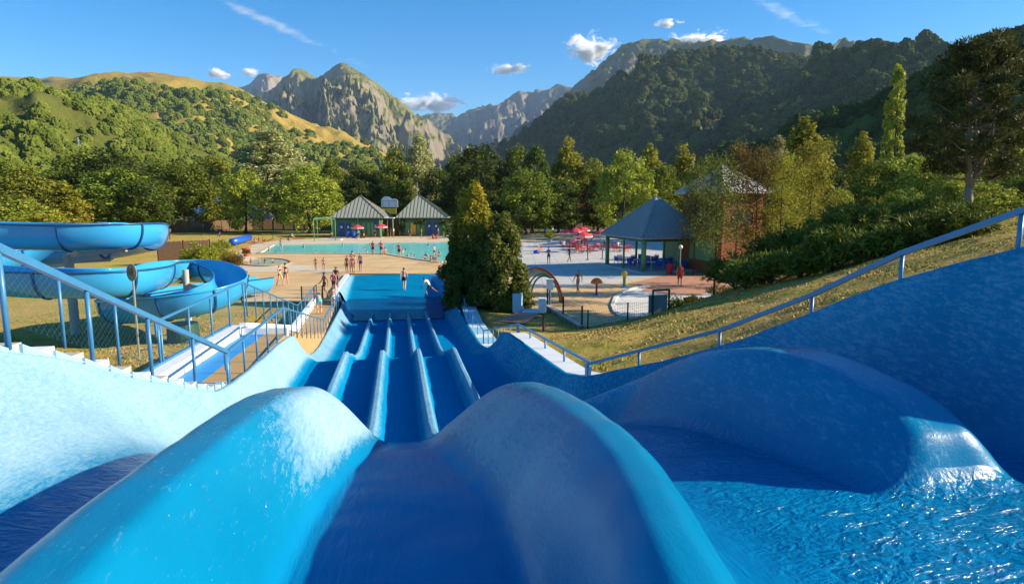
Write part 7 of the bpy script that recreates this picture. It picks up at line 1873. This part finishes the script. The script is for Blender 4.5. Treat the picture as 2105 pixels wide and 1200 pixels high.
person(G(784, 526), 'hip', 3.2, 'lifeguard in red shirt, right of the pair at the pool edge', 1.84, 0, (('top', 'red'), ('trunks', 'black')), 1)
person(G(792, 523), 'sit', 0.6, 'bather sitting on the pool edge beside the lifeguards', 1.7, 0, BIK('orange'), 1)
person(G(821, 531), 'hip', 2.7, 'bather in pink top and black trunks at the pool edge bend', 1.78, 0, (('top', 'pink'), ('trunks', 'black')), 0)
person(G(579, 516), 'stand', 0.2, 'bather standing at the near left side of the pool', 1.7, 0, (('trunks', 'cyan'),), 0)
person(G(668, 612), 'walk', 2.2, 'dark haired bather coming towards the tan steps, in the shade', 1.80, 2, (('trunks', 'black'),), 0)
person(G(687, 604), 'hip', 2.8, 'bather in a pink top in the shade beside the basin wall', 1.60, 0, (('top', 'pink'), ('trunks', 'brown')), 0)
person(G(692, 596), 'stand', 3.0, 'tall dark bather behind the pink topped one in the shade', 1.78, 2, (('trunks', 'black'), ('bikini_top', 'black')), 0)
person(S(36.0, -4.25, H(6.12)), 'bend', 0.6, 'boy in cyan shorts bending down on the tan path', 1.55, 3, (('trunks', 'cyan'),), 1)
person(S(38.2, -3.75, H(6.12)), 'stand', 0.2, 'small boy standing on the tan path by the basin wall', 1.2, 0, (('trunks', 'white'),), 1)
for i, (px, py, ps, rz, hgt_, c, lab) in enumerate(((876, 533, 'sit', 2.5, 1.7, 'brown', 'bather sitting alone at the right end of the pool edge'), (886, 541, 'sit', -1.5, 1.75, 'white', 'bather in white sitting nearest the golden conifer'), (897, 536, 'sit', 1.0, 1.65, 'red', 'bather in red sitting among those by the golden conifer'),
        (893, 530, 'stand', 1.2, 1.5, 'black', 'child standing behind the sitters by the golden conifer'), (903, 527, 'sit', 2.0, 1.7, 'cyan', 'farthest sitter by the golden conifer'))):
    person(G(px, py), ps, rz, lab, hgt_, i % 4, (('trunks', c),) if i % 2 else BIK(c), i % 3, 'bathers at the pool edge')
SW = [(553, 513), (567, 519), (606, 514), (624, 507), (650, 517), (663, 514), (705, 505), (749, 510), (688, 518), (755, 519), (760, 502), (810, 501), (828, 516), (834, 513), (833, 520), (838, 526), (852, 525), (866, 503), (881, 503), (846, 523)]
WH = ['nearest the left pool corner', 'by the near left pool edge', 'alone in the left half of the pool', 'by the far edge in the left half', 'at the near edge behind the two children', 'second behind the two children', 'farthest out in the middle of the pool', 'in the middle behind the ramp group', 'left of the group at the near edge',
      'left of the lifeguards', 'at the far edge before the left parasol', 'at the far edge before the cabin entrance', 'beside the pink topped bather, upper', 'beside the pink topped bather, middle', 'beside the pink topped bather, lower', 'at the slanting edge right of the bather', 'rightmost at the slanting edge', 'under the yellow door by the far edge', 'under the blue doors by the far edge', 'at the slanting edge, second from the right']
for i, ((px, py), wh) in enumerate(zip(SW, WH)):
    p = G(px, py, .1); person((p[0], p[1], -1.15 - .15 * (i % 3)), 'stand' if i % 2 else 'fold', i * 1.9, 'swimmer in the pool, ' + wh, 1.62, i % 3, BIK('navy') if i % 2 else (('trunks', 'blue'),), i % 3, 'swimmers in the pool')
for i, (px, py, lab) in enumerate(((516, 541, 'small child at the left side of the paddling pool'), (533, 543, 'small child in the middle of the paddling pool'), (545, 541, 'child right of the middle in the paddling pool'), (560, 540, 'child sitting at the right end of the paddling pool'))):
    p = G(px, py, .02); person((p[0], p[1], -.35 if i < 3 else 0.0), 'stand' if i < 3 else 'sit', i * 1.4, lab, .95, i % 3, (('trunks', ('red', 'blue', 'yellow', 'orange')[i]),), i % 3, 'children in the paddling pool')
for i, (px, py, lab) in enumerate(((524, 499, 'sunbather sitting left in the trio at the pool corner'), (533, 498, 'sunbather sitting in the middle of the trio at the pool corner'), (541, 497, 'sunbather sitting right in the trio at the pool corner'), (600, 488, 'person in white sitting on grass before the pool fence'), (452, 486, 'person sitting on the far lawn by the bush'), (504, 478, 'person in dark clothes sitting under the lawn tree'))):
    person(G(px, py), 'sit', i * 1.3 + 2, lab, 1.72, i % 3, BIK(('pink', 'black', 'red', 'white', 'navy', 'black')[i]) if i < 3 else (('top', ('white', 'navy', 'black')[i - 3]), ('trunks', 'navy')), i % 3)
for i, (px, py, ps, top, lab) in enumerate(((771, 489, 'stand', 'pink', 'person in pink before the left cabin corner'), (776, 485, 'stand', 'grey', 'person in grey behind the pink one at the cabin corner'), (789, 487, 'walk', 'black', 'dark dressed person under the entrance parasol'), (797, 486, 'stand', 'red', 'person in red waiting in the cabin entrance'),
        (803, 486, 'stand', 'navy', 'person in navy at the back of the cabin entrance'), (809, 487, 'stand', 'white', 'person in pale clothes at the right side of the entrance'), (843, 489, 'walk', 'black', 'dark swimsuited person left of the yellow door'), (866, 489, 'hip', 'orange', 'person in orange right of the yellow door'), (901, 487, 'stand', None, 'bare backed person beside the right blue doors'),
        (890, 490, 'sit', 'red', 'person in red sitting below the right blue doors'), (898, 491, 'sit', 'pink', 'person in pink sitting below the right blue doors'), (748, 488, 'sit', 'orange', 'person in orange on a seat beside the cabin parasol'), (737, 492, 'stand', 'cyan', 'person in cyan beside the cabin parasol pole'))):
    person(G(px, py), ps, i * 2.1, lab, 1.72, i % 3, ((('top', top),) if top else ()) + (('trunks', 'navy' if i % 2 else 'black'),), i % 3, 'people at the cabins')
# plaza and splash pad
person(G(1128, 543), 'fold', 2.9, 'person in a blue patterned top standing on the plaza', 1.76, 1, (('top', 'blue'), ('trunks', 'navy')), 0)
person(G(1170, 540), 'walk', -1.2, 'person in black walking across the plaza', 1.74, 2, (('top', 'black'), ('trunks', 'black')), 0)
person(G(1188, 603), 'walk', 2.4, 'girl with a pink towel at her hip on the splash pad', 1.72, 0, (('bikini_bottom', 'pink'), ('bikini_top', 'brown')), 1)
person(G(1397, 587), 'stand', 3.1, 'woman in a red dress standing on the brick paving', 1.74, 0, (('dress', 'red'),), 2)
q = on(1490, 570, 0); person((q[0], q[1] - .05, -.04), 'chair', 3.0, 'person in a black top sitting on the bench by the tower', 1.72, 0, (('top', 'black'), ('trunks', 'white')), 0)
for i, (px, py, lab) in enumerate(((1077, 482, 'person reclining leftmost on the terrace lawn'), (1086, 482, 'person sitting second from the left on the terrace lawn'), (1097, 481, 'person sitting third from the left on the terrace lawn'), (1108, 480, 'person sitting rightmost on the terrace lawn'))):
    person(G(px, py), 'sit', i * 1.1 + 2.5, lab, 1.74, i % 3, BIK(('pink', 'orange', 'red', 'white')[i]), i % 3, 'people on the terrace lawn')
for i, (px, py, lab) in enumerate(((1158, 513, 'customer in white on a chair at the near-left cafe table'), (1190, 517, 'customer in black on a chair at the nearest cafe table'), (1208, 521, 'customer in red at the right of the nearest cafe table'), (1243, 513, 'customer in navy at the table outside the pavilion'), (1270, 515, 'customer in white at the table behind the columns'), (1120, 486, 'person in blue beside the terrace lawn'), (1136, 485, 'person in white beside the terrace lawn'))):
    person(G(px, py), 'chair' if i < 5 else 'stand', i * 1.7, lab, 1.74, i % 3, (('top', ('white', 'black', 'red', 'navy', 'white', 'blue', 'white')[i]), ('trunks', 'navy')), i % 3, 'cafe customers')
# towels where sunbathers sit
for i, (px, py, c, lab) in enumerate(((530, 500, 'pink', 'pink beach towel under the trio at the pool corner'), (615, 490, 'red', 'red beach towel by the far pool fence'), (890, 492, 'orange', 'orange beach towel below the right blue doors'), (745, 492, 'white', 'white beach towel beside the cabin parasol'), (1092, 484, 'orange', 'orange beach towel on the terrace lawn'))):
    q = G(px, py); tw_ = MB(); tw_.box((q[0], q[1], .03), (2.2 if i == 0 else 1.8, 1.0, .025), .2 * i); tag(tw_.build('beach_towel', CLOTH[c]), lab, 'towel')
